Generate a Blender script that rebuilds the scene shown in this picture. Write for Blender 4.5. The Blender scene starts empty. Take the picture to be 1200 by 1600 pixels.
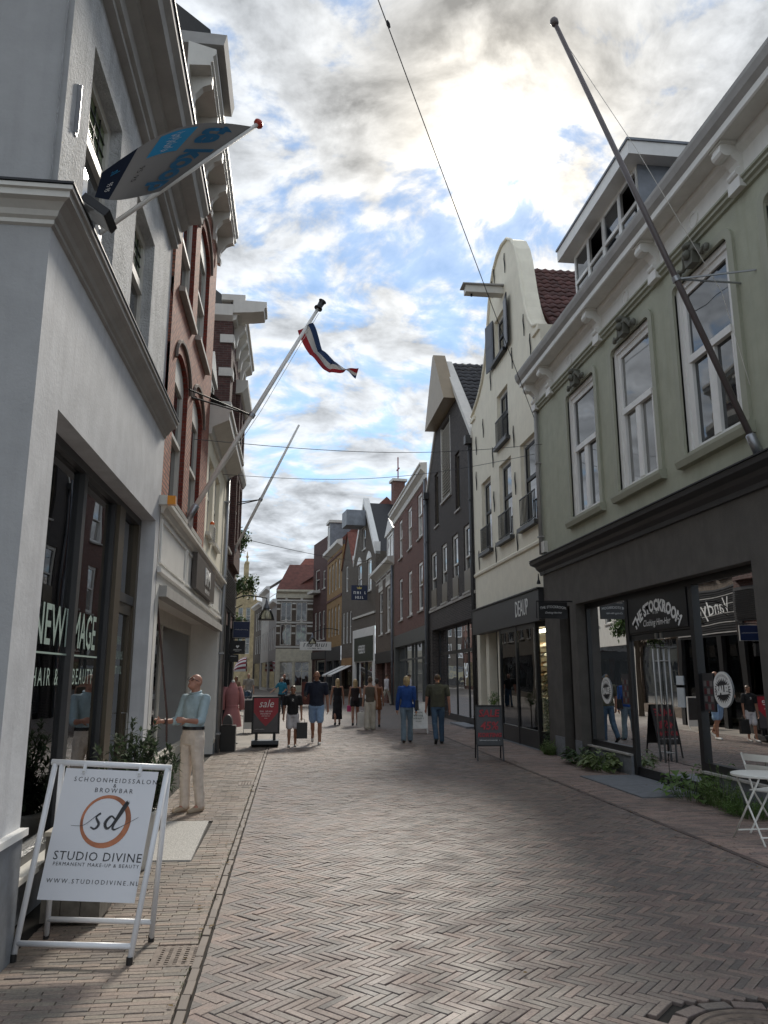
import bpy, bmesh, math, random
from mathutils import Vector, Matrix, noise
R = math.radians
random.seed(7)
sc = bpy.context.scene
COL = sc.collection
# ---------------------------------------------------------------- camera, world, sun, exposure
cam = bpy.data.objects.new('camera', bpy.data.cameras.new('camera'))
COL.objects.link(cam)
cam.location = (0, 0, 1.72)
cam.rotation_euler = (R(90 + 11.9), 0, R(-6.69))
cam.data.sensor_fit = 'VERTICAL'; cam.data.sensor_height = 24; cam.data.lens = 24 * 1210 / 1600
cam.data.clip_end = 2000
sc.camera = cam
sc.view_settings.view_transform = 'Standard'; sc.view_settings.look = 'None'
sc.view_settings.exposure = 2.12; sc.view_settings.gamma = 1
SUN_EL, SUN_AZ = 37.3, 16.3          # degrees; azimuth clockwise from +Y (the street)
SDIR = Vector((math.sin(R(SUN_AZ)) * math.cos(R(SUN_EL)), math.cos(R(SUN_AZ)) * math.cos(R(SUN_EL)), math.sin(R(SUN_EL))))
sun = bpy.data.objects.new('sun', bpy.data.lights.new('sun', 'SUN'))
COL.objects.link(sun)
sun.data.energy = 0.8
sc.cycles.diffuse_bounces = 8; sc.cycles.max_bounces = 14; sun.data.angle = R(9); sun.data.color = (1, 0.93, 0.82)
sun.rotation_euler = SDIR.to_track_quat('Z', 'Y').to_euler()

def nd(nt, t, ins=None, **props):
    n = nt.nodes.new(t)
    for k, v in props.items(): setattr(n, k, v)
    for k, v in (ins or {}).items():
        if isinstance(v, bpy.types.NodeSocket): nt.links.new(v, n.inputs[k])
        else: n.inputs[k].default_value = v
    return n
def mth(nt, op, a, b=0.0, c=None, clamp=False):
    n = nd(nt, 'ShaderNodeMath', {0: a, 1: b}, operation=op, use_clamp=clamp)
    if c is not None:
        if isinstance(c, bpy.types.NodeSocket): nt.links.new(c, n.inputs[2])
        else: n.inputs[2].default_value = c
    return n.outputs[0]
def mapr(nt, v, a, b, c=0.0, d=1.0, smooth=True):
    n = nd(nt, 'ShaderNodeMapRange', {0: v, 1: a, 2: b, 3: c, 4: d}, interpolation_type='SMOOTHSTEP' if smooth else 'LINEAR')
    return n.outputs[0]
def mixc(nt, f, a, b, mode='MIX'):
    n = nd(nt, 'ShaderNodeMix', data_type='RGBA', blend_type=mode)
    for sock, v in ((n.inputs[0], f), (n.inputs[6], a), (n.inputs[7], b)):
        if isinstance(v, bpy.types.NodeSocket): nt.links.new(v, sock)
        else: sock.default_value = v if not isinstance(v, tuple) or len(v) == 4 else (*v, 1)
    return n.outputs[2]

def build_world():
    w = bpy.data.worlds.new('World'); sc.world = w; w.use_nodes = True
    nt = w.node_tree; nt.nodes.clear()
    sky = nd(nt, 'ShaderNodeTexSky', sky_type='NISHITA', sun_disc=False, sun_elevation=R(SUN_EL), sun_rotation=R(SUN_AZ), dust_density=0.0, ozone_density=1.6, air_density=1.0)
    tc = nd(nt, 'ShaderNodeTexCoord')
    D = tc.outputs['Generated']
    s = nd(nt, 'ShaderNodeSeparateXYZ', {0: D})
    zz = mth(nt, 'ADD', mth(nt, 'MAXIMUM', s.outputs[2], 0.0), 0.22)
    px = mth(nt, 'DIVIDE', s.outputs[0], zz); py = mth(nt, 'DIVIDE', s.outputs[1], zz)
    P = nd(nt, 'ShaderNodeCombineXYZ', {0: px, 1: py, 2: 3.7}).outputs[0]
    wv = nd(nt, 'ShaderNodeTexNoise', {'Vector': P, 'Scale': 1.6, 'Detail': 3}).outputs['Color']
    wv = nd(nt, 'ShaderNodeVectorMath', {0: wv, 1: (0.5, 0.5, 0.5)}, operation='SUBTRACT').outputs[0]
    wv = nd(nt, 'ShaderNodeVectorMath', {0: wv, 'Scale': 0.35}, operation='SCALE').outputs[0]
    Pw = nd(nt, 'ShaderNodeVectorMath', {0: P, 1: wv}, operation='ADD').outputs[0]
    n1 = nd(nt, 'ShaderNodeTexNoise', {'Vector': Pw, 'Scale': 8.5, 'Detail': 12, 'Roughness': 0.58}).outputs[0]
    P2 = nd(nt, 'ShaderNodeVectorMath', {0: P, 1: (5.3, 1.9, 2.0)}, operation='ADD').outputs[0]
    n2 = nd(nt, 'ShaderNodeTexNoise', {'Vector': P2, 'Scale': 1.3, 'Detail': 4, 'Roughness': 0.5}).outputs[0]
    # the same puffs sampled a little towards the sun: thinner there means a bright rim
    Ps = nd(nt, 'ShaderNodeVectorMath', {0: Pw, 1: (0.012, 0.035, 0.0)}, operation='ADD').outputs[0]
    n3 = nd(nt, 'ShaderNodeTexNoise', {'Vector': Ps, 'Scale': 8.5, 'Detail': 12, 'Roughness': 0.58}).outputs[0]
    dens = mth(nt, 'ADD', mth(nt, 'MULTIPLY', n1, 0.75), mth(nt, 'MULTIPLY', n2, 0.45))
    cover = mapr(nt, dens, 0.475, 0.60, 0.32, 1.0)
    thick = mapr(nt, dens, 0.57, 0.74)
    rim = mth(nt, 'MULTIPLY', mth(nt, 'SUBTRACT', n1, n3), 2.1)
    d = nd(nt, 'ShaderNodeVectorMath', {0: D, 1: tuple(SDIR)}, operation='DOT_PRODUCT').outputs['Value']
    d = mth(nt, 'MAXIMUM', d, 0.0)
    g1 = mth(nt, 'POWER', d, 7.0); g2 = mth(nt, 'POWER', d, 60.0); g3 = mth(nt, 'POWER', d, 500.0)
    glow = mth(nt, 'ADD', mth(nt, 'MULTIPLY', g1, 0.1), mth(nt, 'ADD', mth(nt, 'MULTIPLY', g2, 0.30), mth(nt, 'MULTIPLY', g3, 4.0)))
    lum = mth(nt, 'ADD', 2.0, glow)
    shade = mth(nt, 'ADD', mth(nt, 'SUBTRACT', 1.0, mth(nt, 'MULTIPLY', thick, 0.42)), rim)
    lum = mth(nt, 'MULTIPLY', lum, mth(nt, 'MAXIMUM', shade, 0.38))
    warm = mixc(nt, mth(nt, 'MINIMUM', mth(nt, 'ADD', g2, mth(nt, 'MULTIPLY', g1, 0.25)), 1.0), (0.90, 0.97, 1.06), (1.04, 0.99, 0.90))
    cc = nd(nt, 'ShaderNodeVectorMath', {0: warm}, operation='SCALE'); nt.links.new(lum, cc.inputs['Scale'])
    skyc = mixc(nt, 1.0, sky.outputs[0], (0.92, 1.0, 1.0), 'MULTIPLY')
    skys = nd(nt, 'ShaderNodeVectorMath', {0: skyc, 'Scale': 0.42}, operation='SCALE').outputs[0]
    col = mixc(nt, cover, skys, cc.outputs[0])
    bg = nd(nt, 'ShaderNodeBackground', {0: col, 1: 0.1})
    out = nd(nt, 'ShaderNodeOutputWorld', {0: bg.outputs[0]})
build_world()

# ---------------------------------------------------------------- materials
MATS = {}
def newmat(name):
    m = bpy.data.materials.new(name); m.use_nodes = True
    nt = m.node_tree; b = nt.nodes['Principled BSDF']
    MATS[name] = m
    return m, nt, b
def mat(name, col, rough=0.6, metal=0.0, var=0.12, vs=3.0, bump=0.0, bs=60.0, spec=0.5, streak=0.0, dirt=None, rv=0.0, coat=0.0, bd=0.01):
    if name in MATS: return MATS[name]
    m, nt, b = newmat(name)
    tc = nd(nt, 'ShaderNodeTexCoord').outputs['Object']
    n = nd(nt, 'ShaderNodeTexNoise', {'Vector': tc, 'Scale': vs, 'Detail': 6, 'Roughness': 0.6}).outputs[0]
    lo = tuple(c * (1 - var) for c in col); hi = tuple(min(1, c * (1 + var)) for c in col)
    c = mixc(nt, mapr(nt, n, 0.3, 0.7), lo, hi)
    if streak:
        mp = nd(nt, 'ShaderNodeMapping', {'Vector': tc, 'Scale': (6, 6, 0.5)}).outputs[0]
        s = nd(nt, 'ShaderNodeTexNoise', {'Vector': mp, 'Scale': 1.4, 'Detail': 5, 'Roughness': 0.65}).outputs[0]
        c = mixc(nt, mth(nt, 'MULTIPLY', mapr(nt, s, 0.45, 0.75), streak), c, dirt or tuple(x * 0.55 for x in col))
    if rv:
        oi = nd(nt, 'ShaderNodeObjectInfo').outputs['Random']
        gi = nd(nt, 'ShaderNodeNewGeometry').outputs['Random Per Island']
        f = mth(nt, 'FRACT', mth(nt, 'ADD', mth(nt, 'MULTIPLY', oi, 7.13), mth(nt, 'MULTIPLY', gi, 3.7)))
        c = mixc(nt, 1.0, c, mixc(nt, f, (1 - rv,) * 3, (1 + rv,) * 3), 'MULTIPLY')
    nt.links.new(c, b.inputs['Base Color'])
    b.inputs['Roughness'].default_value = rough; b.inputs['Metallic'].default_value = metal
    b.inputs['Specular IOR Level'].default_value = spec
    b.inputs['Coat Weight'].default_value = coat
    if bump:
        n2 = nd(nt, 'ShaderNodeTexNoise', {'Vector': tc, 'Scale': bs, 'Detail': 4, 'Roughness': 0.6}).outputs[0]
        bp = nd(nt, 'ShaderNodeBump', {'Height': n2, 'Strength': min(1, bump), 'Distance': bd})
        nt.links.new(bp.outputs[0], b.inputs['Normal'])
    return m
def brickmat(name, c1, c2, mortar=(0.25, 0.23, 0.2), bw=0.21, bh=0.062, ms=0.007, rough=0.8, off=0.5, grime=0.3):
    if name in MATS: return MATS[name]
    m, nt, b = newmat(name)
    uv = nd(nt, 'ShaderNodeUVMap').outputs[0]
    br = nd(nt, 'ShaderNodeTexBrick', {'Vector': uv, 'Color1': (*c1, 1), 'Color2': (*c2, 1), 'Mortar': (*mortar, 1), 'Scale': 1.0,
            'Mortar Size': ms, 'Mortar Smooth': 0.2, 'Bias': 0.0, 'Brick Width': bw, 'Row Height': bh}, offset=off)
    n = nd(nt, 'ShaderNodeTexNoise', {'Vector': uv, 'Scale': 1.3, 'Detail': 7, 'Roughness': 0.65}).outputs[0]
    c = mixc(nt, mth(nt, 'MULTIPLY', mapr(nt, n, 0.4, 0.75), grime), br.outputs[0], tuple(x * 0.45 for x in c1))
    n2 = nd(nt, 'ShaderNodeTexNoise', {'Vector': uv, 'Scale': 9.0, 'Detail': 3}).outputs[0]
    c = mixc(nt, 1.0, c, mixc(nt, mapr(nt, n2, 0.3, 0.7), (0.82, 0.82, 0.82), (1.15, 1.15, 1.15)), 'MULTIPLY')
    nt.links.new(c, b.inputs['Base Color'])
    b.inputs['Roughness'].default_value = rough; b.inputs['Specular IOR Level'].default_value = 0.3
    bp = nd(nt, 'ShaderNodeBump', {'Height': br.outputs['Fac'], 'Strength': 0.6, 'Distance': 0.008}, invert=True)
    nt.links.new(bp.outputs[0], b.inputs['Normal'])
    return m
def glassmat(name, tint=(0.75, 0.8, 0.78), ior=1.7, rough=0.0):
    if name in MATS: return MATS[name]
    m, nt, b = newmat(name); nt.nodes.remove(b)
    tr = nd(nt, 'ShaderNodeBsdfTransparent', {0: (*tint, 1)})
    tc = nd(nt, 'ShaderNodeTexCoord').outputs['Object']
    n = nd(nt, 'ShaderNodeTexNoise', {'Vector': tc, 'Scale': 0.9, 'Detail': 1}).outputs[0]
    bp = nd(nt, 'ShaderNodeBump', {'Height': n, 'Strength': 0.06, 'Distance': 0.05})
    gl = nd(nt, 'ShaderNodeBsdfGlossy', {'Color': (0.95, 0.97, 1, 1), 'Roughness': rough, 'Normal': bp.outputs[0]})
    fr = nd(nt, 'ShaderNodeFresnel', {'IOR': ior})
    mx = nd(nt, 'ShaderNodeMixShader', {0: fr.outputs[0], 1: tr.outputs[0], 2: gl.outputs[0]})
    nt.links.new(mx.outputs[0], nt.nodes['Material Output'].inputs[0])
    return m
def darkglass(name, col=(0.02, 0.024, 0.028), ior=1.9, wob=0.10):
    if name in MATS: return MATS[name]
    m, nt, b = newmat(name)
    b.inputs['Base Color'].default_value = (*col, 1); b.inputs['Roughness'].default_value = 0.02; b.inputs['IOR'].default_value = ior
    tc = nd(nt, 'ShaderNodeTexCoord').outputs['Object']
    n = nd(nt, 'ShaderNodeTexNoise', {'Vector': tc, 'Scale': 1.1, 'Detail': 1}).outputs[0]
    bp = nd(nt, 'ShaderNodeBump', {'Height': n, 'Strength': wob, 'Distance': 0.05})
    nt.links.new(bp.outputs[0], b.inputs['Normal'])
    return m
def emis(name, col, s):
    if name in MATS: return MATS[name]
    m, nt, b = newmat(name)
    b.inputs['Base Color'].default_value = (*col, 1)
    b.inputs['Emission Color'].default_value = (*col, 1); b.inputs['Emission Strength'].default_value = s
    return m

M_GREYST = mat('grey stucco', (0.55, 0.56, 0.57), 0.8, bump=1.0, bs=38, bd=0.03, var=0.14, streak=0.4, spec=0.3)
M_WHITEST = mat('smooth grey-white plaster', (0.56, 0.57, 0.59), 0.75, spec=0.25, bump=0.25, bs=30, var=0.09, streak=0.5, dirt=(0.43, 0.43, 0.45))
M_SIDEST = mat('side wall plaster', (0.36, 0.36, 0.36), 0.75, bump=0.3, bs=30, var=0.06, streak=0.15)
M_CREAM = mat('cream plaster', (0.84, 0.79, 0.65), 0.8, bump=0.25, bs=14, var=0.04, streak=0.22, dirt=(0.66, 0.60, 0.48))
M_GREEN = mat('sage green plaster', (0.385, 0.395, 0.305), 0.75, bump=0.25, bs=50, var=0.07, streak=0.4, dirt=(0.31, 0.31, 0.22))
M_GREENTRIM = mat('sage green trim', (0.345, 0.35, 0.27), 0.6, var=0.05)
M_DARKR = mat('charcoal render', (0.098, 0.09, 0.08), 0.8, bump=0.4, bs=70, var=0.14, streak=0.35, dirt=(0.07, 0.064, 0.056))
M_BLACK = mat('black paint', (0.012, 0.012, 0.013), 0.4, var=0.1)
M_DGREY = mat('dark grey paint', (0.045, 0.045, 0.047), 0.45, var=0.08)
M_WPAINT = mat('white paint', (0.78, 0.77, 0.74), 0.45, var=0.04, streak=0.12, dirt=(0.55, 0.53, 0.5))
M_OFFW = mat('off white paint', (0.62, 0.60, 0.55), 0.5, var=0.06, streak=0.2, dirt=(0.4, 0.38, 0.35))
M_GREYP = mat('grey painted timber', (0.38, 0.37, 0.355), 0.75, spec=0.25, var=0.08, streak=0.15)
M_LEAD = mat('zinc lead sheet', (0.20, 0.215, 0.24), 0.5, metal=0.3, var=0.15, streak=0.2)
M_METAL = mat('galvanised metal', (0.36, 0.37, 0.39), 0.4, metal=0.8, var=0.1)
M_IRON = mat('black iron', (0.02, 0.02, 0.022), 0.5, metal=0.3)
M_STONE = mat('blue limestone', (0.17, 0.18, 0.195), 0.6, var=0.15, vs=8, bump=0.1)
M_SILL = mat('stone sill', (0.40, 0.38, 0.35), 0.7, var=0.12, vs=8)
M_BROWNM = mat('bronze shop frame', (0.105, 0.085, 0.06), 0.4, metal=0.35, var=0.08)
M_REDBR = brickmat('red brick', (0.46, 0.19, 0.125), (0.32, 0.12, 0.085), (0.14, 0.10, 0.085), ms=0.012)
M_REDBR2 = brickmat('red-brown brick', (0.20, 0.08, 0.06), (0.12, 0.045, 0.037), (0.19, 0.16, 0.14), ms=0.010)
M_DARKBR = brickmat('dark brown brick', (0.062, 0.05, 0.047), (0.034, 0.028, 0.028), (0.11, 0.10, 0.09), ms=0.010, grime=0.15)
M_BROWNBR = brickmat('brown brick', (0.155, 0.115, 0.085), (0.11, 0.08, 0.06), (0.13, 0.115, 0.1))
M_GREYBR = brickmat('grey-brown brick', (0.16, 0.135, 0.11), (0.12, 0.10, 0.08), (0.12, 0.11, 0.10))
M_YELBR = brickmat('ochre brick', (0.40, 0.25, 0.105), (0.32, 0.19, 0.08), (0.25, 0.19, 0.12))
M_PURBR = brickmat('purple-brown brick', (0.115, 0.055, 0.048), (0.08, 0.04, 0.037), (0.12, 0.10, 0.09))
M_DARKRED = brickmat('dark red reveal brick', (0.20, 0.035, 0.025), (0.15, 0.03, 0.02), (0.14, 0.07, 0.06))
M_GLASS = glassmat('shop glass', (0.76, 0.80, 0.78), 1.45)
M_WIN = darkglass('window glass')
M_GLASSL = glassmat('salon glass', (0.66, 0.70, 0.68), 2.2)
M_WIN2 = darkglass('window glass over net curtain', (0.16, 0.16, 0.15))
M_WIN3 = darkglass('window glass over pale blind', (0.30, 0.29, 0.26))
WRND = random.Random(21)
M_CURT = mat('curtain cloth', (0.45, 0.44, 0.42), 0.9)
M_TILER = mat('red-brown roof tile', (0.10, 0.040, 0.034), 0.65, var=0.25, vs=6, rv=0.3, bump=0.2)
M_TILEB = mat('black roof tile', (0.022, 0.022, 0.025), 0.5, var=0.2, vs=6, rv=0.3)
M_TILEO = mat('orange roof tile', (0.17, 0.055, 0.038), 0.7, var=0.25, vs=3, rv=0.25)
M_CHROME = mat('brushed steel', (0.36, 0.35, 0.33), 0.35, metal=1.0, var=0.05)
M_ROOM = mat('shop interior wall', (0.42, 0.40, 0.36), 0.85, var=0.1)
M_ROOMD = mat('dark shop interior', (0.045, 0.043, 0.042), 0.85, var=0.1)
M_WTXT = mat('white lettering', (0.82, 0.82, 0.80), 0.5, var=0.02)
M_KTXT = mat('black lettering', (0.025, 0.025, 0.028), 0.5, var=0.02)

# ---------------------------------------------------------------- mesh helpers
def link(name, me, mats, parent=None, loc=(0, 0, 0), smooth=False):
    o = bpy.data.objects.new(name, me); COL.objects.link(o)
    if not isinstance(mats, (list, tuple)): mats = [mats]
    if not me.materials:
        for m in mats: me.materials.append(m)
    if smooth:
        me.polygons.foreach_set('use_smooth', [True] * len(me.polygons))
    o.location = loc
    if parent: o.parent = parent
    return o
def tag(o, label, cat=None, group=None, kind=None):
    if label: o['label'] = label
    if cat: o['category'] = cat
    if group: o['group'] = group
    if kind: o['kind'] = kind
    return o
def thing(name, label, cat, loc=(0, 0, 0), group=None, rz=0.0):
    o = bpy.data.objects.new(name, None); COL.objects.link(o)
    o.location = loc; o.rotation_euler = (0, 0, rz); o.empty_display_size = 0.2
    return tag(o, label, cat, group)
def structure(o): o['kind'] = 'structure'; return o

class Fr:
    """facade frame: p(u,d,z) -> point relative to the frame's origin (u along the wall, d outward, z up)"""
    def __init__(s, a, b, side, u0=None):
        a = Vector((a[0], a[1], 0)); b = Vector((b[0], b[1], 0))
        s.o = a; s.t = (b - a).normalized(); s.len = (b - a).length
        s.n = Vector((-s.t.y, s.t.x, 0)) if side == 'R' else Vector((s.t.y, -s.t.x, 0))
        s.u0 = 0.0 if u0 is None else u0
        s.side = side; s.sg = -1 if side == 'R' else 1       # reading direction along u
    def p(s, u, d, z): return s.t * (u - s.u0) + s.n * d + Vector((0, 0, z))
WF = Fr((0, 0), (0, 1), 'L')       # p(u,d,z) = (d,u,z)

class MB:
    def __init__(s, fr=None): s.v = []; s.f = []; s.m = []; s.uv = []; s.fr = fr
    def P(s, u, d, z): return s.fr.p(u, d, z) if s.fr else Vector((u, d, z))
    def face(s, pts, mi=0, uvs=None):
        i = len(s.v); s.v += [tuple(p) for p in pts]; s.f.append(tuple(range(i, i + len(pts)))); s.m.append(mi)
        s.uv.append(uvs or [(0, 0)] * len(pts)); return s
    def quad(s, c, mi=0):       # c: four (u,d,z)
        return s.face([s.P(*q) for q in c], mi, [(q[0] + q[1], q[2]) for q in c])
    def box(s, u0, u1, d0, d1, z0, z1, mi=0):
        i = len(s.v)
        cs = [(u, d, z) for z in (z0, z1) for d in (d0, d1) for u in (u0, u1)]
        s.v += [tuple(s.P(*c)) for c in cs]
        for f in ((0, 1, 3, 2), (4, 6, 7, 5), (0, 4, 5, 1), (2, 3, 7, 6), (0, 2, 6, 4), (1, 5, 7, 3)):
            s.f.append(tuple(i + k for k in f)); s.m.append(mi); s.uv.append([(cs[k][0] + cs[k][1], cs[k][2]) for k in f])
        return s
    def prof(s, u0, u1, pts, mi=0, closed=True, m0=0.0, m1=0.0):
        """extrude a (d,z) profile along u; m0/m1: mitre (u shifts by m*d at each end)"""
        i = len(s.v); n = len(pts)
        for d, z in pts: s.v.append(tuple(s.P(u0 - m0 * d, d, z)))
        for d, z in pts: s.v.append(tuple(s.P(u1 + m1 * d, d, z)))
        for k in range(n if closed else n - 1):
            k2 = (k + 1) % n
            s.f.append((i + k, i + k2, i + n + k2, i + n + k)); s.m.append(mi)
            s.uv.append([(u0, pts[k][1]), (u0, pts[k2][1]), (u1, pts[k2][1]), (u1, pts[k][1])])
        if closed:
            s.f.append(tuple(range(i + n - 1, i - 1, -1))); s.m.append(mi); s.uv.append([(d, z) for d, z in pts[::-1]])
            s.f.append(tuple(range(i + n, i + 2 * n))); s.m.append(mi); s.uv.append([(d, z) for d, z in pts])
        return s
    def poly(s, pts, d0, d1, mi=0):
        """(u,z) polygon extruded between depths d0 and d1"""
        n = len(pts)
        s.face([s.P(u, d1, z) for u, z in pts], mi, [(u, z) for u, z in pts]); s.face([s.P(u, d0, z) for u, z in pts][::-1], mi, [(u, z) for u, z in pts][::-1])
        for k in range(n):
            a, b = pts[k], pts[(k + 1) % n]
            s.quad([(a[0], d0, a[1]), (b[0], d0, b[1]), (b[0], d1, b[1]), (a[0], d1, a[1])], mi)
        return s
    def tube(s, a, b, r0, r1=None, n=8, mi=0, caps=True):
        a = Vector(a); b = Vector(b); r1 = r0 if r1 is None else r1
        ax = (b - a).normalized(); x = ax.orthogonal().normalized(); y = ax.cross(x)
        i = len(s.v)
        for c, r in ((a, r0), (b, r1)):
            for k in range(n):
                t = 2 * math.pi * k / n; s.v.append(tuple(c + (x * math.cos(t) + y * math.sin(t)) * r))
        for k in range(n):
            k2 = (k + 1) % n
            s.f.append((i + k, i + k2, i + n + k2, i + n + k)); s.m.append(mi); s.uv.append([(0, 0)] * 4)
        if caps:
            s.f.append(tuple(range(i + n - 1, i - 1, -1))); s.m.append(mi); s.uv.append([(0, 0)] * n)
            s.f.append(tuple(range(i + n, i + 2 * n))); s.m.append(mi); s.uv.append([(0, 0)] * n)
        return s
    def path(s, pts, r, n=6, mi=0):
        """one continuous tube through points; r number or list"""
        pts = [Vector(p) for p in pts]; m = len(pts); rs = r if isinstance(r, (list, tuple)) else [r] * m
        i = len(s.v); x = None
        for k in range(m):
            ax = (pts[min(k + 1, m - 1)] - pts[max(k - 1, 0)]).normalized()
            if x is None: x = ax.orthogonal().normalized()
            else:
                x = (x - ax * x.dot(ax)).normalized()
            y = ax.cross(x)
            for j in range(n):
                t = 2 * math.pi * j / n; s.v.append(tuple(pts[k] + (x * math.cos(t) + y * math.sin(t)) * rs[k]))
        for k in range(m - 1):
            for j in range(n):
                j2 = (j + 1) % n; a = i + k * n
                s.f.append((a + j, a + j2, a + n + j2, a + n + j)); s.m.append(mi); s.uv.append([(0, 0)] * 4)
        for base, rev in ((i, True), (i + (m - 1) * n, False)):
            q = list(range(base, base + n)); s.f.append(tuple(q[::-1] if rev else q)); s.m.append(mi); s.uv.append([(0, 0)] * n)
        return s
    def lathe(s, c, prof, n=14, mi=0, ax=None):
        """prof [(r,h)] turned about the vertical (or ax) through c"""
        c = Vector(c); ax = Vector(ax or (0, 0, 1)).normalized(); x = ax.orthogonal().normalized(); y = ax.cross(x)
        i = len(s.v); m = len(prof)
        for r, h in prof:
            for k in range(n):
                t = 2 * math.pi * k / n; s.v.append(tuple(c + ax * h + (x * math.cos(t) + y * math.sin(t)) * max(r, 1e-4)))
        for j in range(m - 1):
            for k in range(n):
                k2 = (k + 1) % n; a = i + j * n
                s.f.append((a + k, a + k2, a + n + k2, a + n + k)); s.m.append(mi); s.uv.append([(0, 0)] * 4)
        s.f.append(tuple(range(i + n - 1, i - 1, -1))); s.m.append(mi); s.uv.append([(0, 0)] * n)
        a = i + (m - 1) * n; s.f.append(tuple(range(a, a + n))); s.m.append(mi); s.uv.append([(0, 0)] * n)
        return s
    def mesh(s, name):
        me = bpy.data.meshes.new(name); me.from_pydata(s.v, [], s.f)
        ul = me.uv_layers.new(name='UVMap')
        ul.data.foreach_set('uv', [c for f in s.uv for uv in f for c in uv])
        me.polygons.foreach_set('material_index', s.m)
        me.update(); return me
    def build(s, name, mats, parent=None, loc=(0, 0, 0), smooth=False):
        return link(name, s.mesh(name), mats, parent, loc, smooth)

def lerp(pts, x):
    for (a, za), (b, zb) in zip(pts, pts[1:]):
        if a <= x <= b: return za if b == a else za + (zb - za) * (x - a) / (b - a)
    return pts[0][1] if x < pts[0][0] else pts[-1][1]
def wall(fr, u0, u1, z0, top, holes, depth, d=0.0, mb=None, rmi=0, mi=0):
    """flat wall at offset d with rectangular holes (u0,u1,z0,z1[,depth]) and reveals; top: number or [(u,z)...]"""
    mb = mb or MB(fr)
    tp = top if isinstance(top, list) else [(u0, top), (u1, top)]
    us = sorted({u0, u1} | {h[0] for h in holes} | {h[1] for h in holes} | {p[0] for p in tp if u0 < p[0] < u1})
    for a, b in zip(us, us[1:]):
        if b - a < 1e-6: continue
        m = (a + b) / 2
        hs = sorted((h for h in holes if h[0] <= m <= h[1]), key=lambda h: h[2])
        z = z0
        e = 1e-7
        ta, tb = lerp(tp, a + e), lerp(tp, b - e)
        for h in hs:
            if h[2] > z: mb.quad([(a, d, z), (b, d, z), (b, d, h[2]), (a, d, h[2])], mi)
            z = h[3]
        mb.quad([(a, d, z), (b, d, z), (b, d, tb), (a, d, ta)], mi)
    for h in holes:
        q = d - (h[4] if len(h) > 4 else depth); a, b, c, e = h[:4]
        mb.quad([(a, d, c), (a, d, e), (a, q, e), (a, q, c)], rmi); mb.quad([(b, d, c), (b, d, e), (b, q, e), (b, q, c)], rmi)
        mb.quad([(a, d, e), (b, d, e), (b, q, e), (a, q, e)], rmi)
        if c > z0: mb.quad([(a, d, c), (b, d, c), (b, q, c), (a, q, c)], rmi)
    return mb

SCRATCH = bpy.data.scenes.new('scratch')       # a small side scene keeps mesh evaluation fast
def evaluated(o):
    SCRATCH.collection.objects.link(o)
    vl = SCRATCH.view_layers[0]; vl.update()
    with bpy.context.temp_override(scene=SCRATCH, view_layer=vl):
        return bpy.data.meshes.new_from_object(o.evaluated_get(bpy.context.evaluated_depsgraph_get()))
def textmesh(s, size=1.0, align='CENTER', shear=0.0, bold=0.0, sp=1.0, ext=0.0, sx=1.0, res=2):
    cu = bpy.data.curves.new('t', 'FONT'); cu.body = s; cu.size = size; cu.align_x = align; cu.align_y = 'CENTER'
    cu.shear = shear; cu.offset = bold; cu.space_character = sp; cu.extrude = ext; cu.resolution_u = res; cu.space_line = 1.0
    o = bpy.data.objects.new('t', cu)
    me = evaluated(o)
    bpy.data.objects.remove(o); bpy.data.curves.remove(cu)
    for v in me.vertices: v.co.x *= sx
    return me
def text(s, size, f, m, parent, name='lettering', **k):
    """f(x,y,e) -> position for text coordinates; e is extrusion"""
    me = textmesh(s, size, **k)
    for v in me.vertices: v.co = f(v.co.x, v.co.y, v.co.z)
    me.materials.clear()
    o = link(name, me, m, parent); o['kind'] = 'stuff'; return o
def ftext(fr, s, size, u, d, z, m, parent, **k):
    return text(s, size, lambda x, y, e: fr.p(u + fr.sg * x, d + e, z + y), m, parent, **k)

def scribble(w, hgt, f, m, parent, seed=1, name='print_line', script=False):
    """a line of print too small to read in the photograph: uneven little strokes; f(x,y) -> position"""
    rr = random.Random(seed); mb = MB()
    if script:
        n = 40; pts = [(-w / 2 + w * k / n, hgt * .5 * math.sin(k * 1.9 + rr.uniform(-.5, .5)) * rr.uniform(.3, 1)) for k in range(n + 1)]
        for a, b in zip(pts, pts[1:]): mb.face([f(a[0], a[1] - hgt * .07), f(b[0], b[1] - hgt * .07), f(b[0], b[1] + hgt * .07), f(a[0], a[1] + hgt * .07)])
    else:
        x = -w / 2; st = hgt * .22
        while x < w / 2:
            if rr.random() < .12: x += hgt * .5; continue
            y0 = -hgt / 2; y1 = hgt / 2 * rr.choice((1, 1, .9))
            mb.face([f(x, y0), f(x + st, y0), f(x + st, y1), f(x, y1)])
            if rr.random() < .6: yy = rr.choice((y0, -hgt * .09, y1 - hgt * .18)); mb.face([f(x + st, yy), f(x + st * 2.2, yy), f(x + st * 2.2, yy + hgt * .18), f(x + st, yy + hgt * .18)])
            x += st * rr.choice((2.0, 2.9, 3.2))
    o = mb.build(name, m, parent); o['kind'] = 'stuff'; return o
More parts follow.
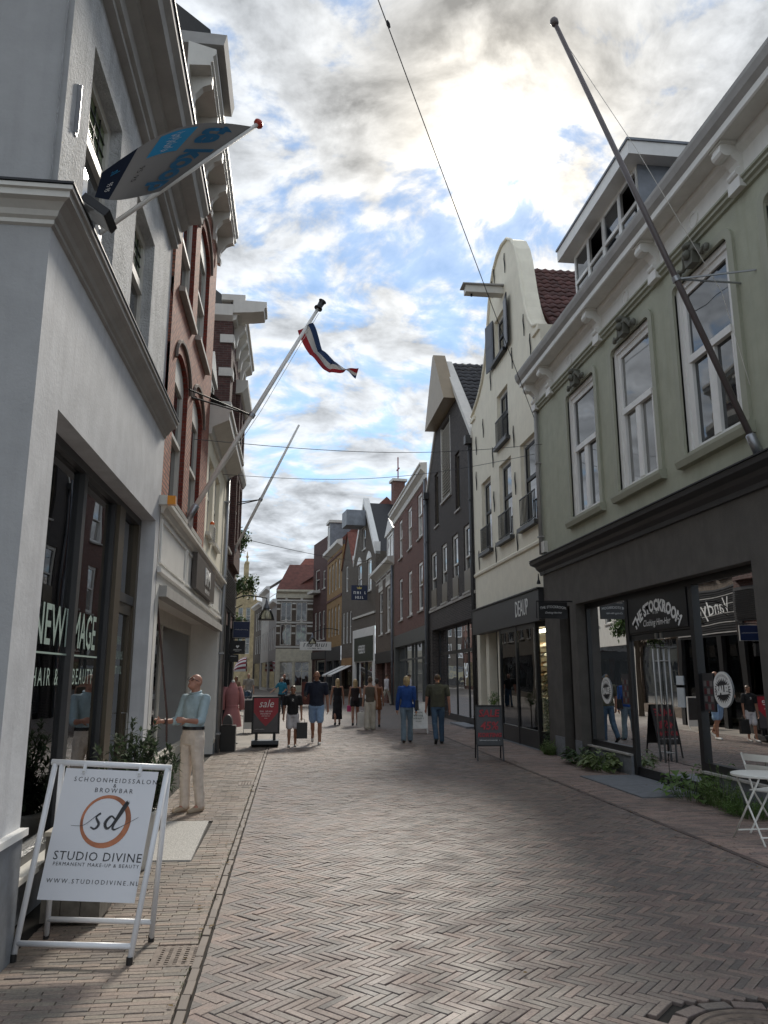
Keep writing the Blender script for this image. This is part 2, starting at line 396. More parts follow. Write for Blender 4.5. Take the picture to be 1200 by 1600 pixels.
def window(fr, par, u0, u1, z0, z1, d, fm, style='sash', fw=0.07, gm=None, name='window', sill=None, arch=0.0, curtain=None, rail=None):
    """a framed window filling an opening; d = depth of its front; frame is the part, panes are sub-parts"""
    gm = gm or WRND.choice((M_WIN, M_WIN, M_WIN2, M_WIN, M_WIN3))
    mb = MB(fr); t = 0.06
    mb.box(u0, u0 + fw, d - t, d, z0, z1); mb.box(u1 - fw, u1, d - t, d, z0, z1)
    mb.box(u0 + fw, u1 - fw, d - t, d, z1 - fw - arch, z1); mb.box(u0 + fw, u1 - fw, d - t, d, z0, z0 + fw)
    a, b, c, e = u0 + fw, u1 - fw, z0 + fw, z1 - fw - arch
    cells = []
    if style == 'sash':
        zm = c + (e - c) * 0.52
        mb.box(a, b, d - t, d + 0.015, zm - 0.03, zm + 0.03); cells = [(a, b, c, zm - 0.03, -0.02), (a, b, zm + 0.03, e, 0)]
    elif style == 'tcase':      # big top light over two casements
        zm = c + (e - c) * 0.56; um = (a + b) / 2
        mb.box(a, b, d - t, d + 0.03, zm - 0.055, zm + 0.055); mb.box(um - 0.06, um + 0.06, d - t, d + 0.012, c, zm - 0.055)
        for q0, q1 in ((a, um - 0.06), (um + 0.06, b)):
            mb.box(q0, q0 + 0.035, d - t, d + 0.006, c, zm - 0.055); mb.box(q1 - 0.035, q1, d - t, d + 0.006, c, zm - 0.055)
        cells = [(a, um - 0.06, c, zm - 0.055, -0.01), (um + 0.06, b, c, zm - 0.055, -0.01), (a, b, zm + 0.055, e, 0)]
    elif style == 'case2':
        um = (a + b) / 2; mb.box(um - 0.04, um + 0.04, d - t, d + 0.01, c, e); cells = [(a, um - 0.04, c, e, 0), (um + 0.04, b, c, e, 0)]
    elif style == 'grid':
        um = (a + b) / 2; zm = c + (e - c) * 0.62
        mb.box(um - 0.025, um + 0.025, d - t, d + 0.01, c, e); mb.box(a, um - 0.025, d - t, d + 0.012, zm - 0.03, zm + 0.03); mb.box(um + 0.025, b, d - t, d + 0.012, zm - 0.03, zm + 0.03)
        cells = [(x0, x1, y0, y1, 0) for x0, x1 in ((a, um - 0.025), (um + 0.025, b)) for y0, y1 in ((c, zm - 0.03), (zm + 0.03, e))]
    else: cells = [(a, b, c, e, 0)]
    w = mb.build(name, fm, par)
    for q in cells:
        MB(fr).box(q[0] - 0.004, q[1] + 0.004, d - 0.042 + q[4], d - 0.034 + q[4], q[2] - 0.004, q[3] + 0.004).build('pane', gm, w)
    if curtain:
        mb = MB(fr); n = 14
        for k in range(n):
            x0 = a + (b - a) * k / n; x1 = a + (b - a) * (k + 1) / n
            dd = (0.02 if k % 2 else -0.02)
            mb.quad([(x0, d - 0.16 + dd, c), (x1, d - 0.16 - dd, c), (x1, d - 0.16 - dd, e), (x0, d - 0.16 + dd, e)])
        mb.build('curtain', curtain, w)
    if sill:
        so, sm = sill
        MB(fr).prof(u0 - 0.06, u1 + 0.06, [(d - 0.02, z0 - 0.09), (so, z0 - 0.10), (so, z0 - 0.03), (d - 0.02, z0 + 0.004)]).build('sill', sm, w)
    return w
def house(name, label, fr, cat='building', group=None):
    return thing(name, label, cat, fr.o, group)
def drainpipe(fr, par, u, d, z0, z1, r=0.045, m=None):
    mb = MB(); mb.path([fr.p(u, d, z0), fr.p(u, d, z1)], r, 8)
    o = mb.build('drainpipe', m or M_METAL, par, smooth=True)
    for z in [z0 + 0.4 + k * 1.8 for k in range(int((z1 - z0) / 1.8) + 1)]:
        if z < z1: MB(fr).box(u - r - 0.012, u + r + 0.012, d - 0.1, d + r + 0.012, z, z + 0.035).build('pipe_clip', m or M_METAL, o)
    return o
# ---------------------------------------------------------------- ground, road, pavements
def pavermat(name, a, b, rough=0.5):
    m, nt, bs = newmat(name)
    oi = nd(nt, 'ShaderNodeObjectInfo').outputs['Random']; gi = nd(nt, 'ShaderNodeNewGeometry').outputs['Random Per Island']
    f = mth(nt, 'FRACT', mth(nt, 'ADD', mth(nt, 'MULTIPLY', oi, 7.13), mth(nt, 'MULTIPLY', gi, 3.71)))
    f2 = mth(nt, 'FRACT', mth(nt, 'MULTIPLY', f, 13.7))
    c = mixc(nt, f, a, b)
    c = mixc(nt, 1.0, c, mixc(nt, f2, (0.72, 0.74, 0.78), (1.22, 1.2, 1.16)), 'MULTIPLY')
    g = nd(nt, 'ShaderNodeNewGeometry').outputs['Position']
    n = nd(nt, 'ShaderNodeTexNoise', {'Vector': g, 'Scale': 0.7, 'Detail': 5, 'Roughness': 0.6}).outputs[0]
    c = mixc(nt, mth(nt, 'MULTIPLY', mapr(nt, n, 0.4, 0.7), 0.45), c, (0.115, 0.102, 0.093))
    n4 = nd(nt, 'ShaderNodeTexNoise', {'Vector': g, 'Scale': 2.6, 'Detail': 8, 'Roughness': 0.75}).outputs[0]
    c = mixc(nt, mth(nt, 'MULTIPLY', mapr(nt, n4, 0.56, 0.68), 0.5), c, (0.075, 0.068, 0.062))
    vo = nd(nt, 'ShaderNodeTexVoronoi', {'Vector': g, 'Scale': 5.0, 'Randomness': 1.0}, feature='F1')
    gum = mth(nt, 'MULTIPLY', mapr(nt, vo.outputs['Distance'], 0.055, 0.075, 1.0, 0.0), mth(nt, 'GREATER_THAN', nd(nt, 'ShaderNodeSeparateColor', {0: vo.outputs['Color']}).outputs[0], 0.72))
    c = mixc(nt, mth(nt, 'MULTIPLY', gum, 0.55), c, (0.06, 0.057, 0.055))
    n2 = nd(nt, 'ShaderNodeTexNoise', {'Vector': g, 'Scale': 55, 'Detail': 4, 'Roughness': 0.7}).outputs[0]
    c = mixc(nt, 1.0, c, mixc(nt, mapr(nt, n2, 0.3, 0.7), (0.75, 0.75, 0.75), (1.2, 1.2, 1.2)), 'MULTIPLY')
    nt.links.new(c, bs.inputs['Base Color'])
    n3 = nd(nt, 'ShaderNodeTexNoise', {'Vector': g, 'Scale': 3.0, 'Detail': 4}).outputs[0]
    nt.links.new(mapr(nt, n3, 0.3, 0.7, rough - 0.08, rough + 0.15), bs.inputs['Roughness'])
    bp = nd(nt, 'ShaderNodeBump', {'Height': n2, 'Strength': 0.35, 'Distance': 0.004})
    nt.links.new(bp.outputs[0], bs.inputs['Normal'])
    return m
M_PAVE = pavermat('road paver', (0.158, 0.134, 0.116), (0.235, 0.165, 0.138))
M_PAVEL = pavermat('yellow-grey pavement brick', (0.195, 0.168, 0.134), (0.245, 0.182, 0.146), 0.6)
M_PAVER = pavermat('red-brown pavement brick', (0.25, 0.195, 0.165), (0.32, 0.225, 0.19), 0.6)
M_SAND = mat('joint sand', (0.022, 0.019, 0.016), 0.95, var=0.3, vs=6)
def farpave():
    m, nt, b = newmat('far paving')
    g = nd(nt, 'ShaderNodeNewGeometry').outputs['Position']
    mp = nd(nt, 'ShaderNodeMapping', {'Vector': g, 'Rotation': (0, 0, R(45))}).outputs[0]
    br = nd(nt, 'ShaderNodeTexBrick', {'Vector': mp, 'Color1': (0.175, 0.148, 0.13, 1), 'Color2': (0.225, 0.165, 0.14, 1), 'Mortar': (0.05, 0.045, 0.04, 1), 'Scale': 1.0, 'Mortar Size': 0.006, 'Brick Width': 0.22, 'Row Height': 0.055})
    n = nd(nt, 'ShaderNodeTexNoise', {'Vector': g, 'Scale': 0.6, 'Detail': 6}).outputs[0]
    c = mixc(nt, mth(nt, 'MULTIPLY', mapr(nt, n, 0.35, 0.7), 0.5), br.outputs[0], (0.10, 0.092, 0.085))
    nt.links.new(c, b.inputs['Base Color']); b.inputs['Roughness'].default_value = 0.6
    bp = nd(nt, 'ShaderNodeBump', {'Height': br.outputs['Fac'], 'Strength': 0.5, 'Distance': 0.005}, invert=True)
    nt.links.new(bp.outputs[0], b.inputs['Normal'])
    return m
M_FARP = farpave()
structure(MB().quad([(-400, -150, -0.09), (400, -150, -0.09), (400, 900, -0.09), (-400, 900, -0.09)]).build('ground', mat('distant ground', (0.12, 0.105, 0.095), 0.9)))
ROADL, ROADR, LX, RX = -0.49, 4.36, -1.7, 6.05
YB = 26.0
mb = MB(); mb.quad([(ROADL, -6, -0.02), (ROADR, -6, -0.02), (ROADR, YB, -0.02), (ROADL, YB, -0.02)])
mb.quad([(ROADL, YB, -0.002), (ROADR, YB, -0.002), (ROADR, 140, -0.002), (ROADL, 140, -0.002)], 1)
mb.quad([(ROADL, -40, -0.002), (ROADR, -40, -0.002), (ROADR, -6, -0.002), (ROADL, -6, -0.002)], 1)
road = structure(mb.build('road', [M_SAND, M_FARP]))
mb = MB(); mb.quad([(LX - 9, -40, -0.02), (ROADL, -40, -0.02), (ROADL, 20, -0.02), (LX - 9, 20, -0.02)]); mb.quad([(-30, 20, -0.004), (ROADL, 20, -0.004), (ROADL, 140, -0.004), (-30, 140, -0.004)], 1)
pave_l = structure(mb.build('pavement_left', [M_SAND, mat('pale pavement slabs', (0.19, 0.165, 0.14), 0.7, var=0.25, vs=1.5)]))
mb = MB(); mb.quad([(ROADR, -40, -0.02), (RX + 2, -40, -0.02), (RX + 2, 28, -0.02), (ROADR, 28, -0.02)]); mb.quad([(ROADR, 28, -0.004), (30, 28, -0.004), (30, 140, -0.004), (ROADR, 140, -0.004)], 1)
pave_r = structure(mb.build('pavement_right', [M_SAND, M_FARP]))

CF = Vector((math.sin(R(6.69)), math.cos(R(6.69)), 0))
def inview(x, y):
    v = Vector((x, y, 0)); f = v.dot(CF); s = v.x * CF.y - v.y * CF.x
    if f < 1: return False
    fz = f * math.cos(R(11.9)) - 1.72 * math.sin(R(11.9)); px = s / fz * 1210; 
    py = (1.72 * math.cos(R(11.9)) + f * math.sin(R(11.9))) / fz * 1210
    return abs(px) < 610 and py < 805
BL, BW, JT = 0.20, 0.05, 0.004
def brick_shape(l, w):
    a, b = l / 2, w / 2; e = 0.003
    v = [(-a, -b, -0.03), (a, -b, -0.03), (a, b, -0.03), (-a, b, -0.03), (-a, -b, -e), (a, -b, -e), (a, b, -e), (-a, b, -e),
         (-a + e, -b + e, 0), (a - e, -b + e, 0), (a - e, b - e, 0), (-a + e, b - e, 0)]
    f = [(8, 9, 10, 11)]
    for k in range(4):
        k2 = (k + 1) % 4; f += [(k, k2, 4 + k2, 4 + k), (4 + k, 4 + k2, 8 + k2, 8 + k)]
    return v, f
def clip_poly(p, x0, x1):
    for sgn, lim in ((1, x0), (-1, x1)):
        q = []
        for i in range(len(p)):
            a, b = p[i], p[(i + 1) % len(p)]
            da, db = sgn * (a[0] - lim), sgn * (b[0] - lim)
            if da >= 0: q.append(a)
            if da * db < 0:
                t = da / (da - db); q.append((a[0] + (b[0] - a[0]) * t, a[1] + (b[1] - a[1]) * t))
        p = q
        if len(p) < 3: return []
    return p
def lay(bricks, x0, x1, par, m, n_single, skip, first):
    """bricks: [(cx,cy,angle)]; nearest in view become single objects, the rest one mass"""
    V, F = brick_shape(BL - JT, BW - JT)
    me = bpy.data.meshes.new('paving_brick'); me.from_pydata(V, [], F); me.materials.append(m)
    rnd = random.Random(5)
    full, mass_v, mass_f = [], [], []
    X0, X1 = x0, x1
    for br in bricks:
        cx, cy, a = br[:3]; x0, x1 = br[3] if len(br) > 3 else (X0, X1)
        if skip(cx, cy): continue
        ca, sa = math.cos(a), math.sin(a)
        cor = [(cx + ca * u - sa * v, cy + sa * u + ca * v) for u, v in ((-BL / 2, -BW / 2), (BL / 2, -BW / 2), (BL / 2, BW / 2), (-BL / 2, BW / 2))]
        if all(x0 <= c[0] <= x1 for c in cor): full.append((cx, cy, a))
        else:
            p = clip_poly(cor, x0, x1)
            if len(p) >= 3:
                area = abs(sum(p[i][0] * p[(i + 1) % len(p)][1] - p[(i + 1) % len(p)][0] * p[i][1] for i in range(len(p)))) / 2
                if area < 0.0006: continue
                mx = sum(q[0] for q in p) / len(p); my = sum(q[1] for q in p) / len(p)
                z = rnd.gauss(0, 0.0012); i = len(mass_v); n = len(p); k = 0.965
                mass_v += [(mx + (q[0] - mx) * k, my + (q[1] - my) * k, z) for q in p] + [(mx + (q[0] - mx) * k, my + (q[1] - my) * k, -0.03) for q in p]
                mass_f.append(tuple(range(i, i + n))); mass_f += [(i + j, i + n + j, i + n + (j + 1) % n, i + (j + 1) % n) for j in range(n)]
    vis = sorted((b for b in full if inview(b[0], b[1])), key=lambda b: b[0] ** 2 + b[1] ** 2)[:n_single]
    single = set(vis)
    for b in full:
        z = rnd.gauss(0, 0.0013) + 0.007 * noise.noise(Vector((b[0] * .9, b[1] * .6, 0))) + 0.004 * noise.noise(Vector((b[0] * 2.7, b[1] * 2.2, 5))); tx, ty, tz = rnd.gauss(0, 0.005), rnd.gauss(0, 0.012), rnd.gauss(0, 0.008)
        M = Matrix.Translation((b[0] + rnd.gauss(0, 0.0008), b[1] + rnd.gauss(0, 0.0008), z)) @ Matrix.Rotation(b[2] + tz, 4, 'Z') @ Matrix.Rotation(tx, 4, 'Y') @ Matrix.Rotation(ty, 4, 'X')
        if b in single:
            o = bpy.data.objects.new('paving_brick', me); COL.objects.link(o); o.matrix_world = M; o.parent = par
        else:
            i = len(mass_v); mass_v += [tuple(M @ Vector(v)) for v in V]; mass_f += [tuple(i + k for k in f) for f in F]
    me2 = bpy.data.meshes.new('paving'); me2.from_pydata(mass_v, [], mass_f)
    o = link('paving', me2, m, par); o['kind'] = 'stuff'
MH = (2.33, 3.92, 0.40)
def herring():
    out = []; n = 4; c45 = math.sqrt(0.5)
    rng = int(32 / BW)
    for x in range(-rng, rng):
        for y in range(-rng, rng):
            m = (x - y) % (2 * n)
            if m == 0: cx, cy, a = (x + n / 2) * BW, (y + 0.5) * BW, 0
            elif m == 2 * n - 1: cx, cy, a = (x + 0.5) * BW, (y + n / 2) * BW, R(90)
            else: continue
            wx, wy = (cx + cy) * c45, (cy - cx) * c45
            if ROADL - 0.2 < wx < ROADR + 0.2 and 1.2 < wy + 0 < YB: out.append((wx, wy, a - R(45)))
    return out
lay(herring(), ROADL + 0.004, ROADR - 0.004, road, M_PAVE, 300, lambda x, y: math.hypot(x - MH[0], y - MH[1]) < MH[2] + 0.13, True)
def running(x0, x1, y0, y1, gaps=()):
    """running bond across the street; gaps (xa,xb,ya,yb) are left open and bricks cut to them"""
    out = []; r = 0; y = y0
    while y < y1:
        segs = [(x0, x1)]
        for ga, gb, ya, yb in gaps:
            if y + BW > ya and y < yb: segs = [q for s_ in segs for q in ((s_[0], min(s_[1], ga)), (max(s_[0], gb), s_[1])) if q[1] - q[0] > 0.02]
        x = x0 - (BL / 2 if r % 2 else 0) - random.Random(r).random() * 0.03
        while x < x1 + BL:
            for sg in segs:
                if x + BL > sg[0] and x < sg[1]: out.append((x + BL / 2, y + BW / 2, 0, sg))
            x += BL
        y += BW; r += 1
    return out
DR = [(-0.815, -0.515, 5.25, 5.62), (-0.80, -0.52, 13.2, 13.56)]
lay(running(LX - 1.4, ROADL - 0.075, 1.5, 20, [g_ for g_ in DR] + [(-1.435, -0.895, 8.0, 10.07), (-9, LX + 0.004, 5.0, 30)]), 0, 0, pave_l, M_PAVEL, 280, lambda x, y: False, False)
lay(running(ROADR + 0.075, RX - 0.004, 4, 28, [(5.02, 6.2, 11.16, 13.64)]), 0, 0, pave_r, M_PAVER, 150, lambda x, y: False, False)
# kerb rows between road and pavement
for par, xa, m in ((pave_l, ROADL - 0.07, mat('kerb brick left', (0.125, 0.095, 0.075), 0.6, rv=0.2)), (pave_r, ROADR + 0.004, mat('kerb brick right', (0.11, 0.08, 0.07), 0.6, rv=0.2))):
    V, F = brick_shape(BL - JT, 0.05)
    me = bpy.data.meshes.new('kerb_brick'); me.from_pydata(V, [], F); me.materials.append(m)
    y = 2.0; k = 0
    while y < 27:
        o = bpy.data.objects.new('kerb_brick', me); COL.objects.link(o); o.location = (xa + 0.033 + random.gauss(0, 0.002), y + BL / 2, 0.004 + random.gauss(0, 0.002))
        o.rotation_euler = (0.06 if par is pave_l else -0.04, random.gauss(0, 0.006), R(90) + random.gauss(0, 0.01)); o.parent = par
        y += BL; k += 1
# drain grates, manhole, stone slabs
M_CAST = mat('worn cast iron', (0.15, 0.12, 0.10), 0.55, metal=0.4, var=0.3, vs=14, bump=0.2)
def grate(x0, x1, y0, y1, label):
    t = thing('drain_grate', label, 'drain', ((x0 + x1) / 2, (y0 + y1) / 2, 0), 'drain grates along the kerb')
    a, b = (x1 - x0) / 2, (y1 - y0) / 2
    mb = MB(); nx, ny = 5, 9
    mb.box(-a, a, -b, b, -0.06, -0.045, 1)
    px, py = 2 * (a - 0.02) / nx, 2 * (b - 0.02) / ny
    xs = [-a + 0.02 + k * px for k in range(nx + 1)]
    for k, x in enumerate(xs):
        w = 0.02 if k in (0, nx) else 0.014
        mb.box(x - w, x + w, -b, b, -0.03, 0.002)
    for k in range(ny + 1):
        y = -b + 0.02 + k * py; w = 0.018 if k in (0, ny) else 0.009
        for x, x2 in zip(xs, xs[1:]): mb.box(x + 0.014, x2 - 0.014, y - w, y + w, -0.03, 0.0)
    mb.build('grate_plate', [M_CAST, M_BLACK], t)
grate(*DR[0], 'rusty drain grate with rectangular holes beside the white frame sign')
grate(*DR[1], 'small drain grate in the kerb further along the salon pavement')
t = thing('manhole_cover', 'round iron manhole cover in the road with a ribbed ring', 'manhole', (MH[0], MH[1], 0))
mb = MB(); mb.lathe((0, 0, 0), [(0.36, -0.03), (0.36, 0.002), (0.352, 0.004), (0.325, 0.004), (0.322, -0.004), (0.30, -0.004), (0.297, 0.004), (0.25, 0.004), (0.247, -0.003), (0.0, -0.003)], 40)
c = mb.build('cover', M_CAST, t)
mb = MB()
for k in range(28):
    a = 2 * math.pi * k / 28; q = Vector((math.cos(a), math.sin(a), 0)); s_ = Vector((-q.y, q.x, 0))
    mb.face([q * 0.285 + s_ * 0.018 + Vector((0, 0, 0.006)), q * 0.285 - s_ * 0.018 + Vector((0, 0, 0.006)), q * 0.255 - s_ * 0.014 + Vector((0, 0, 0.006)), q * 0.255 + s_ * 0.014 + Vector((0, 0, 0.006))])
for j in range(-5, 6):
    for i in range(-5, 6):
        if math.hypot(i, j) < 4.9: mb.box(i * 0.045 - 0.014, i * 0.045 + 0.014, j * 0.045 - 0.014, j * 0.045 + 0.014, -0.002, 0.004)
mb.build('rib', M_CAST, c)['kind'] = 'stuff'
V, F = brick_shape(0.16, 0.075)
me = bpy.data.meshes.new('ring_brick'); me.from_pydata(V, [], F); me.materials.append(M_PAVE)
for k in range(15):
    a = 2 * math.pi * k / 15
    o = bpy.data.objects.new('ring_brick', me); COL.objects.link(o); o.location = (MH[0] + math.cos(a) * 0.425, MH[1] + math.sin(a) * 0.425, random.gauss(0, 0.002)); o.rotation_euler = (0, 0, a + R(90) + random.gauss(0, 0.05)); o.parent = road
M_SPECK = mat('speckled granite slab', (0.36, 0.35, 0.33), 0.7, var=0.5, vs=70, bump=0.2)
mb = MB()
for sx in range(1):
    pts = [(-1.43, 8.03), (-0.9, 8.0), (-0.94, 10.02), (-1.43, 10.06)]
    mb.face([(x, y, 0.012) for x, y in pts]); n = 4
    for k in range(n):
        a, b = pts[k], pts[(k + 1) % n]; mb.face([(a[0], a[1], -0.03), (b[0], b[1], -0.03), (b[0], b[1], 0.012), (a[0], a[1], 0.012)], 1)
tag(mb.build('stone_slab', [M_SPECK, mat('slab edge', (0.42, 0.41, 0.39), 0.6)]), 'pale speckled stone slab in the pavement beside the salon window', 'slab')
t = thing('doorstep', 'flat blue-grey stone slab before the glass doors of the clothing shop', 'doorstep', (5.55, 12.4, 0))
for k, (ya, yb) in enumerate(((-1.22, -0.03), (-0.02, 1.22))):
    mb = MB(); mb.box(-0.52, 0.49, ya, yb, -0.03, 0.014); mb.build('stone', M_STONE, t)
# ---------------------------------------------------------------- buildings along the salon side
def arch_fill(mb, a, b, zs, zt, d, depth, mi=0, rmi=0, n=10):
    um = (a + b) / 2; hw = (b - a) / 2
    arc = [(um - hw * math.cos(math.pi * k / n), zs + (zt - zs) * math.sin(math.pi * k / n)) for k in range(n + 1)]
    half = n // 2
    mb.face([mb.P(u, d, z) for u, z in [(a, zt)] + arc[:half + 1]], mi, [(u, z) for u, z in [(a, zt)] + arc[:half + 1]])
    mb.face([mb.P(u, d, z) for u, z in arc[half:] + [(b, zt)]], mi, [(u, z) for u, z in arc[half:] + [(b, zt)]])
    for p, q in zip(arc, arc[1:]): mb.quad([(p[0], d, p[1]), (q[0], d, q[1]), (q[0], d - depth, q[1]), (p[0], d - depth, p[1])], rmi)
def panel_frame(fr, par, u0, u1, z0, z1, d, m, w=0.035, t=0.02):
    mb = MB(fr)
    mb.box(u0, u1, d, d + t, z0, z0 + w); mb.box(u0, u1, d, d + t, z1 - w, z1); mb.box(u0, u0 + w, d, d + t, z0 + w, z1 - w); mb.box(u1 - w, u1, d, d + t, z0 + w, z1 - w)
    return mb.build('panel_moulding', m, par)
def roomy(fr, par, u0, u1, d0, d1, z0, z1, m, fm=None):
    mb = MB(fr)
    mb.quad([(u0, d1, z0), (u1, d1, z0), (u1, d1, z1), (u0, d1, z1)]); mb.quad([(u0, d0, z0), (u0, d1, z0), (u0, d1, z1), (u0, d0, z1)])
    mb.quad([(u1, d0, z0), (u1, d1, z0), (u1, d1, z1), (u1, d0, z1)]); mb.quad([(u0, d0, z1), (u1, d0, z1), (u1, d1, z1), (u0, d1, z1)])
    mb.quad([(u0, d0, z0), (u1, d0, z0), (u1, d1, z0), (u0, d1, z0)], 1)
    return mb.build('interior', [m, fm or m], par)
def pane(fr, par, u0, u1, z0, z1, d, m=None, name='pane'):
    return MB(fr).box(u0, u1, d - 0.006, d, z0, z1).build(name, m or M_GLASS, par)
# --- grey corner house with the hair salon
f = Fr((LX, 5.0), (LX, 9.87), 'L', 5.0); fs = Fr((LX, 5.0), (LX - 8, 5.0), 'R')
h = house('corner_house', 'grey stucco corner house with heavy cornices above the hair salon window', f)
CORN1 = [(0, 4.71), (0.025, 4.72), (0.025, 4.75), (0.05, 4.765), (0.065, 4.80), (0.11, 4.84), (0.15, 4.85), (0.15, 4.895), (0.17, 4.90), (0.17, 4.93), (0, 4.95)]
CORN2 = [(-0.06, 7.36), (0.04, 7.38), (0.04, 7.44), (0.08, 7.46), (0.08, 7.62), (0.16, 7.68), (0.18, 7.74), (0.34, 7.76), (0.36, 7.86), (0.42, 7.92), (0.42, 8.02), (-0.06, 8.05)]
wall(f, 5.0, 9.87, 0, 4.75, [(5.5, 9.62, 0.0, 3.58)], 0.22).build('lower_wall', M_WHITEST, h)
wall(f, 5.0, 9.87, 4.94, 7.7, [(5.74, 6.80, 5.28, 6.84), (7.6, 8.66, 5.20, 6.74)], 0.2, d=-0.04).build('upper_wall', M_GREYST, h)
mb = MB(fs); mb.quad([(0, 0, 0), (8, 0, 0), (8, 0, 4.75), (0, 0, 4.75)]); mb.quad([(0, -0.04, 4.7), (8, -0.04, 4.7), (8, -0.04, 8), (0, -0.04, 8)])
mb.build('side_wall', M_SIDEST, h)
MB(f).prof(5.0, 9.87, CORN1, m0=1).build('cornice', M_GREYP, h); MB(fs).prof(0, 8, CORN1, m0=1).build('cornice', M_OFFW, h)
MB(f).prof(5.0, 9.8, CORN2, m0=1).build('eaves_cornice', M_GREYP, h); MB(fs).prof(0, 8, CORN2, m0=1).build('eaves_cornice', M_GREYP, h)
for fr_, a, b in ((f, 5.0, 9.87), (fs, 0, 8)):
    MB(fr_).prof(a, b, [(0, 4.952), (0.18, 4.935), (0.18, 4.952), (0, 4.975)], m0=1).build('flashing', M_IRON, h)
    MB(fr_).prof(a, b, [(0, 8.052), (0.44, 8.025), (0.44, 8.06), (0, 8.5)], m0=1).build('gutter', M_IRON, h)
M_STAIN = darkglass('stained glass', (0.10, 0.14, 0.06), 1.8, 0.3)
for u0, u1, z0, z1 in ((5.74, 6.80, 5.28, 6.84), (7.6, 8.66, 5.20, 6.74)):
    w = MB(f); fw = 0.09; d = -0.15; zm = z0 + (z1 - z0) * 0.58
    w.box(u0, u0 + fw, d - .06, d, z0, z1).box(u1 - fw, u1, d - .06, d, z0, z1).box(u0 + fw, u1 - fw, d - .06, d, z1 - fw, z1).box(u0 + fw, u1 - fw, d - .06, d, z0, z0 + fw).box(u0 + fw, u1 - fw, d - .06, d + .02, zm - .05, zm + .05)
    o = w.build('window', M_OFFW, h); pane(f, o, u0 + fw, u1 - fw, z0 + fw, zm - .05, d - .03, M_WIN)
    mb = MB(f)
    for k in range(1, 5): uu = u0 + fw + (u1 - u0 - 2 * fw) * k / 5; mb.box(uu - .006, uu + .006, d - .03, d - .022, zm + .05, z1 - fw)
    for k in range(1, 4): zz = zm + .05 + (z1 - fw - zm - .05) * k / 4; mb.box(u0 + fw, u1 - fw, d - .031, d - .021, zz - .006, zz + .006)
    mb.build('lead_cames', M_IRON, o); pane(f, o, u0 + fw, u1 - fw, zm + .05, z1 - fw, d - .032, M_STAIN)
# pier plinth and ledge
MB(f).box(4.97, 5.46, 0.0, 0.035, 0, 0.72).build('plinth', M_STONE, h); MB(fs).box(0.0, 8, 0.0, 0.03, 0, 0.72).build('plinth', M_STONE, h)
MB(f).box(4.95, 5.5, 0.0, 0.055, 0.722, 0.765).build('ledge', M_WPAINT, h)
# shop window in the recess
g = -0.2
mb = MB(f)
mb.box(5.5, 9.62, g - .06, g + .03, 3.50, 3.58).box(5.5, 5.56, g - .06, g, 0.4, 3.5).box(7.02, 7.12, g - .06, g + .02, 0.46, 3.5).box(8.30, 8.36, g - .06, g + .01, 0.46, 3.5).box(5.56, 8.36, g - .06, g + .04, 0.40, 0.46)
fr1 = mb.build('shop_window_frame', M_DGREY, h)
MB(f).box(8.36, 8.62, g - .12, g + .05, 0, 3.5).build('door_post', M_BROWNM, h); MB(f).box(9.5, 9.62, g - .1, g + .03, 0, 3.5).build('door_post', M_BROWNM, h)
MB(f).box(8.62, 9.5, g - .08, g + .02, 2.52, 2.62).build('transom', M_DGREY, h)
MB(f).box(5.5, 8.36, g - .1, g + .02, 0.0, 0.36).build('stall_riser', M_STONE, h); MB(f).box(5.5, 8.36, g - .05, g + .16, 0.362, 0.40).build('window_ledge', M_OFFW, h)
pane(f, fr1, 5.56, 7.02, 0.46, 3.5, g - .03, M_GLASSL); pane(f, fr1, 7.12, 8.30, 0.46, 3.5, g - .03, M_GLASSL); pane(f, h, 8.62, 9.5, 2.62, 3.5, g - .03, M_GLASSL)
mb = MB(f); mb.box(8.62, 8.72, g - .06, g, 0.02, 2.52).box(9.4, 9.5, g - .06, g, 0.02, 2.52).box(8.72, 9.4, g - .06, g, 2.4, 2.52).box(8.72, 9.4, g - .06, g, 0.02, 0.25)
dr = mb.build('door', M_BROWNM, h); pane(f, dr, 8.72, 9.4, 0.25, 2.4, g - .03, M_GLASSL)
MB().path([f.p(9.34, g, 1.0), f.p(9.34, g + .06, 1.0), f.p(9.34, g + .06, 1.3), f.p(9.34, g, 1.3)], 0.012, 6).build('door_handle', M_CHROME, dr)
roomy(f, h, 5.4, 9.75, g - .1, -4.2, 0.02, 3.56, M_ROOM, mat('salon floor', (0.22, 0.2, 0.18), 0.5))
TX = mat('pale mint window lettering', (0.36, 0.46, 0.41), 0.5, var=0.03)
gl = g - 0.022
def wtext(s, size, u, z, sx, par=fr1, **k): return ftext(f, s, size, u, gl, z, TX, par, sx=sx, **k)
wtext('NEW', 0.46, 6.50, 2.10, 0.78, bold=0.004); wtext('I', 0.46, 6.97, 2.10, 0.78, bold=0.004); wtext('MAGE', 0.46, 7.58, 2.10, 0.66, bold=0.004)
MB(f).box(5.9, 7.02, gl, gl + .002, 1.885, 1.90).build('lettering', TX, fr1); MB(f).box(7.13, 8.1, gl, gl + .002, 1.885, 1.90).build('lettering', TX, fr1)
wtext('HAIR &', 0.2, 6.5, 1.70, 0.85, sp=1.35); wtext('BEAUTY', 0.2, 7.62, 1.70, 0.82, sp=1.3)
for k, w_ in enumerate((.30, .42, .40)): scribble(w_, .09, lambda x, y: f.p(9.06 + x, gl, 2.1 - k * .16 + y), TX, dr, k)
